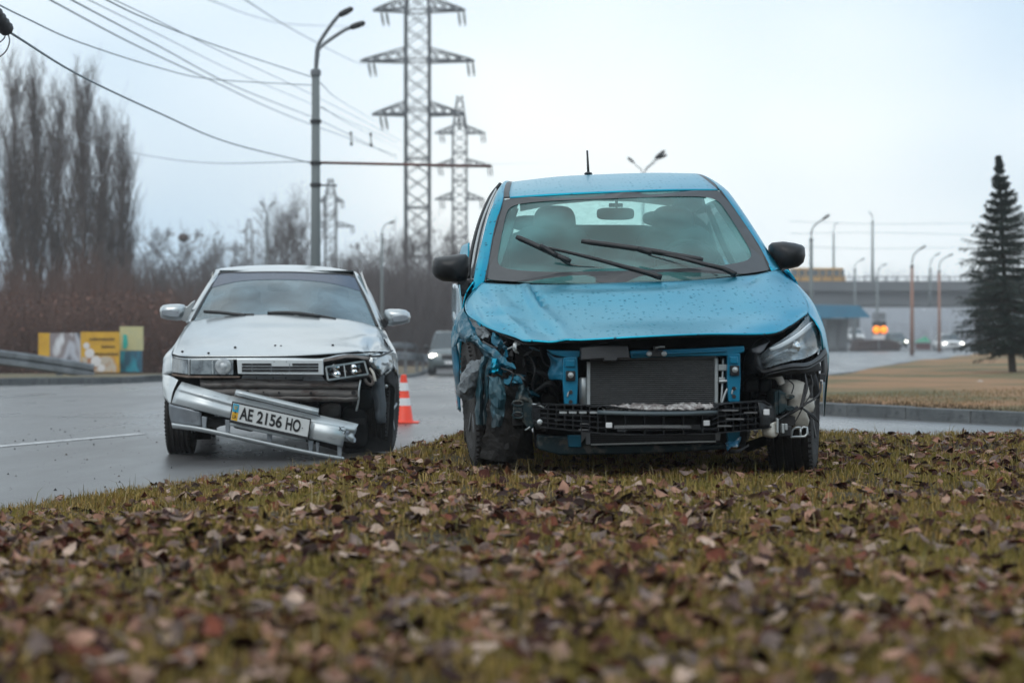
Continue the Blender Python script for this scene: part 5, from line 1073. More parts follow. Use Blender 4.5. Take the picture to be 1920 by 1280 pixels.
mpR = [(1446, 470), (1447, 459), (1452, 454), (1470, 452), (1492, 455), (1506, 459), (1511, 464), (1512, 478), (1509, 491), (1500, 499), (1482, 503), (1464, 505), (1455, 500), (1449, 488)]
for pts, st_ in ((mpL, [(857, 527), (874, 524), (886, 528), (884, 548), (866, 556), (860, 540)]), (mpR, [(1455, 500), (1470, 503), (1474, 512), (1466, 520), (1454, 512)])):
    m_ = empty('door_mirror', (0, 0, 0)); m_.parent = blue; mirror_shape(pts, .82, .12, 'housing', m_)
    mb = MB(); mb.prism([B(p[0], p[1], .84) for p in st_], (0, .07, 0)); mb.build('stalk', M['black'], m_, bevel=.005)
# right fender and quarter down past the lamp
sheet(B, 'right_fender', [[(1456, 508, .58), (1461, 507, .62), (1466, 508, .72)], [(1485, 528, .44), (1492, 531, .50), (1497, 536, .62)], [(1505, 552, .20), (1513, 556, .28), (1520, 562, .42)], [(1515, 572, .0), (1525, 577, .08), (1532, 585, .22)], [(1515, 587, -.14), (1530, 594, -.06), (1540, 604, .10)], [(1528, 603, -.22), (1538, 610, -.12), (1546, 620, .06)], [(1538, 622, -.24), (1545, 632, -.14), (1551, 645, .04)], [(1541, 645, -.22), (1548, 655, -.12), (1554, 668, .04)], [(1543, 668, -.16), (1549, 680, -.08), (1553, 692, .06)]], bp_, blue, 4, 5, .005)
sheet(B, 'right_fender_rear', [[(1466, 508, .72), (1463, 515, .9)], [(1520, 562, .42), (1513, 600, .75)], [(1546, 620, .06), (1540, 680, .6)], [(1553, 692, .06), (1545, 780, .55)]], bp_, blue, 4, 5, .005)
# crushed left fender
fl = [[(870, 577, .28), (880, 604, .05), (892, 628, -.12), (910, 645, -.28), (932, 660, -.40), (953, 674, -.50), (968, 688, -.54)],
      [(859, 592, .25), (866, 612, .05), (877, 628, -.08), (895, 640, -.20), (920, 664, -.38), (942, 684, -.48), (966, 690, -.53)],
      [(851, 610, .20), (856, 630, .08), (868, 638, .0), (886, 641, -.12), (912, 662, -.28), (930, 684, -.40), (950, 698, -.46)],
      [(847, 624, .18), (848, 648, .10), (866, 642, .02), (888, 645, -.08), (908, 667, -.22), (924, 690, -.34), (940, 704, -.42)]]
sheet(B, 'left_fender', fl, M['bluecr'], blue, 4, 4, .004, rough=.013, seed=2, rscale=15, smooth=False)
sheet(B, 'fender_edge', [[(846, 632, .22), (857, 648, .16)], [(847, 660, .25), (859, 668, .2)], [(851, 700, .25), (862, 705, .2)], [(856, 735, .25), (862, 740, .2)], [(859, 768, .25), (864, 770, .2)]], M['blued'], blue, 3, 4, .005, rough=.006, seed=4)
sheet(B, 'torn_metal', [[(880, 598, -.02), (895, 606, -.14), (912, 614, -.2)], [(886, 612, -.06), (902, 620, -.2), (918, 625, -.26)], [(898, 628, -.16), (906, 636, -.25), (914, 632, -.3)]], M['liner'], blue, 3, 3, .003, rough=.016, seed=6, rscale=18, smooth=False)
sheet(B, 'torn_metal', [[(922, 624, -.28), (936, 630, -.3)], [(924, 640, -.32), (940, 640, -.36)], [(940, 652, -.38), (951, 650, -.42)], [(952, 656, -.42), (956, 654, -.44)]], M['bluecr'], blue, 3, 3, .003, rough=.012, seed=9, rscale=20, smooth=False)
sheet(B, 'torn_metal', [[(965, 640, -.5), (972, 642, -.5)], [(960, 650, -.5), (968, 654, -.52)], [(966, 664, -.5), (973, 660, -.5)]], M['alu'], blue, 3, 3, .003, rough=.01, seed=11, rscale=30, smooth=False)
cable(B, 'torn_rod', [(952, 655, -.44), (962, 650, -.48), (975, 644, -.5)], .005, M['alu'], blue)
random.seed(23)
for k in range(16):   # jagged shards of torn wing and liner between the wheel and the chassis
    px, py = random.uniform(930, 1004), random.uniform(636, 742); yl = random.uniform(-.50, -.40); a = random.uniform(0, 6.28); r = random.uniform(8, 22); fl_ = random.uniform(.15, .4)
    P_ = [B(px + r * math.cos(a), py + r * math.sin(a) * .8, yl), B(px + r * fl_ * math.cos(a + 1.7), py + r * fl_ * math.sin(a + 1.7), yl - .03), B(px - r * .7 * math.cos(a + random.uniform(-.4, .4)), py - r * .6 * math.sin(a), yl + .03), B(px + r * fl_ * math.cos(a - 1.6), py + r * fl_ * math.sin(a - 1.6), yl + .02)]
    mb = MB(); mb.add(P_, [(0, 1, 3), (1, 2, 3)]); mb.build('torn_shard', (M['bluecr'], M['gdark'], M['blackg'], M['blued'], M['liner'], M['gdark'])[k % 6], blue, thick=.004)
for pts in ([(905, 640, -.36), (930, 652, -.46), (950, 640, -.45)], [(940, 690, -.52), (962, 700, -.55), (958, 722, -.53), (975, 735, -.5)], [(990, 660, -.45), (1003, 690, -.48), (998, 722, -.47), (1008, 745, -.45)], [(1012, 650, -.4), (1020, 680, -.45), (1040, 690, -.5)]): cable(B, 'torn_wire', pts, .004, M['black'], blue)
# wheel-arch liner pushed out over the tyre
sheet(B, 'arch_liner', [[(868, 697, -.30), (874, 688, -.34), (884, 679, -.36), (896, 672, -.37), (908, 669, -.37)], [(863, 712, -.33), (870, 708, -.40), (882, 700, -.43), (893, 697, -.43), (903, 695, -.40)], [(859, 728, -.33), (867, 728, -.39), (878, 724, -.43), (890, 720, -.42), (898, 716, -.39)], [(856, 737, -.32), (864, 744, -.36), (875, 752, -.38), (888, 744, -.37), (891, 734, -.36)]], M['liner'], blue, 3, 3, .004, rough=.013, seed=3, rscale=24, smooth=False)
for k, (x0, x1, c) in enumerate(((893, 906, 'linerb'), (907, 921, 'linerb'))):
    sheet(B, 'liner_rib', [[(x0 + 10, 672, -.34), (x0 + 15, 669, -.40), (x1 + 10, 670, -.36)], [(x0 + 2, 700, -.38), (x0 + 7, 700, -.45), (x1 + 1, 700, -.39)], [(x0 - 1, 740, -.38), (x0 + 6, 740, -.45), (x1, 742, -.39)], [(x0, 795, -.36), (x0 + 6, 797, -.41), (x1 + 1, 797, -.37)]], M[c], blue, 3, 4, .004, rough=.010, seed=12 + k, rscale=20, smooth=False)
sheet(B, 'torn_panel', [[(913, 702, -.42), (926, 700, -.46), (940, 704, -.44)], [(918, 688, -.42), (930, 688, -.48), (941, 694, -.44)], [(922, 672, -.40), (930, 674, -.44), (937, 684, -.42)]], bp_, blue, 3, 3, .004, rough=.012, seed=8, rscale=20, smooth=False)
sheet(B, 'torn_panel', [[(945, 712, -.5), (958, 704, -.52), (972, 706, -.52)], [(950, 722, -.5), (962, 716, -.53), (975, 716, -.52)], [(956, 728, -.48), (964, 724, -.5), (974, 722, -.5)]], M['bluecr'], blue, 3, 3, .004, rough=.018, seed=15, rscale=22, smooth=False)
sheet(B, 'splash_shield', [[(912, 706, -.42), (935, 712, -.44), (955, 728, -.44), (975, 745, -.42)], [(918, 745, -.44), (940, 750, -.46), (958, 758, -.44), (985, 770, -.40)], [(916, 790, -.44), (945, 790, -.47), (970, 792, -.43), (995, 800, -.38)], [(905, 830, -.42), (945, 830, -.45), (975, 832, -.42), (1000, 835, -.36)], [(900, 862, -.38), (945, 862, -.40), (975, 862, -.38), (1002, 862, -.32)]], pm('muddy_black_plastic', (.009, .009, .009), (.022, .020, .019), 5, .8, c3=(.038, .033, .030), s3=8, r3=(.55, .75), bump=.3, bscale=25), blue, 4, 4, .006, rough=.018, seed=5, rscale=11, smooth=False)
sheet(B, 'blue_liner', [[(918, 704, -.47), (932, 708, -.50), (944, 716, -.49)], [(916, 735, -.48), (932, 738, -.52), (948, 742, -.50)], [(918, 765, -.48), (934, 768, -.51), (946, 770, -.49)], [(922, 796, -.47), (934, 798, -.50), (942, 798, -.48)]], M['linerb'], blue, 3, 3, .004, rough=.013, seed=17, rscale=22, smooth=False)
cable(B, 'liner_seam', [(912, 704, -.46), (935, 714, -.48), (924, 738, -.48), (919, 760, -.48), (925, 800, -.47)], .004, M['black'], blue)
# engine bay darkness: firewall, side walls, floor
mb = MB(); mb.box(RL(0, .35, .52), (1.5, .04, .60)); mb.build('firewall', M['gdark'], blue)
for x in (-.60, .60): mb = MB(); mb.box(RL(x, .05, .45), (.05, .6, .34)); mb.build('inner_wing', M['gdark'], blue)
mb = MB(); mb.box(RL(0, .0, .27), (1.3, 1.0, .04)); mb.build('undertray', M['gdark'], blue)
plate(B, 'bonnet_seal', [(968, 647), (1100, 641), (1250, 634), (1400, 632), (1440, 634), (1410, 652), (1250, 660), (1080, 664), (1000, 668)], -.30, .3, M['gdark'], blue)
for i in range(16):
    px, py = random.uniform(960, 1050), random.uniform(670, 790); c = B(px, py, random.uniform(-.25, -.05)); blob('engine_part', c, (random.uniform(.02, .07), .05, random.uniform(.02, .06)), random.choice((M['gdark'], M['blackg'], M['gdark'], M['teald'])), .6)
for i in range(12):
    px, py = random.uniform(1395, 1460), random.uniform(690, 770); c = B(px, py, random.uniform(-.3, -.05)); blob('engine_part', c, (random.uniform(.02, .06), .05, random.uniform(.02, .05)), random.choice((M['gdark'], M['blackg'])), .6)
cable(B, 'hose', [(990, 690, -.2), (1020, 700, -.3), (1040, 720, -.3), (1050, 750, -.25)], .018, M['blackg'], blue); cable(B, 'hose', [(1005, 735, -.35), (1030, 718, -.4), (1050, 735, -.35)], .012, M['black'], blue)
# radiator support
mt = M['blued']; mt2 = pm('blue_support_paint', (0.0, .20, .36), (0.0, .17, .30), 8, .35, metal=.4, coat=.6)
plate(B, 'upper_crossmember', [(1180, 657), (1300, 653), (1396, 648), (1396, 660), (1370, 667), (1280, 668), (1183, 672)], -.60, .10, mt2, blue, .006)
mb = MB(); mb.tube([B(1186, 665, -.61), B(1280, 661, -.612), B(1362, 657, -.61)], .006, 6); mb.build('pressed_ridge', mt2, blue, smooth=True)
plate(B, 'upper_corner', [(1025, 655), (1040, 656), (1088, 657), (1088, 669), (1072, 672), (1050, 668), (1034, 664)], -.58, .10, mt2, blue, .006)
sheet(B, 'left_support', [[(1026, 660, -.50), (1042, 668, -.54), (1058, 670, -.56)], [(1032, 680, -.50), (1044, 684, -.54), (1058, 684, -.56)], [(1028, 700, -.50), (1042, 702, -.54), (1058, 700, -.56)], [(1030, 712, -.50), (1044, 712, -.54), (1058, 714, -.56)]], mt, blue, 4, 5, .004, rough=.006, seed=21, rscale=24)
def rail(name, x0, x1, y0, y1, bolts, holes):
    r_ = plate(B, name, [(x0, y0), (x1, y0 - 2), (x1 + 1, (y0 + y1) / 2), (x1 - 1, y1), (x0 + 2, y1), (x0 - 1, (y0 + y1) / 2)], -.60, .06, mt2, blue, .005)
    mb = MB(); boxp(B, mb, x0 + 4, y0 + 4, x1 - 4, y0 + 18, -.612, .02); mb.build('pressed_step', mt2, r_, bevel=.006)
    for (x, y) in holes: mb = MB(); mb.lathe([(.009, 0), (.009, -.004)], B(x, y, -.602), 'y', 14); mb.build('hole', M['gdark'], r_)
    for (x, y) in bolts:
        mb = MB(); boxp(B, mb, x - 9, y - 8, x + 9, y + 11, -.618, .02); mb.build('rubber_mount', M['blackg'], r_, bevel=.005)
        mb = MB(); mb.lathe([(.013, 0), (.013, -.008), (.007, -.009), (.006, -.018), (.001, -.019)], B(x, y, -.619), 'y', 14); mb.build('bolt', M['alu'], r_, smooth=False)
    mb = MB(); mb.tube(spline([B(x0 + 8, y1 - 14, -.602), B(x0 + 10, y1 - 22, -.602), B(x0 + 16, y1 - 26, -.602)], 4), .004, 6); mb.build('pressed_mark', M['alu'], r_, smooth=True); return r_
rail('support_rail', 1056, 1083, 670, 758, [(1070, 703)], [(1070, 753), (1070, 735), (1066, 683)]); rail('support_rail', 1364, 1388, 664, 753, [(1378, 693)], [(1376, 743), (1376, 728), (1374, 672)])
plate(B, 'air_intake', [(1090, 651), (1120, 648), (1178, 648), (1181, 671), (1158, 672), (1157, 677), (1133, 677), (1132, 672), (1090, 675)], -.66, .14, pm('grey_intake_plastic', (.035, .038, .043), (.05, .053, .058), 8, .55), blue, .006)
lt = empty('bonnet_latch', (0, 0, 0)); lt.parent = blue
mb = MB(); boxp(B, mb, 1218, 656, 1244, 669, -.64, .05); boxp(B, mb, 1226, 649, 1234, 660, -.65, .05); mb.build('latch_body', M['black'], lt, bevel=.004)
for x in (1217, 1245): mb = MB(); mb.lathe([(.012, 0), (.012, -.01), (.005, -.015)], B(x, 663, -.64), 'y', 12); mb.build('bolt', M['alu'], lt)
mb = MB(); mb.tube([B(1229, 652, -.67), B(1238, 650, -.68), B(1246, 650, -.67)], .004, 6); mb.build('latch_lever', M['alu'], lt)
# condenser: frame, fins, tanks
cd = empty('condenser', (0, 0, 0)); cd.parent = blue
mb = MB(); boxp(B, mb, 1107, 674, 1342, 832, -.53, .02); mb.build('core', M['gdark'], cd)
nf = 42; f0 = None
for k in range(nf):
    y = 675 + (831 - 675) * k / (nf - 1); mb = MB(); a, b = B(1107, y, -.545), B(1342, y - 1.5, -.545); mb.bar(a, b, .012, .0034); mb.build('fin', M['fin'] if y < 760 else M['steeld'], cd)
for x0, x1, y0, y1 in ((1100, 1107, 678, 762), (1340, 1347, 670, 756)): mb = MB(); boxp(B, mb, x0, y0, x1, y1, -.56, .04); mb.build('header_tank', M['alu'], cd, bevel=.004)
mb = MB(); a, b = B(1093, 707, -.54), B(1093, 760, -.54); mb.tube([a, a * .95 + b * .05, b], [.014, .02, .02], 12); mb.build('receiver_bottle', M['alu'], cd, smooth=True)
mb = MB(); a, b = B(1107, 674, -.55), B(1342, 669, -.55); mb.bar(a, b, .03, .008); mb.build('top_bar', M['steel'], cd)
for a in ((1347, 683, 1364, 695), (1348, 707, 1360, 718)): mb = MB(); boxp(B, mb, *a, -.57, .03); mb.build('pipe_block', M['alu'], cd, bevel=.004)
cable(B, 'pipe', [(1356, 672, -.56), (1355, 700, -.56), (1354, 730, -.57), (1352, 756, -.57)], .005, M['alu'], cd); cable(B, 'pipe', [(1364, 728, -.58), (1358, 742, -.58), (1353, 757, -.58)], .006, M['alu'], cd); cable(B, 'pipe', [(1348, 715, -.585), (1358, 714, -.585), (1366, 714, -.585)], .007, M['alu'], cd)
# bumper beam with plastic honeycomb absorber
bb = empty('bumper_beam', (0, 0, 0)); bb.parent = blue
def by(x): t = (x - 1215) / 215; return -.80 + .16 * t * t
def topy(x): return np.interp(x, [998, 1010, 1130, 1215, 1330, 1345, 1425, 1440], [762, 757, 760, 769, 769, 757, 751, 760])
def boty(x): return np.interp(x, [998, 1020, 1130, 1215, 1330, 1425, 1450], [788, 800, 812, 815, 812, 803, 795])
xsn = np.linspace(1003, 1440, 24)
sheet(B, 'beam', [[(x, topy(x) + 4, by(x) + .075) for x in xsn], [(x, (topy(x) + boty(x)) / 2, by(x) + .07) for x in xsn], [(x, boty(x) - 3, by(x) + .075) for x in xsn]], M['gdark'], bb, 1, 2, .03)
for (dx, w_) in ((0, 1),):
    for k, v in enumerate((0.0, .2, .4, .6, .8, 1.0)):
        for x0, x1 in ((1005, 1130), (1130, 1330), (1330, 1438)):
            if v in (0.4, .6) and x0 == 1130: continue
            P_ = [B(x, topy(x) * (1 - v) + boty(x) * v, by(x) + .03) for x in np.linspace(x0, x1, 9)]; mb = MB()
            for a, b in zip(P_[:-1], P_[1:]): mb.bar(a, b, .07, .0045)
            mb.build('rib', M['blackg'], bb)
for x in list(np.arange(1012, 1130, 15.5)) + list(np.arange(1136, 1335, 36)) + list(np.arange(1345, 1436, 14)):
    mb = MB(); mb.bar(B(x, topy(x), by(x) + .03), B(x, boty(x), by(x) + .03), .0045, .07, up=(0, 1, 0)); mb.build('rib', M['blackg'], bb)
for x in (1056, 1074, 1093, 1113): mb = MB(); boxp(B, mb, x - 7, 771, x + 7, 775, by(x) - .008, .01); mb.build('clip_slot', M['alu'], bb)
for x, y in ((1142, 797), (1325, 793)): mb = MB(); boxp(B, mb, x - 6, y - 5, x + 6, y + 5, by(x) - .012, .02); mb.build('white_clip', M['white'], bb, bevel=.003)
mb = MB(); P_ = [B(x, 800 - .2 * math.sin((x - 1150) / 160 * 3.14) * 4, by(x) - .005) for x in np.linspace(1152, 1312, 10)]
for a, b in zip(P_[:-1], P_[1:]): mb.bar(a, b, .02, .013)
mb.build('pale_strip', M['fin'], bb)
mb = MB(); mb.box(B(1166, 806, -.80), (.04, .02, .012)); mb.box(B(1305, 800, -.79), (.04, .02, .02)); mb.build('hook', M['blackg'], bb)
for x0, x1, y in ((1040, 1062, 786), (1088, 1106, 793), (1085, 1105, 804), (1350, 1385, 768), (1360, 1395, 784), (1345, 1372, 797), (1395, 1420, 772)): mb = MB(); boxp(B, mb, x0, y, x1, y + 2.5, by(x0) - .006, .01); mb.build('worn_rib', M['fin'], bb)
sheet(B, 'torn_foam', [[(1128, 762, -.70), (1180, 758, -.72), (1240, 760, -.72), (1300, 757, -.72), (1338, 758, -.70)], [(1130, 769, -.76), (1180, 768, -.79), (1240, 768, -.79), (1300, 768, -.78), (1338, 766, -.74)]], pm('torn_foam', (.16, .14, .135), (.42, .41, .40), 30, .9, crange=(.45, .6)), bb, 12, 3, .006, rough=.012, seed=31, rscale=40)
sheet(B, 'metal_band', [[(1120, 769, -.79), (1200, 771, -.83), (1280, 771, -.83), (1345, 769, -.80)], [(1120, 777, -.795), (1200, 779, -.835), (1280, 779, -.835), (1345, 776, -.80)]], pm('grey_blue_band', (.05, .07, .08), (.07, .09, .10), 5, .5, metal=.4), bb, 5, 2, .005)
sheet(B, 'beam_end', [[(1420, 752, -.66), (1440, 757, -.62), (1452, 765, -.55)], [(1425, 775, -.68), (1445, 778, -.62), (1455, 780, -.55)], [(1425, 800, -.66), (1445, 800, -.62), (1455, 798, -.55)]], M['blackg'], bb, 4, 4, .006, rough=.006, seed=33)
mb = MB(); boxp(B, mb, 1432, 767, 1443, 778, -.68, .02); mb.build('white_clip', M['white'], bb, bevel=.003)
sheet(B, 'beam_end', [[(1000, 758, -.60), (1012, 757, -.64), (1026, 760, -.66)], [(999, 780, -.58), (1010, 782, -.64), (1024, 784, -.66)], [(1004, 804, -.58), (1014, 806, -.64), (1026, 808, -.66)]], M['blackg'], bb, 4, 4, .005, rough=.012, seed=35, rscale=20)
mb = MB(); mb.lathe([(.013, 0), (.013, -.01), (.006, -.014)], B(1012, 791, -.66), 'y', 12); mb.build('bolt', M['alu'], bb); cable(B, 'scraped_edge', [(998, 757, -.62), (1012, 760, -.66), (1022, 764, -.66), (1027, 757, -.66)], .004, M['alu'], bb)
# lower structure
plate(B, 'lower_crossmember', [(1006, 815), (1100, 822), (1110, 834), (1360, 832), (1366, 842), (1200, 851), (1050, 853), (1008, 842)], -.52, .14, M['teald'], blue, .01)
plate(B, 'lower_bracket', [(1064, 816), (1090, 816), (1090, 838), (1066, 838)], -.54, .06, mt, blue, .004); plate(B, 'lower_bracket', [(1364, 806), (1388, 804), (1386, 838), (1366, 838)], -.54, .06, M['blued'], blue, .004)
plate(B, 'tank_foot', [(1090, 808), (1107, 808), (1107, 833), (1099, 833), (1098, 820), (1090, 830)], -.56, .04, M['steel'], blue, .003); plate(B, 'tank_foot', [(1342, 808), (1352, 808), (1350, 826), (1342, 826)], -.56, .04, M['steel'], blue, .003)
mb = MB(); mb.bar(B(1108, 833, -.56), B(1342, 827, -.56), .02, .006); mb.build('lower_strip', M['alu'], blue)
sheet(B, 'lower_scrap', [[(1362, 832, -.60), (1375, 826, -.62), (1388, 820, -.60)], [(1366, 842, -.60), (1376, 838, -.62), (1384, 832, -.60)]], pm('scraped_blue', (.02, .22, .42), (.6, .65, .7), 22, .4, crange=(.5, .62)), blue, 5, 4, .003, rough=.012, seed=41, rscale=30)
sheet(B, 'hanging_strip', [[(1364, 843, -.58), (1382, 842, -.60), (1403, 832, -.56)], [(1368, 849, -.58), (1384, 847, -.60), (1404, 836, -.56)]], M['black'], blue, 5, 3, .004, rough=.004)
plate(B, 'black_gap_fill', [(1000, 796), (1130, 806), (1340, 808), (1400, 806), (1398, 838), (1120, 842), (1004, 840)], -.42, .1, M['gdark'], blue, 0)  # black panel added to close the see-through gap to the bright road
# chassis horn, left
hn = empty('chassis_horn', (0, 0, 0)); hn.parent = blue
sheet(B, 'crumpled_end', [[(972, 727, -.52), (982, 723, -.54), (992, 726, -.52)], [(968, 740, -.53), (980, 738, -.57), (993, 740, -.53)], [(970, 752, -.54), (982, 750, -.56), (994, 752, -.52)]], M['teald'], hn, 5, 5, .004, rough=.016, seed=45, rscale=30)
plate(B, 'box_section', [(978, 748), (996, 744), (1001, 760), (1001, 800), (994, 808), (980, 790)], -.55, .25, M['teald'], hn, .005)
for y, h in ((756, 6), (778, 7)):
    mb = MB(); mb.tube([B(971 + 10 * math.cos(a), y + h * math.sin(a) * .8, -.575) for a in np.linspace(0, 6.283, 17)], .0045, 6); mb.build('flange_loop', M['teald'], hn, smooth=True)
    mb = MB(); mb.ellipsoid(B(971, y, -.56), (.022, .01, .011)); mb.build('flange_hole', M['gdark'], hn, smooth=True)
mb = MB(); boxp(B, mb, 962, 750, 980, 786, -.56, .05); mb.build('flange', M['teald'], hn, bevel=.004); cable(B, 'wire_end', [(985, 806, -.55), (990, 803, -.56), (994, 800, -.56)], .004, M['alu'], hn)
# right: chassis horn, washer bottle, wiring
hr = empty('chassis_horn', (0, 0, 0)); hr.parent = blue
plate(B, 'box_section', [(1452, 734), (1462, 730), (1474, 738), (1476, 768), (1470, 776), (1452, 778)], -.50, .25, M['teald'], hr, .005)
for y in (743, 765): mb = MB(); mb.tube([B(1481 + 8 * math.cos(a), y + 3.2 * math.sin(a), -.53) for a in np.linspace(0, 6.283, 15)], .004, 6); mb.ellipsoid(B(1481, y, -.51), (.017, .008, .007)); mb.build('flange_loop', M['teald'], hr, smooth=True)
plate(B, 'flange', [(1460, 734), (1474, 736), (1486, 741), (1486, 748), (1476, 750), (1476, 760), (1486, 763), (1486, 768), (1472, 770), (1460, 776)], -.515, .03, M['teald'], hr, .004)
wb = empty('washer_bottle', (0, 0, 0)); wb.parent = blue
def pillow(name, pts, yl, dep, mat, par):
    P_ = [B(*p, yl) for p in pts]; c = sum(P_, Vector()) / len(P_); rings = [[c + (p - c) * sc + Vector((0, dy, 0)) for p in P_] for sc, dy in ((.9, dep), (1, dep * .8), (1, dep * .2), (.93, -.012), (.75, -.03), (.4, -.04), (.1, -.043))]
    n = len(P_); mb = MB(); mb.add([v for r in rings for v in r], [(i * n + k, i * n + (k + 1) % n, (i + 1) * n + (k + 1) % n, (i + 1) * n + k) for i in range(len(rings) - 1) for k in range(n)] + [tuple(range(n)), tuple(range((len(rings) - 1) * n, len(rings) * n))]); return mb.build(name, mat, par, smooth=True)
pillow('bottle_body', [(1466, 716), (1478, 712), (1495, 712), (1508, 716), (1516, 722), (1519, 735), (1518, 748), (1527, 750), (1529, 762), (1526, 772), (1512, 776), (1518, 790), (1516, 800), (1500, 806), (1484, 804), (1480, 790), (1478, 770), (1476, 745), (1464, 730)], -.36, .12, M['beige'], wb)
cable(B, 'filler_neck', [(1436, 702, -.36), (1450, 703, -.40), (1460, 708, -.42), (1466, 720, -.42)], .018, M['beige'], wb); mb = MB(); mb.box(B(1519, 748, -.42), (.05, .01, .008)); mb.build('bottle_seam', M['beige'], wb)
cable(B, 'flexible_hose', [(1524, 702, -.30), (1528, 715, -.31), (1531, 730, -.31), (1532, 745, -.30)], .017, M['blackg'], blue)
for i, pts in enumerate(([(1508, 700, -.44), (1513, 725, -.47), (1508, 745, -.48), (1502, 762, -.49), (1480, 776, -.5), (1462, 784, -.5)], [(1540, 715, -.40), (1538, 735, -.45), (1526, 748, -.48), (1512, 756, -.5), (1503, 764, -.5)], [(1503, 764, -.5), (1515, 772, -.48), (1526, 780, -.46), (1534, 790, -.42)], [(1503, 764, -.5), (1520, 778, -.48), (1530, 788, -.46)],
                         [(1505, 764, -.5), (1494, 785, -.49), (1482, 805, -.48)], [(1478, 712, -.43), (1488, 722, -.45), (1484, 738, -.45)], [(1520, 702, -.42), (1524, 720, -.44), (1518, 742, -.46), (1508, 758, -.48)], [(1495, 762, -.49), (1470, 780, -.52), (1455, 790, -.52)], [(1510, 720, -.45), (1506, 740, -.48), (1500, 768, -.49)])):
    cable(B, 'wiring', pts, (.006, .005, .005, .004, .003, .003, .003, .006, .005)[i], M['black'], blue)
mb = MB(); boxp(B, mb, 1536, 700, 1548, 716, -.38, .03); mb.build('connector', M['black'], blue, bevel=.004); mb = MB(); boxp(B, mb, 1538, 712, 1543, 720, -.39, .02); mb.build('connector', M['white'], blue)
sheet(B, 'corner_bracket', [[(1430, 797, -.60), (1445, 794, -.62), (1458, 788, -.58)], [(1430, 808, -.60), (1446, 808, -.62), (1458, 800, -.58)], [(1432, 816, -.58), (1450, 820, -.60), (1460, 812, -.56)]], M['beige'], blue, 4, 4, .005, rough=.006, seed=51)
for a in ((1456, 784, 1460, 812), (1466, 794, 1471, 812), (1472, 794, 1477, 806)): mb = MB(); boxp(B, mb, *a, -.61, .04); mb.build('clip', M['alu'], blue, bevel=.003)
mb = MB(); boxp(B, mb, 1458, 798, 1484, 818, -.56, .06); mb.build('clip_block', M['black'], blue, bevel=.006)
fr = [(1483, 818), (1486, 805), (1492, 801), (1500, 801), (1503, 804), (1506, 800), (1513, 801), (1514, 812), (1509, 818), (1484, 819)]
mb = MB(); P_ = [B(x, y, -.47) for x, y in fr] + [B(*fr[0], -.47)]; mb.tube(P_, .006, 6); mb.tube([B(1501, 803, -.47), B(1501, 817, -.47)], .005, 6); mb.build('lamp_bracket', M['alu'], blue, smooth=True)
# wheels
Rz = Matrix.Rotation
rimm = pm('dark_alloy', (.12, .13, .14), rough=.4, metal=.7)
def wheel(c, R_, w, rot, rim=rimm, par=blue, nm='wheel'):
    h_ = empty(nm, (0, 0, 0)); h_.parent = par; wheel_parts(h_, c, R_, w, rot, M['rubber'], rim); return h_
pR = B(1488, 766, 0.0); wheel(Vector((pR.x, 0, .315)), .315, .215, Rz(rad(-14), 3, 'Z'))
pL = B(918, 766, 0.0); wheel(Vector((pL.x, .06, .35)), .315, .215, Rz(rad(6), 3, 'Z') @ Rz(rad(-4), 3, 'Y'))
for x in (-.76, .78): wheel(Vector((x, 2.67, .315)), .315, .21, None)
for x in (-.66, .66):
    mb = MB(); mb.lathe([(.36, -.02), (.36, .02)], (x, 2.67, .32), 'x', 24); mb.build('rear_arch', M['gdark'], blue)
mb = MB(); mb.tube([B(1400, 838, -.1), B(1450, 820, -.05), B(1470, 815, 0)], .025, 8); mb.build('control_arm', M['gdark'], blue, smooth=True); mb = MB(); mb.tube([RL(-.7, 2.67, .3), RL(.7, 2.67, .3)], .04, 8); mb.build('rear_axle', M['gdark'], blue, smooth=True)
# surviving right headlamp
hl = empty('headlight', (0, 0, 0)); hl.parent = blue
top = [(1418, 674, -.52), (1432, 660, -.54), (1446, 649, -.53), (1470, 634, -.48), (1492, 617, -.38), (1508, 600, -.26), (1518, 590, -.16)]
bot = [(1433, 690, -.52), (1445, 687, -.545), (1462, 682, -.55), (1484, 676, -.50), (1508, 672, -.42), (1528, 662, -.30), (1540, 648, -.18)]
mid = [((a[0] + b[0]) / 2 + (6 if i > 3 else 0), (a[1] + b[1]) / 2 - (2 if i > 3 else 0), (a[2] + b[2]) / 2 - .03) for i, (a, b) in enumerate(zip(top, bot))]
def back(r, d): return [(p[0], p[1], p[2] + d) for p in r]
sheet(B, 'lens', [top, mid, bot], M['lens'], hl, 6, 5, 0)
sheet(B, 'housing', [back(top, .01), back(mid, .14), back(bot, .01)], pm('lamp_inner', (.42, .46, .48), (.20, .22, .23), 20, .25, metal=.6), hl, 6, 6, 0)
sheet(B, 'light_strip', [[(1443, 653, -.525), (1470, 640, -.475), (1498, 622, -.36), (1518, 605, -.22), (1529, 601, -.15)], [(1445, 658, -.52), (1472, 648, -.47), (1500, 631, -.35), (1522, 614, -.20), (1532, 609, -.14)]], pm('white_strip', (.8, .83, .85), rough=.2, coat=.5), hl, 5, 3, .004)
sheet(B, 'upper_reflector', [[(1450, 648, -.50), (1480, 627, -.42), (1505, 606, -.26), (1518, 594, -.15)], [(1470, 641, -.46), (1495, 623, -.36), (1515, 605, -.2), (1527, 602, -.12)]], pm('grey_lamp_trim', (.35, .38, .40), rough=.25, metal=.5), hl, 5, 3, .003)
random.seed(5)
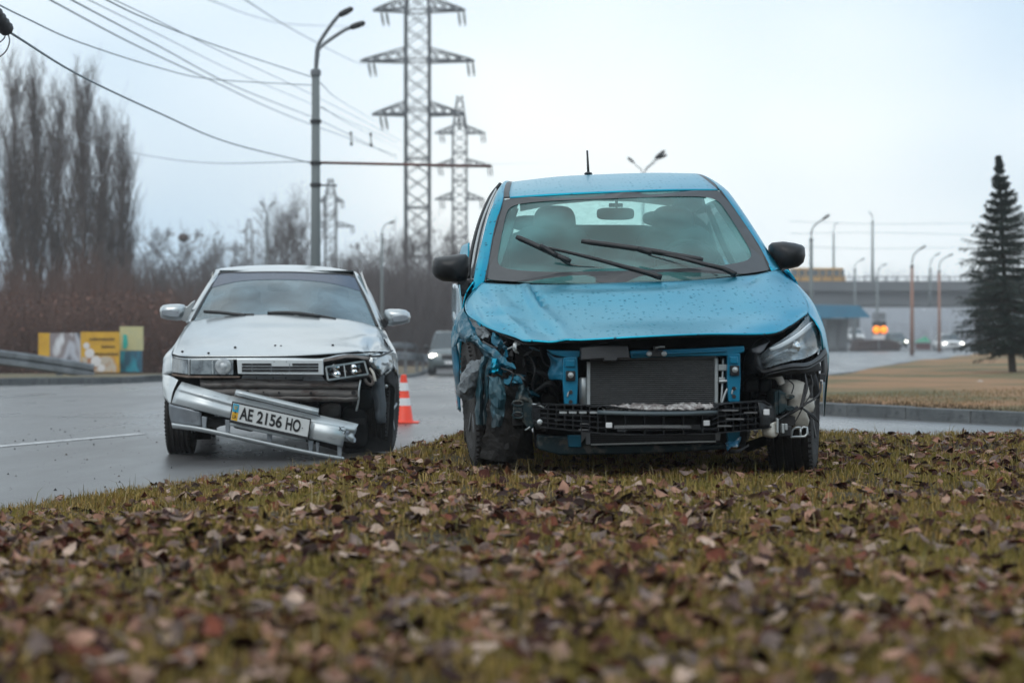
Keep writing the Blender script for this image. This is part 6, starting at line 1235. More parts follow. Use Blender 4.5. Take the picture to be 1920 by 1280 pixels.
for k in range(11):
    t = k / 10; x0 = 1428 + 100 * t + random.uniform(-2, 2); wdt = random.uniform(4, 9); yt = 672 - 44 * t + 4; yb = 684 - 20 * t; yl = -.50 + .33 * t
    sheet(B, 'reflector', [[(x0, yt + 4, yl + .03), (x0 + wdt, yt, yl + .05)], [(x0 - 1, (yt + yb) / 2, yl + .08), (x0 + wdt, (yt + yb) / 2 - 2, yl + .09)], [(x0, yb - 3, yl + .03), (x0 + wdt, yb - 5, yl + .04)]], M['chrome'] if k % 3 else M['fin'], hl, 3, 4, .002, rough=.004, seed=k)
mb = MB(); mb.lathe([(.030, 0), (.026, .02), (.015, .05), (.001, .055)], B(1489, 650, -.38), 'y', 20); mb.build('projector_bowl', M['chrome'], hl, smooth=True)
mb = MB(); mb.ellipsoid(B(1489, 648, -.40), (.009, .006, .007)); mb.build('bulb', M['white'], hl, smooth=True)
sheet(B, 'lower_trim', [[(1412, 679, -.52), (1430, 694, -.55), (1460, 687, -.57), (1484, 682, -.53), (1510, 680, -.44), (1530, 670, -.30), (1546, 652, -.17)], [(1418, 688, -.52), (1434, 700, -.56), (1462, 693, -.58), (1486, 688, -.54), (1512, 687, -.45), (1534, 678, -.30), (1550, 664, -.17)]], M['blackg'], hl, 6, 3, .01)
sheet(B, 'lower_trim', [[(1434, 698, -.54), (1462, 692, -.56), (1486, 687, -.52), (1512, 686, -.43), (1534, 678, -.29)], [(1430, 708, -.50), (1462, 704, -.53), (1486, 700, -.50), (1512, 700, -.41), (1540, 694, -.25)]], M['gdark'], hl, 6, 3, .01)
for k, dy in enumerate((8, 13)): cable(B, 'rubber_bead', [(1436, 690 + dy, -.57), (1462, 684 + dy, -.59), (1486, 679 + dy, -.55), (1512, 678 + dy, -.46), (1532, 668 + dy, -.32), (1547, 657 + dy, -.18)], .0045, M['blackg'], hl)
sheet(B, 'side_pod', [[(1408, 652, -.44), (1420, 638, -.45), (1434, 632, -.44), (1444, 640, -.46)], [(1397, 668, -.44), (1412, 660, -.52), (1424, 652, -.53), (1436, 650, -.50)], [(1394, 690, -.44), (1408, 680, -.52), (1418, 672, -.54), (1424, 668, -.50)], [(1398, 702, -.42), (1415, 700, -.50), (1428, 700, -.52), (1436, 700, -.48)]], M['blackg'], hl, 5, 5, .006)
sheet(B, 'pod_facet', [[(1407, 654, -.535), (1424, 648, -.545), (1440, 642, -.53)], [(1410, 660, -.54), (1424, 662, -.555), (1432, 656, -.54)]], pm('grey_facet', (.12, .13, .145), rough=.35), hl, 4, 4, .004)
sheet(B, 'fender_clip', [[(1540, 655, -.2), (1548, 660, -.1)], [(1542, 690, -.2), (1549, 690, -.1)], [(1540, 706, -.2), (1548, 704, -.1)]], M['black'], blue, 3, 4, .012, rough=.004)
# ================================================================ the silver car
silver = empty('wrecked_car', (-1.656, 14.25, 0), rad(4.7), 'silver saloon on the asphalt with its front bumper hanging down to one side', 'car')
S = Frame(silver)
M['silv'] = pm('silver_paint', (.50, .535, .55), (.43, .465, .48), 3, .30, metal=.75, coat=.6, coatr=.12, c3=(.42, .44, .44), s3=6, r3=(.66, .8))
M['silvb'] = pm('scuffed_bumper_paint', (.56, .60, .62), (.48, .52, .535), 5, .34, metal=.4, coat=.3, coatr=.15, c3=(.16, .165, .165), s3=9, r3=(.60, .74), stretch=(1, 1, 2.5))
M['silvd'] = pm('dirty_silver', (.30, .33, .36), (.22, .24, .265), 6, .45, metal=.5, coat=.2, c3=(.12, .12, .125), s3=12, r3=(.6, .75))
M['beamg'] = pm('rusty_grey_beam', (.23, .215, .205), (.13, .115, .11), 7, .7, metal=.2, c3=(.07, .045, .038), s3=11, r3=(.5, .66), stretch=(.6, 1, 1.6))
M['wscr2'] = glass('windscreen_glass_grey', (.50, .58, .61), -.01, .03, .42, (.21, .31, .36), drops=3)
M['tint'] = glass('tinted_band', (.30, .34, .40), -.03, .03, .5, (.10, .13, .20))
M['bulbg'] = pm('milky_lamp', (.05, .06, .07), (.20, .23, .245), 11, .25, metal=.3, coat=.8, crange=(.4, .6))
def RS(x, y, z): return Vector((x, y, z))
mt = M['silv']
# bonnet
hb_ = [[(357, 603, .62), (400, 596, .52), (460, 591.5, .46), (540, 590, .44), (620, 596, .48), (668, 603, .54), (707, 613, .64)],
       [(345, 618, .45), (392, 611, .32), (455, 607, .24), (540, 606, .22), (625, 610, .26), (678, 617, .34), (716, 625, .46)],
       [(334, 636, .2), (384, 632, .05), (450, 629, -.04), (540, 628, -.06), (628, 631, -.02), (682, 635, .06), (726, 640, .22)],
       [(326, 652, -.12), (376, 651, -.32), (446, 650, -.42), (540, 650, -.45), (624, 649, -.42), (682, 650, -.3), (733, 654, -.08)],
       [(322, 663, -.34), (350, 668, -.58), (440, 668, -.66), (540, 667, -.69), (620, 663, -.66), (690, 658, -.55), (735, 660, -.30)]]
sheet(S, 'bonnet', hb_, mt, silver, 7, 7, .006, creases=[((700, 632), (690, 664), 16, -.045), ((718, 632), (738, 655), 12, -.035), ((672, 640), (712, 632), 10, .022), ((640, 640), (700, 634), 14, .008), ((400, 615), (660, 612), 9, -.008), ((372, 625), (390, 660), 20, .006), ((600, 655), (690, 652), 8, .006)])
sheet(S, 'bonnet_lip', [[(p[0], p[1] + 1, p[2]) for p in hb_[-1]], [(p[0], p[1] + 3, p[2] + .03) for p in hb_[-1]]], M['gdark'], silver, 5, 2, .003)
for x, y in ((342, 659), (391, 662), (441, 651), (516, 648), (527, 649), (624, 647), (662, 659)):
    mb = MB(); mb.ellipsoid(S(x, y, float(np.interp(y, [645, 650, 658, 668], [-.40, -.44, -.56, -.70]))) , (.010, .008, .008), 10, 6); mb.build('bonnet_bolt', M['gdark'], silver, smooth=True)
# trim under the bonnet edge, fascia
sheet(S, 'front_panel', [[(322, 667, -.36), (350, 671.5, -.60), (440, 671, -.68), (540, 671, -.71), (600, 672, -.69), (640, 664, -.64), (690, 662, -.55)], [(324, 670, -.37), (352, 674.5, -.61), (440, 674, -.69), (540, 674, -.72), (602, 677, -.70), (640, 670, -.64), (692, 668, -.55)]], mt, silver, 6, 2, .006)
sheet(S, 'bent_lip', [[(598, 676, -.70), (625, 669, -.67), (655, 665, -.63), (694, 669, -.56)], [(602, 680, -.71), (630, 674, -.68), (660, 671, -.64), (694, 675, -.57)]], M['beamg'], silver, 5, 3, .006, rough=.004)
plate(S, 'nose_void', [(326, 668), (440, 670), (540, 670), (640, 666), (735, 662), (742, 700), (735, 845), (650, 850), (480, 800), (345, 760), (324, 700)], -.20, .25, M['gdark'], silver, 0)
# roof, pillars, screen
rsr = [[(411, 512.5, 1.42), (460, 511, 1.36), (538, 510.5, 1.33), (610, 513, 1.36), (664, 518, 1.42)], [(408, 508, 1.6), (458, 504.5, 1.56), (538, 503.5, 1.55), (612, 507, 1.56), (663, 514, 1.6)], [(410, 505, 1.9), (460, 500.5, 1.9), (538, 499, 1.9), (612, 502.5, 1.9), (661, 510, 1.9)], [(416, 504, 2.3), (462, 499.5, 2.3), (540, 497.5, 2.3), (610, 501, 2.3), (657, 509, 2.3)], [(428, 512, 2.9), (470, 506, 2.9), (545, 504, 2.9), (606, 507, 2.9), (650, 514, 2.9)]]
sheet(S, 'roof', rsr, mt, silver, 6, 5, .006)
WL = [(358, 603, .66), (375, 572, .90), (393, 540, 1.15), (411, 513, 1.41)]; Wc1 = [(450, 592, .50), (452, 562, .80), (455, 534, 1.08), (459, 511.5, 1.35)]; Wc = [(540, 591, .46), (539, 562, .76), (538, 534, 1.05), (538, 511, 1.32)]; Wc2 = [(630, 597, .50), (624, 566, .80), (617, 538, 1.08), (609, 513.5, 1.35)]; WR_ = [(708, 613, .66), (694, 580, .90), (679, 547, 1.15), (664, 518, 1.41)]
cW = (WL, Wc1, Wc, Wc2, WR_); sheet(S, 'windscreen', [[c[i] for c in cW] for i in range(4)], M['wscr2'], silver, 6, 6, 0)
sd = dense([[S(*c[i]) for c in cW] for i in range(4)], 6, 12); top_ = sd[-1]; mb = MB(); band = []
for i in range(len(sd) - 1, -1, -1):
    pass
nrow = len(sd); rows = []
for k in range(6):
    r = []
    for j in range(len(sd[0])):
        u = j / (len(sd[0]) - 1); depth = (0.20 + .14 * (abs(u - .5) * 2) ** 2.2) * (nrow - 1) * k / 5; f = nrow - 1 - depth; i = int(f); w = f - i
        p = sd[i][j] * (1 - w) + sd[min(i + 1, nrow - 1)][j] * w; r.append(p + Vector((0, -.004, .002)))
    rows.append(r)
mb.grid(rows); mb.build('tinted_band', M['tint'], silver, smooth=True, fix=False)
cable(S, 'screen_gasket', [(360, 602, .66), (377, 571, .90), (395, 540, 1.15), (412, 514, 1.40), (459, 512, 1.35), (538, 511.5, 1.32), (609, 514, 1.35), (663, 519, 1.40), (678, 547, 1.15), (693, 580, .90), (708, 612, .66)], .012, M['black'], silver)
sheet(S, 'a_pillar', [[(349, 605, .70), (357, 603, .65)], [(365, 574, .96), (374, 571, .90)], [(385, 541, 1.2), (394, 538, 1.15)], [(402, 514, 1.44), (411, 512, 1.42)], [(404, 507, 1.7), (411, 506, 1.7)]], mt, silver, 3, 5, .012)
sheet(S, 'a_pillar', [[(711, 614, .64), (717, 614, .72)], [(697, 579, .88), (704, 579, .98)], [(682, 546, 1.12), (689, 547, 1.24)], [(666, 517, 1.40), (672, 517, 1.5)], [(662, 510, 1.7), (667, 511, 1.75)]], mt, silver, 3, 5, .012)
sheet(S, 'door_frame', [[(705, 581, 1.1), (712, 592, 1.2), (722, 611, 1.0)], [(690, 548, 1.35), (700, 560, 1.6), (708, 585, 1.7)], [(672, 516, 1.6), (684, 530, 1.9), (690, 545, 2.1)], [(667, 511, 1.9), (676, 519, 2.2), (682, 530, 2.5)]], M['silvd'], silver, 3, 4, .006)
# sides in local axes
for sx in (-1, 1):
    rows = []
    for y, k in ((.55, 1.0), (1.2, 1.0), (2.2, 1.0), (3.0, .985), (3.35, .93)):
        rows.append([Vector((sx * .745 * k, y, .20)), Vector((sx * .80 * k, y, .34)), Vector((sx * .815 * k, y, .6)), Vector((sx * .765 * k, y, .80)), Vector((sx * .715 * k, y, .91))])
    sheet(S, 'body_side', rows, mt, silver, 4, 3, .01)
    sheet(S, 'side_window', [[Vector((sx * .715, .72, .91)), Vector((sx * .64, 1.1, 1.15)), Vector((sx * .575, 1.45, 1.34))], [Vector((sx * .715, 1.6, .92)), Vector((sx * .66, 1.6, 1.16)), Vector((sx * .59, 1.65, 1.36))], [Vector((sx * .71, 2.6, .93)), Vector((sx * .65, 2.45, 1.16)), Vector((sx * .58, 2.3, 1.36))]], M['sglass'], silver, 4, 4, 0)
    sheet(S, 'rear_deck', [[Vector((sx * .77, 2.6, .94)), Vector((0, 2.8, .98))], [Vector((sx * .72, 3.3, .93)), Vector((0, 3.4, .96))]], mt, silver, 3, 3, .006)
mb = MB(); mb.grid([[Vector((x * .70, 2.85, .97)), Vector((x * .60, 2.5, 1.2)), Vector((x * .52, 2.3, 1.36))] for x in (-1, 0, 1)]); mb.build('rear_window', M['rglass'], silver, smooth=True)
mb = MB(); mb.grid([[Vector((x * .78, 3.36, .3)), Vector((x * .76, 3.42, .6)), Vector((x * .72, 3.36, .95))] for x in (-1, 0, 1)]); mb.build('tailgate', mt, silver, smooth=True, thick=.01)
mb = MB(); mb.box((0, 1.6, .3), (1.5, 2.6, .05)); mb.build('cabin_floor', M['seat'], silver); mb = MB(); mb.box((0, .95, .84), (1.45, .5, .12)); mb.build('dashboard', M['seat'], silver, bevel=.04)
mb = MB(); mb.box((0, 1.9, 1.355), (1.05, .9, .01)); mb.build('headliner', M['seat'], silver)
g2 = pm('grey_seat', (.07, .085, .095), rough=.9)
for x in (-.36, .36):
    s_ = empty('seat', (0, 0, 0)); s_.parent = silver
    for q, c, r in (('backrest', (x, 2.0, .80), (.25, .09, .34)), ('headrest', (x, 2.04, 1.16), (.13, .05, .09))): mb = MB(); mb.ellipsoid(c, r, 16, 10, None, .65); mb.build(q, g2, s_, smooth=True, fix=False)
mb = MB(); mb.ellipsoid((0, 2.75, .80), (.62, .08, .25), 18, 10, None, .5); mb.build('rear_bench', g2, silver, smooth=True)
mb = MB(); mb.tube([Vector((.36 + .19 * math.cos(a), 1.3 - .07 * math.sin(a), .92 + .17 * math.sin(a))) for a in np.linspace(0, 6.283, 25)], .014, 8); mb.build('steering_wheel', M['blackg'], silver, smooth=True)
mb = MB(); mb.ellipsoid(S(525, 538, 1.45), (.10, .015, .032), 16, 8, None, .5); mb.build('rear_view_mirror', M['blackg'], silver, smooth=True)
for arm, bl in (([(420, 588, .60), (450, 591, .55), (476, 592, .52)], [(383, 585, .66), (412, 587, .60), (440, 590, .55), (460, 592, .53)]), ([(560, 588, .52), (600, 594, .52), (630, 600, .52)], [(502, 588, .54), (528, 587, .52), (560, 588.5, .50), (600, 594, .50)])):
    w = empty('wiper', (0, 0, 0)); w.parent = silver
    mb = MB(); mb.tube(spline([S(p[0], p[1] - 1.5, p[2] - .06) for p in arm], 4), .011, 7); mb.build('wiper_arm', M['black'], w, smooth=True, fix=False)
    mb = MB(); mb.tube(spline([S(p[0], p[1] - 1, p[2] - .07) for p in bl], 4), .013, 7); mb.build('wiper_blade', M['black'], w, smooth=True, fix=False)
# mirrors
for pts, in_, st_ in (([(299, 583), (300, 577), (305, 572), (318, 570), (335, 569.5), (344, 571), (348, 577), (346, 588), (340, 600), (330, 601), (312, 599), (301, 595)], [(303, 581), (320, 580), (334, 583), (338, 590), (334, 595), (318, 594), (304, 591)], [(340, 572), (350, 575), (360, 566), (366, 562), (360, 580), (354, 604), (344, 602), (332, 596), (340, 588)]),
                      ([(720, 588), (722, 581), (730, 579), (748, 579), (760, 581), (768, 586), (770, 595), (768, 604), (755, 608), (738, 611), (728, 610), (722, 600)], [(734, 596), (738, 592), (756, 590), (765, 592), (766, 600), (756, 603), (738, 605)], [(714, 600), (721, 596), (727, 606), (724, 614), (716, 614)])):
    m_ = empty('door_mirror', (0, 0, 0)); m_.parent = silver
    P_ = [S(*p, .86) for p in pts]; c = sum(P_, Vector()) / len(P_); rings = [[c + (p - c) * sc + Vector((0, dy, 0)) for p in P_] for sc, dy in ((.98, .11), (1, .08), (1, .02), (.90, -.02), (.72, -.045), (.4, -.06), (.1, -.062))]; n = len(P_)
    mb = MB(); mb.add([v for r in rings for v in r], [(i * n + k, i * n + (k + 1) % n, (i + 1) * n + (k + 1) % n, (i + 1) * n + k) for i in range(len(rings) - 1) for k in range(n)] + [tuple(range(n)), tuple(range((len(rings) - 1) * n, len(rings) * n))]); mb.build('housing', mt, m_, smooth=True)
    mb = MB(); mb.prism([S(*p, .795) for p in in_], (0, .03, 0)); mb.build('grey_inlay', M['silvd'], m_, bevel=.006, smooth=True)
    mb = MB(); mb.prism([S(*p, .86) for p in st_], (0, .04, 0)); mb.build('foot', mt if in_[0][0] < 400 else M['black'], m_, bevel=.006)
# left wing, corner lamp, headlamp
sheet(S, 'left_fender', [[(357, 604, .62), (349, 612, .72), (344, 625, .8)], [(334, 637, .2), (329, 645, .3), (326, 655, .4)], [(322, 660, -.32), (314, 662, -.22), (309, 668, -.05)], [(323, 672, -.42), (313, 676, -.32), (306, 684, -.12)], [(323, 700, -.44), (312, 702, -.34), (304, 706, -.14)]], mt, silver, 4, 5, .006)
plate(S, 'corner_lamp', [(324, 671, -.44), (352, 673, -.585), (352, 702, -.60), (323, 698, -.46)], 0, .05, M['bulbg'], silver, .004)
plate(S, 'lamp_divider', [(352.5, 674, -.62), (356, 674, -.625), (356, 703, -.625), (352.5, 703, -.62)], 0, .05, mt, silver, .002)
hlL = empty('headlight', (0, 0, 0)); hlL.parent = silver
plate(S, 'lens', [(357, 674, -.64), (438, 674, -.70), (438, 703, -.71), (357, 702, -.65)], 0, .06, M['bulbg'], hlL, .006)
mb = MB(); mb.lathe([(.058, -.012), (.052, -.020), (.034, -.012), (.020, -.022), (.001, -.026)], S(419, 687, -.69), 'y', 22); mb.build('projector', pm('milky_bowl', (.55, .58, .60), (.30, .33, .35), 30, .3, metal=.3, coat=.4), hlL, smooth=True)
for x in (398,): mb = MB(); mb.bar(S(x, 676, -.675 - (x - 357) * .0006), S(x + 1, 701, -.68 - (x - 357) * .0006), .004, .012, up=(0, 1, 0)); mb.build('lens_ridge', M['alu'], hlL)
plate(S, 'lamp_sill', [(322, 700, -.48), (357, 704, -.64), (450, 705, -.72), (450, 708, -.72), (350, 708, -.64), (322, 704, -.48)], 0, .05, pm('rust_edge', (.16, .115, .09), (.08, .06, .05), 20, .8), silver, .002)
# grille panel with three slots
gp = empty('grille', (0, 0, 0)); gp.parent = silver
poly_o = [(444, 673), (606, 674), (607, 703), (446, 701)]
plate(S, 'surround', poly_o, -.735, .04, pm('grille_silver', (.66, .70, .72), rough=.35, metal=.25, coat=.5), gp, .006)
for k, (y0, y1) in enumerate(((681, 685.2), (686.6, 690.8), (692.2, 697))):
    xa, xb = 453.5, 597
    if k == 0:
        for a, b in ((453.5, 508), (548, 597)): mb = MB(); boxp(S, mb, a, y0, b, y1, -.7385, .004); mb.build('slot', M['black'], gp)
    else: mb = MB(); boxp(S, mb, xa, y0, xb, y1, -.7385, .004); mb.build('slot', M['black'], gp)
for x in (472, 508, 542, 578): mb = MB(); boxp(S, mb, x, 681, x + 1.2, 697, -.7395, .003); mb.build('rib', M['silvd'], gp)
for x in (514, 537): mb = MB(); mb.ellipsoid(S(x, 678, -.737), (.003, .002, .003)); mb.build('emblem_hole', M['black'], gp)
# broken right lamp
hlR = empty('headlight', (0, 0, 0)); hlR.parent = silver
fr_ = [(611, 688, -.70), (683, 677, -.60), (690, 701, -.60), (615, 712, -.70)]
mb = MB(); P_ = [S(*p) for p in fr_]; mb.prism([p + Vector((0, .05, 0)) for p in P_], (0, .02, 0)); mb.build('lamp_back', M['gdark'], hlR)
mb = MB()
for a, b in zip(P_, P_[1:] + P_[:1]): mb.bar(a, b, .012, .012)
mb.bar(S(645, 684, -.655), S(648, 707, -.66), .008, .008); mb.build('lamp_frame', M['alu'], hlR)
for x, y, r in ((629, 689, .028), (630, 702, .03), (663, 688, .02), (664, 697, .022)): mb = MB(); mb.lathe([(r, -.01), (r * .8, .015), (r * .4, .03), (.001, .032)], S(x, y, -.66), 'y', 16); mb.build('reflector_bowl', M['chrome'], hlR, smooth=True)
random.seed(11)
for k in range(9):
    x, y = random.uniform(616, 684), random.uniform(686, 704); a = random.uniform(0, 6.28); mb = MB(); c = S(x, y, -.655 + .001 * (x - 616)); mb.prism([c + Vector((math.cos(a + t) * random.uniform(.01, .03), 0, math.sin(a + t) * random.uniform(.008, .022))) for t in (0, 1.8, 3.6)], (0, .004, 0)); mb.build('reflector_shard', random.choice((M['chrome'], M['alu'], M['wscr2'])), hlR)
plate(S, 'lamp_tray', [(614, 713, -.66), (688, 704, -.58), (690, 708, -.58), (616, 717, -.66)], 0, .08, M['gdark'], silver, .003)
# slam panel and bumper beam
plate(S, 'slam_panel', [(455, 703), (603, 704), (612, 716), (600, 722), (448, 718), (452, 710)], -.60, .05, M['silvd'], silver, .006)
for x0, x1 in ((481, 512), (536, 568)): mb = MB(); mb.tube([S(x0, 707, -.61), S(x0, 712, -.61), S(x1, 712, -.61), S(x1, 707, -.61)], .004, 5); mb.build('pressed_edge', M['gdark'], silver)
sb = empty('bumper_beam', (0, 0, 0)); sb.parent = silver
def sbar(name, y0l, y0r, y1l, y1r, yl0, yl1, m): return sheet(S, name, [[(375, y0l, yl0 + .05), (450, (y0l * 3 + y0r) / 4, yl0), (525, (y0l + y0r) / 2, yl0 - .01), (600, (y0l + 3 * y0r) / 4, yl0), (672, y0r, yl0 + .05)], [(375, (y0l + y1l) / 2, (yl0 + yl1) / 2 + .04), (450, (y0l * 3 + y0r + y1l * 3 + y1r) / 8, (yl0 + yl1) / 2 - .01), (525, (y0l + y0r + y1l + y1r) / 4, (yl0 + yl1) / 2 - .02), (600, (y0l + 3 * y0r + y1l + 3 * y1r) / 8, (yl0 + yl1) / 2 - .01), (672, (y0r + y1r) / 2, (yl0 + yl1) / 2 + .04)], [(375, y1l, yl1 + .05), (450, (y1l * 3 + y1r) / 4, yl1), (525, (y1l + y1r) / 2, yl1 - .01), (600, (y1l + 3 * y1r) / 4, yl1), (672, y1r, yl1 + .05)]], m, sb, 6, 3, .008, rough=.005, seed=61, rscale=12)
sbar('upper_flange', 709, 716, 715, 720, -.60, -.66, M['beamg']); sbar('upper_channel', 716, 721, 727, 729, -.67, -.65, M['beamg']); sbar('web', 728, 730, 740, 745, -.64, -.64, M['beamg']); sbar('lower_channel', 741, 745, 752, 752, -.68, -.66, M['beamg'])
for x, y, r in ((464, 734, .010), (523, 736, .008), (583, 737, .010), (663, 736, .016), (494, 735, .006)): mb = MB(); mb.lathe([(r, 0), (r, -.005)], S(x, y, -.665), 'y', 14); mb.build('hole', M['gdark'], sb)
cable(S, 'bent_rod', [(676, 712, -.60), (673, 730, -.62), (672, 752, -.62), (668, 770, -.60)], .007, M['alu'], silver); cable(S, 'bent_rod', [(694, 690, -.58), (700, 700, -.60), (704, 715, -.60)], .010, M['beige'], silver)
mb = MB(); mb.tube([S(692 + 7 * math.cos(a) + 3 * math.sin(a), 712 + 9 * math.sin(a), -.57) for a in np.linspace(0, 6.283, 15)], .012, 7); mb.build('tow_hook', M['beamg'], silver, smooth=True)
for px0, py0, px1, py1, c in ((600, 755, 640, 786, 'liner'), (560, 750, 600, 800, 'blackg'), (640, 760, 690, 840, 'gdark'), (520, 750, 560, 770, 'blackg'), (660, 725, 700, 770, 'blackg')):
    mb = MB(); a, b = S(px0, py0, -.2), S(px1, py1, -.2); mb.ellipsoid((a + b) / 2, (abs(b.x - a.x) / 2, .08, abs(a.z - b.z) / 2), 12, 8, None, .5); mb.build('engine_part', M[c] if c != 'liner' else M['beamg'], silver, smooth=True)
mb = MB(); mb.box((0, -.1, .24), (1.2, .6, .04)); mb.build('undertray', M['gdark'], silver)
# right wing, crumpled, wheel housing
sheet(S, 'right_fender', [[(707, 613, .66), (715, 616, .72), (722, 622, .8)], [(724, 640, .24), (733, 645, .34), (738, 652, .46)], [(735, 657, -.22), (741, 661, -.05), (744, 668, .1)], [(728, 664, -.34), (739, 672, -.12), (746, 684, .06)], [(738, 690, -.20), (743, 694, -.06), (746, 702, .10)]], mt, silver, 4, 6, .005, rough=.006, seed=71, rscale=14)
sheet(S, 'crumpled_wing', [[(692, 668, -.56), (704, 665, -.52), (716, 663, -.46), (734, 660, -.30)], [(694, 678, -.58), (706, 678, -.56), (719, 674, -.46), (738, 676, -.24)], [(700, 690, -.56), (710, 692, -.55), (722, 688, -.44), (739, 692, -.22)], [(708, 700, -.52), (714, 703, -.52), (720, 700, -.42), (730, 697, -.24)]], mt, silver, 6, 6, .004, rough=.016, seed=73, rscale=13)
cable(S, 'panel_gap', [(694, 668, -.60), (712, 667, -.56), (728, 661, -.42), (736, 657, -.30)], .007, M['black'], silver)
sheet(S, 'torn_edge', [[(690, 675, -.60), (697, 686, -.60), (706, 698, -.58), (712, 704, -.54)], [(686, 680, -.56), (694, 694, -.56), (702, 704, -.54), (710, 710, -.5)]], M['gdark'], silver, 5, 3, .006, rough=.01, seed=75)
sheet(S, 'hanging_liner', [[(698, 712, -.45), (708, 703, -.48), (722, 704, -.45)], [(698, 740, -.46), (710, 735, -.50), (722, 735, -.46)], [(704, 775, -.46), (712, 772, -.50), (724, 770, -.46)], [(708, 793, -.44), (714, 794, -.47), (722, 792, -.44)]], pm('slate_liner', (.085, .105, .125), (.05, .06, .07), 5, .55, c3=(.02, .022, .025), s3=9, r3=(.55, .7)), silver, 5, 6, .005, rough=.010, seed=77, rscale=9)
sheet(S, 'arch_piece', [[(718, 694, -.35), (728, 690, -.35), (738, 698, -.3)], [(716, 706, -.38), (726, 704, -.38), (740, 712, -.3)], [(722, 722, -.38), (730, 722, -.38), (741, 730, -.3)]], M['gdark'], silver, 4, 4, .005, rough=.012, seed=79)
cable(S, 'liner_clip', [(722, 702, -.42), (728, 698, -.42), (733, 694, -.42)], .006, M['alu'], silver); mb = MB(); mb.ellipsoid(S(724, 724, -.44), (.012, .01, .014)); mb.build('fixing', M['alu'], silver, smooth=True)
mb = MB(); boxp(S, mb, 739, 670, 746, 680, -.02, .04); mb.build('indicator', M['alu'], silver, bevel=.004)
# the fallen bumper
fb = empty('front_bumper', (0, 0, 0)); fb.parent = silver
sheet(S, 'corner_end', [[(306, 702, -.30), (320, 705, -.50), (334, 712, -.62)], [(305, 722, -.34), (314, 726, -.54), (324, 734, -.64)], [(307, 745, -.38), (313, 750, -.56), (319, 758, -.66)]], M['silvb'], fb, 5, 5, .006)
xs8 = [(340, 716), (390, 730), (440, 744), (500, 757), (560, 770), (620, 783), (672, 795)]
def off(y, dl, dr): return [(x, yy + (dl + (dr - dl) * i / 6), y) for i, (x, yy) in enumerate(xs8)]
sk = [[(x, yy, -.76) for i, (x, yy) in enumerate(xs8)], [(x - 3, yy + 6, -.80) for x, yy in xs8], [(x - 7, yy + 12, -.83) for x, yy in xs8], [(x - 10, yy + 17, -.82) for x, yy in xs8], [(x - 14 + i * .8, yy + 28 - i * .3, -.84) for i, (x, yy) in enumerate(xs8)], [(x - 18 + i * 1.5, yy + 40 - i * .9, -.82) for i, (x, yy) in enumerate(xs8)]]
sk[0][0] = (341, 716, -.70); 
for i, r in enumerate(sk): r[0] = (r[0][0], r[0][1], r[0][2] + .10); r[-1] = (r[-1][0], r[-1][1], r[-1][2] + .05)
sheet(S, 'bumper_skin', sk, M['silvb'], fb, 6, 4, .006)
# upper step strip lying above the plate
sheet(S, 'top_strip', [[(443, 730, -.80), (520, 748, -.80), (598, 766, -.80)], [(441, 735, -.83), (519, 754, -.83), (597, 773, -.83)], [(440, 741, -.80), (518, 760, -.80), (596, 779, -.80)]], M['silvb'], fb, 5, 4, .005)
cable(S, 'shadow_gap', [(441, 741, -.835), (519, 760, -.835), (600, 780, -.835)], .004, M['black'], fb)
# left lower wrap, right end, lower lip
sheet(S, 'lower_wrap', [[(317, 757, -.68), (345, 764, -.78), (378, 772, -.80)], [(318, 775, -.66), (345, 782, -.76), (377, 786, -.79)], [(322, 793, -.64), (345, 797, -.74), (378, 800, -.78)]], M['silvd'], fb, 5, 4, .006)
sheet(S, 'right_corner', [[(584, 790, -.84), (620, 797, -.86), (648, 803, -.84)], [(582, 806, -.86), (618, 814, -.88), (646, 820, -.86)], [(580, 822, -.84), (615, 830, -.86), (642, 837, -.84)]], M['silvb'], fb, 4, 4, .008)
sheet(S, 'broken_end', [[(646, 808, -.84), (660, 808, -.76), (668, 804, -.70)], [(646, 818, -.84), (658, 822, -.76), (664, 818, -.70)], [(648, 826, -.82), (660, 828, -.76), (666, 826, -.70)]], M['silvd'], fb, 4, 4, .006, rough=.012, seed=81, rscale=20)
lip_ = [(322, 793, -.70), (372, 800, -.80), (430, 812, -.84), (505, 829, -.86), (580, 845, -.86), (645, 857, -.84)]
sheet(S, 'lower_lip', [lip_, [(x, y + 2, z - .03) for x, y, z in lip_], [(x + 2, y + 9 - i * .4, z - .01) for i, (x, y, z) in enumerate(lip_)]], M['silvb'], fb, 5, 3, .006)
for a, b, c_, d_, m in ((378, 388, 780, 802, 'silvd'), (422, 432, 786, 814, 'silvd'), (500, 511, 808, 830, 'silvd'), (578, 588, 824, 847, 'silvd'), (592, 599, 828, 850, 'silvd'), (632, 642, 832, 856, 'silvd')): plate(S, 'strut', [(a, c_), (b, c_ + 2), (b - 2, d_ + 1), (a + 1, d_ - 1)], -.83, .05, M[m], fb, .004)
sheet(S, 'plate_shelf', [[(432, 792, -.86), (505, 808, -.88), (574, 822, -.86)], [(431, 797, -.85), (504, 813, -.87), (573, 827, -.85)]], M['silvb'], fb, 4, 2, .008)
cable(S, 'crack', [(636, 800, -.868), (641, 806, -.868), (647, 808, -.868), (645, 814, -.868)], .003, M['black'], fb); cable(S, 'crack', [(636, 806, -.868), (640, 801, -.868), (646, 800, -.868)], .002, M['black'], fb)
for poly in ([(388, 782), (422, 790), (422, 797), (412, 799), (405, 803), (388, 799)], [(436, 797), (480, 806), (470, 809), (440, 802)]): plate(S, 'torn_underlay', poly, -.74, .02, M['gdark'], fb, 0)
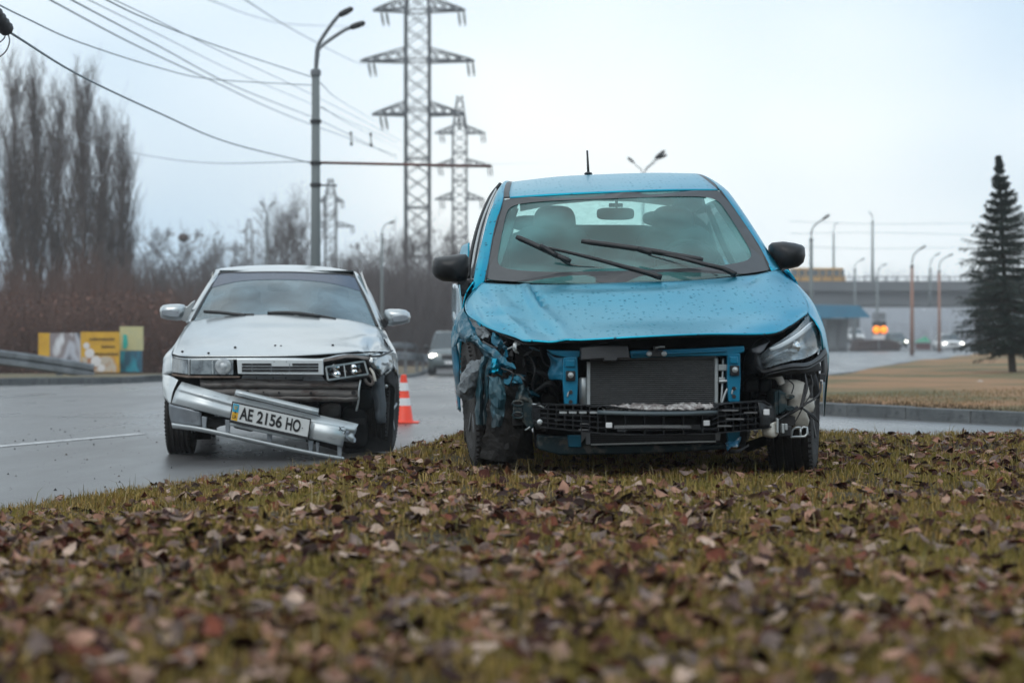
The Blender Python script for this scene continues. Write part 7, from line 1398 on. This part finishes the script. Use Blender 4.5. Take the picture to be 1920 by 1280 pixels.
# licence plate, proud of the skin
pl = [(437, 754), (582, 787), (577, 820), (432, 788)]
lp = empty('licence_plate', (0, 0, 0)); lp.parent = silver
c0, c1, c2, c3 = [S(*p, -.895) for p in pl]; O_ = c3; ux = (c2 - c3); uy = (c0 - c3); PW, PH = ux.length, uy.length; ux.normalize(); nrm = ux.cross(uy).normalized(); uyn = nrm.cross(ux).normalized()
Mx = Matrix((ux, uyn, nrm)).transposed().to_4x4(); Mx.translation = O_; sk_ = uy.dot(ux) / PH
def pp(u, v, w=0): return O_ + ux * (u * PW) + uy * v + nrm * w   # u, v: fractions of the plate
def quad(name, u0, v0, u1, v1, w, m, dep=.003): mb = MB(); mb.prism([pp(u0, v0, w), pp(u1, v0, w), pp(u1, v1, w), pp(u0, v1, w)], -nrm * dep); return mb.build(name, m, lp, bevel=.001)
if nrm.y > 0: nrm = -nrm
quad('plate_frame', -.012, -.12, 1.012, 1.05, 0, M['black'], .012); quad('plate_field', .004, .03, .996, .97, .002, pm('plate_white', (.62, .64, .64), rough=.45), .004)
quad('blue_field', .008, .5, .085, .95, .004, pm('flag_blue', (.02, .35, .55), rough=.45)); quad('yellow_field', .008, .05, .085, .5, .004, pm('flag_yellow', (.75, .42, .02), rough=.45))
ink = pm('plate_ink', (.012, .012, .014), rough=.5)
def text(s_, u, v, size_v, width_u, m, bold=0.0):
    cu = bpy.data.curves.new('t', 'FONT'); cu.body = s_; cu.size = 1; cu.offset = bold; cu.extrude = .004; to = bpy.data.objects.new('t', cu); COL.objects.link(to); bpy.context.view_layer.update()
    me = bpy.data.meshes.new_from_object(to.evaluated_get(bpy.context.evaluated_depsgraph_get())); bpy.data.objects.remove(to)
    xs = [v_.co.x for v_ in me.vertices]; ys = [v_.co.y for v_ in me.vertices]; x0, x1, y0, y1 = min(xs), max(xs), min(ys), max(ys)
    for v_ in me.vertices: v_.co = pp(u + (v_.co.x - x0) / (x1 - x0) * width_u, v + (v_.co.y - y0) / (y1 - y0) * size_v, .005 + v_.co.z * .05)
    me.materials.clear(); me.materials.append(m); return link_mesh('lettering', me, None, lp)
text('AE', .105, .17, .68, .17, ink, .03); text('2156', .325, .17, .68, .325, ink, .03); text('HO', .70, .17, .68, .19, ink, .03); text('UA', .018, .14, .22, .055, ink, .02)
mb = MB(); mb.lathe([(.004, 0), (.004, -.003)], pp(.915, .45, .008), 'y', 10); mb.build('screw', ink, lp); mb = MB(); mb.lathe([(.006, 0), (.006, -.003)], pp(.047, .5, .008), 'y', 10); mb.build('screw', ink, lp)
mb = MB(); c = pp(.045, .76, .008); mb.tube([c + ux * (-.010) + uyn * .012, c + ux * (-.006) + uyn * (-.010), c + uyn * (-.014), c + ux * .006 + uyn * (-.010), c + ux * .010 + uyn * .012], .0018, 4); mb.tube([c + uyn * .014, c - uyn * .014], .0018, 4); mb.build('small_emblem', pm('emblem_yellow', (.7, .45, .05), rough=.4), lp)
# wheels
sw = pm('silver_alloy', (.42, .45, .48), rough=.35, metal=.7)
a = S(340, 800, 0); wheel(Vector((a.x, 0.03, .285)), .285, .175, Rz(rad(-3), 3, 'Z'), sw, silver)
a = S(716, 770, 0); wheel(Vector((a.x, 0.02, .30)), .29, .175, Rz(rad(-10), 3, 'Z') @ Rz(rad(3), 3, 'Y'), sw, silver)
for x in (-.71, .71): wheel(Vector((x, 2.49, .285)), .285, .175, None, sw, silver)
mb = MB(); mb.box((0, 2.5, .3), (1.3, .08, .08)); mb.build('rear_axle', M['gdark'], silver)
plate(S, 'mudflap', [(365, 800), (396, 812), (396, 823), (366, 824)], .25, .02, M['black'], silver)
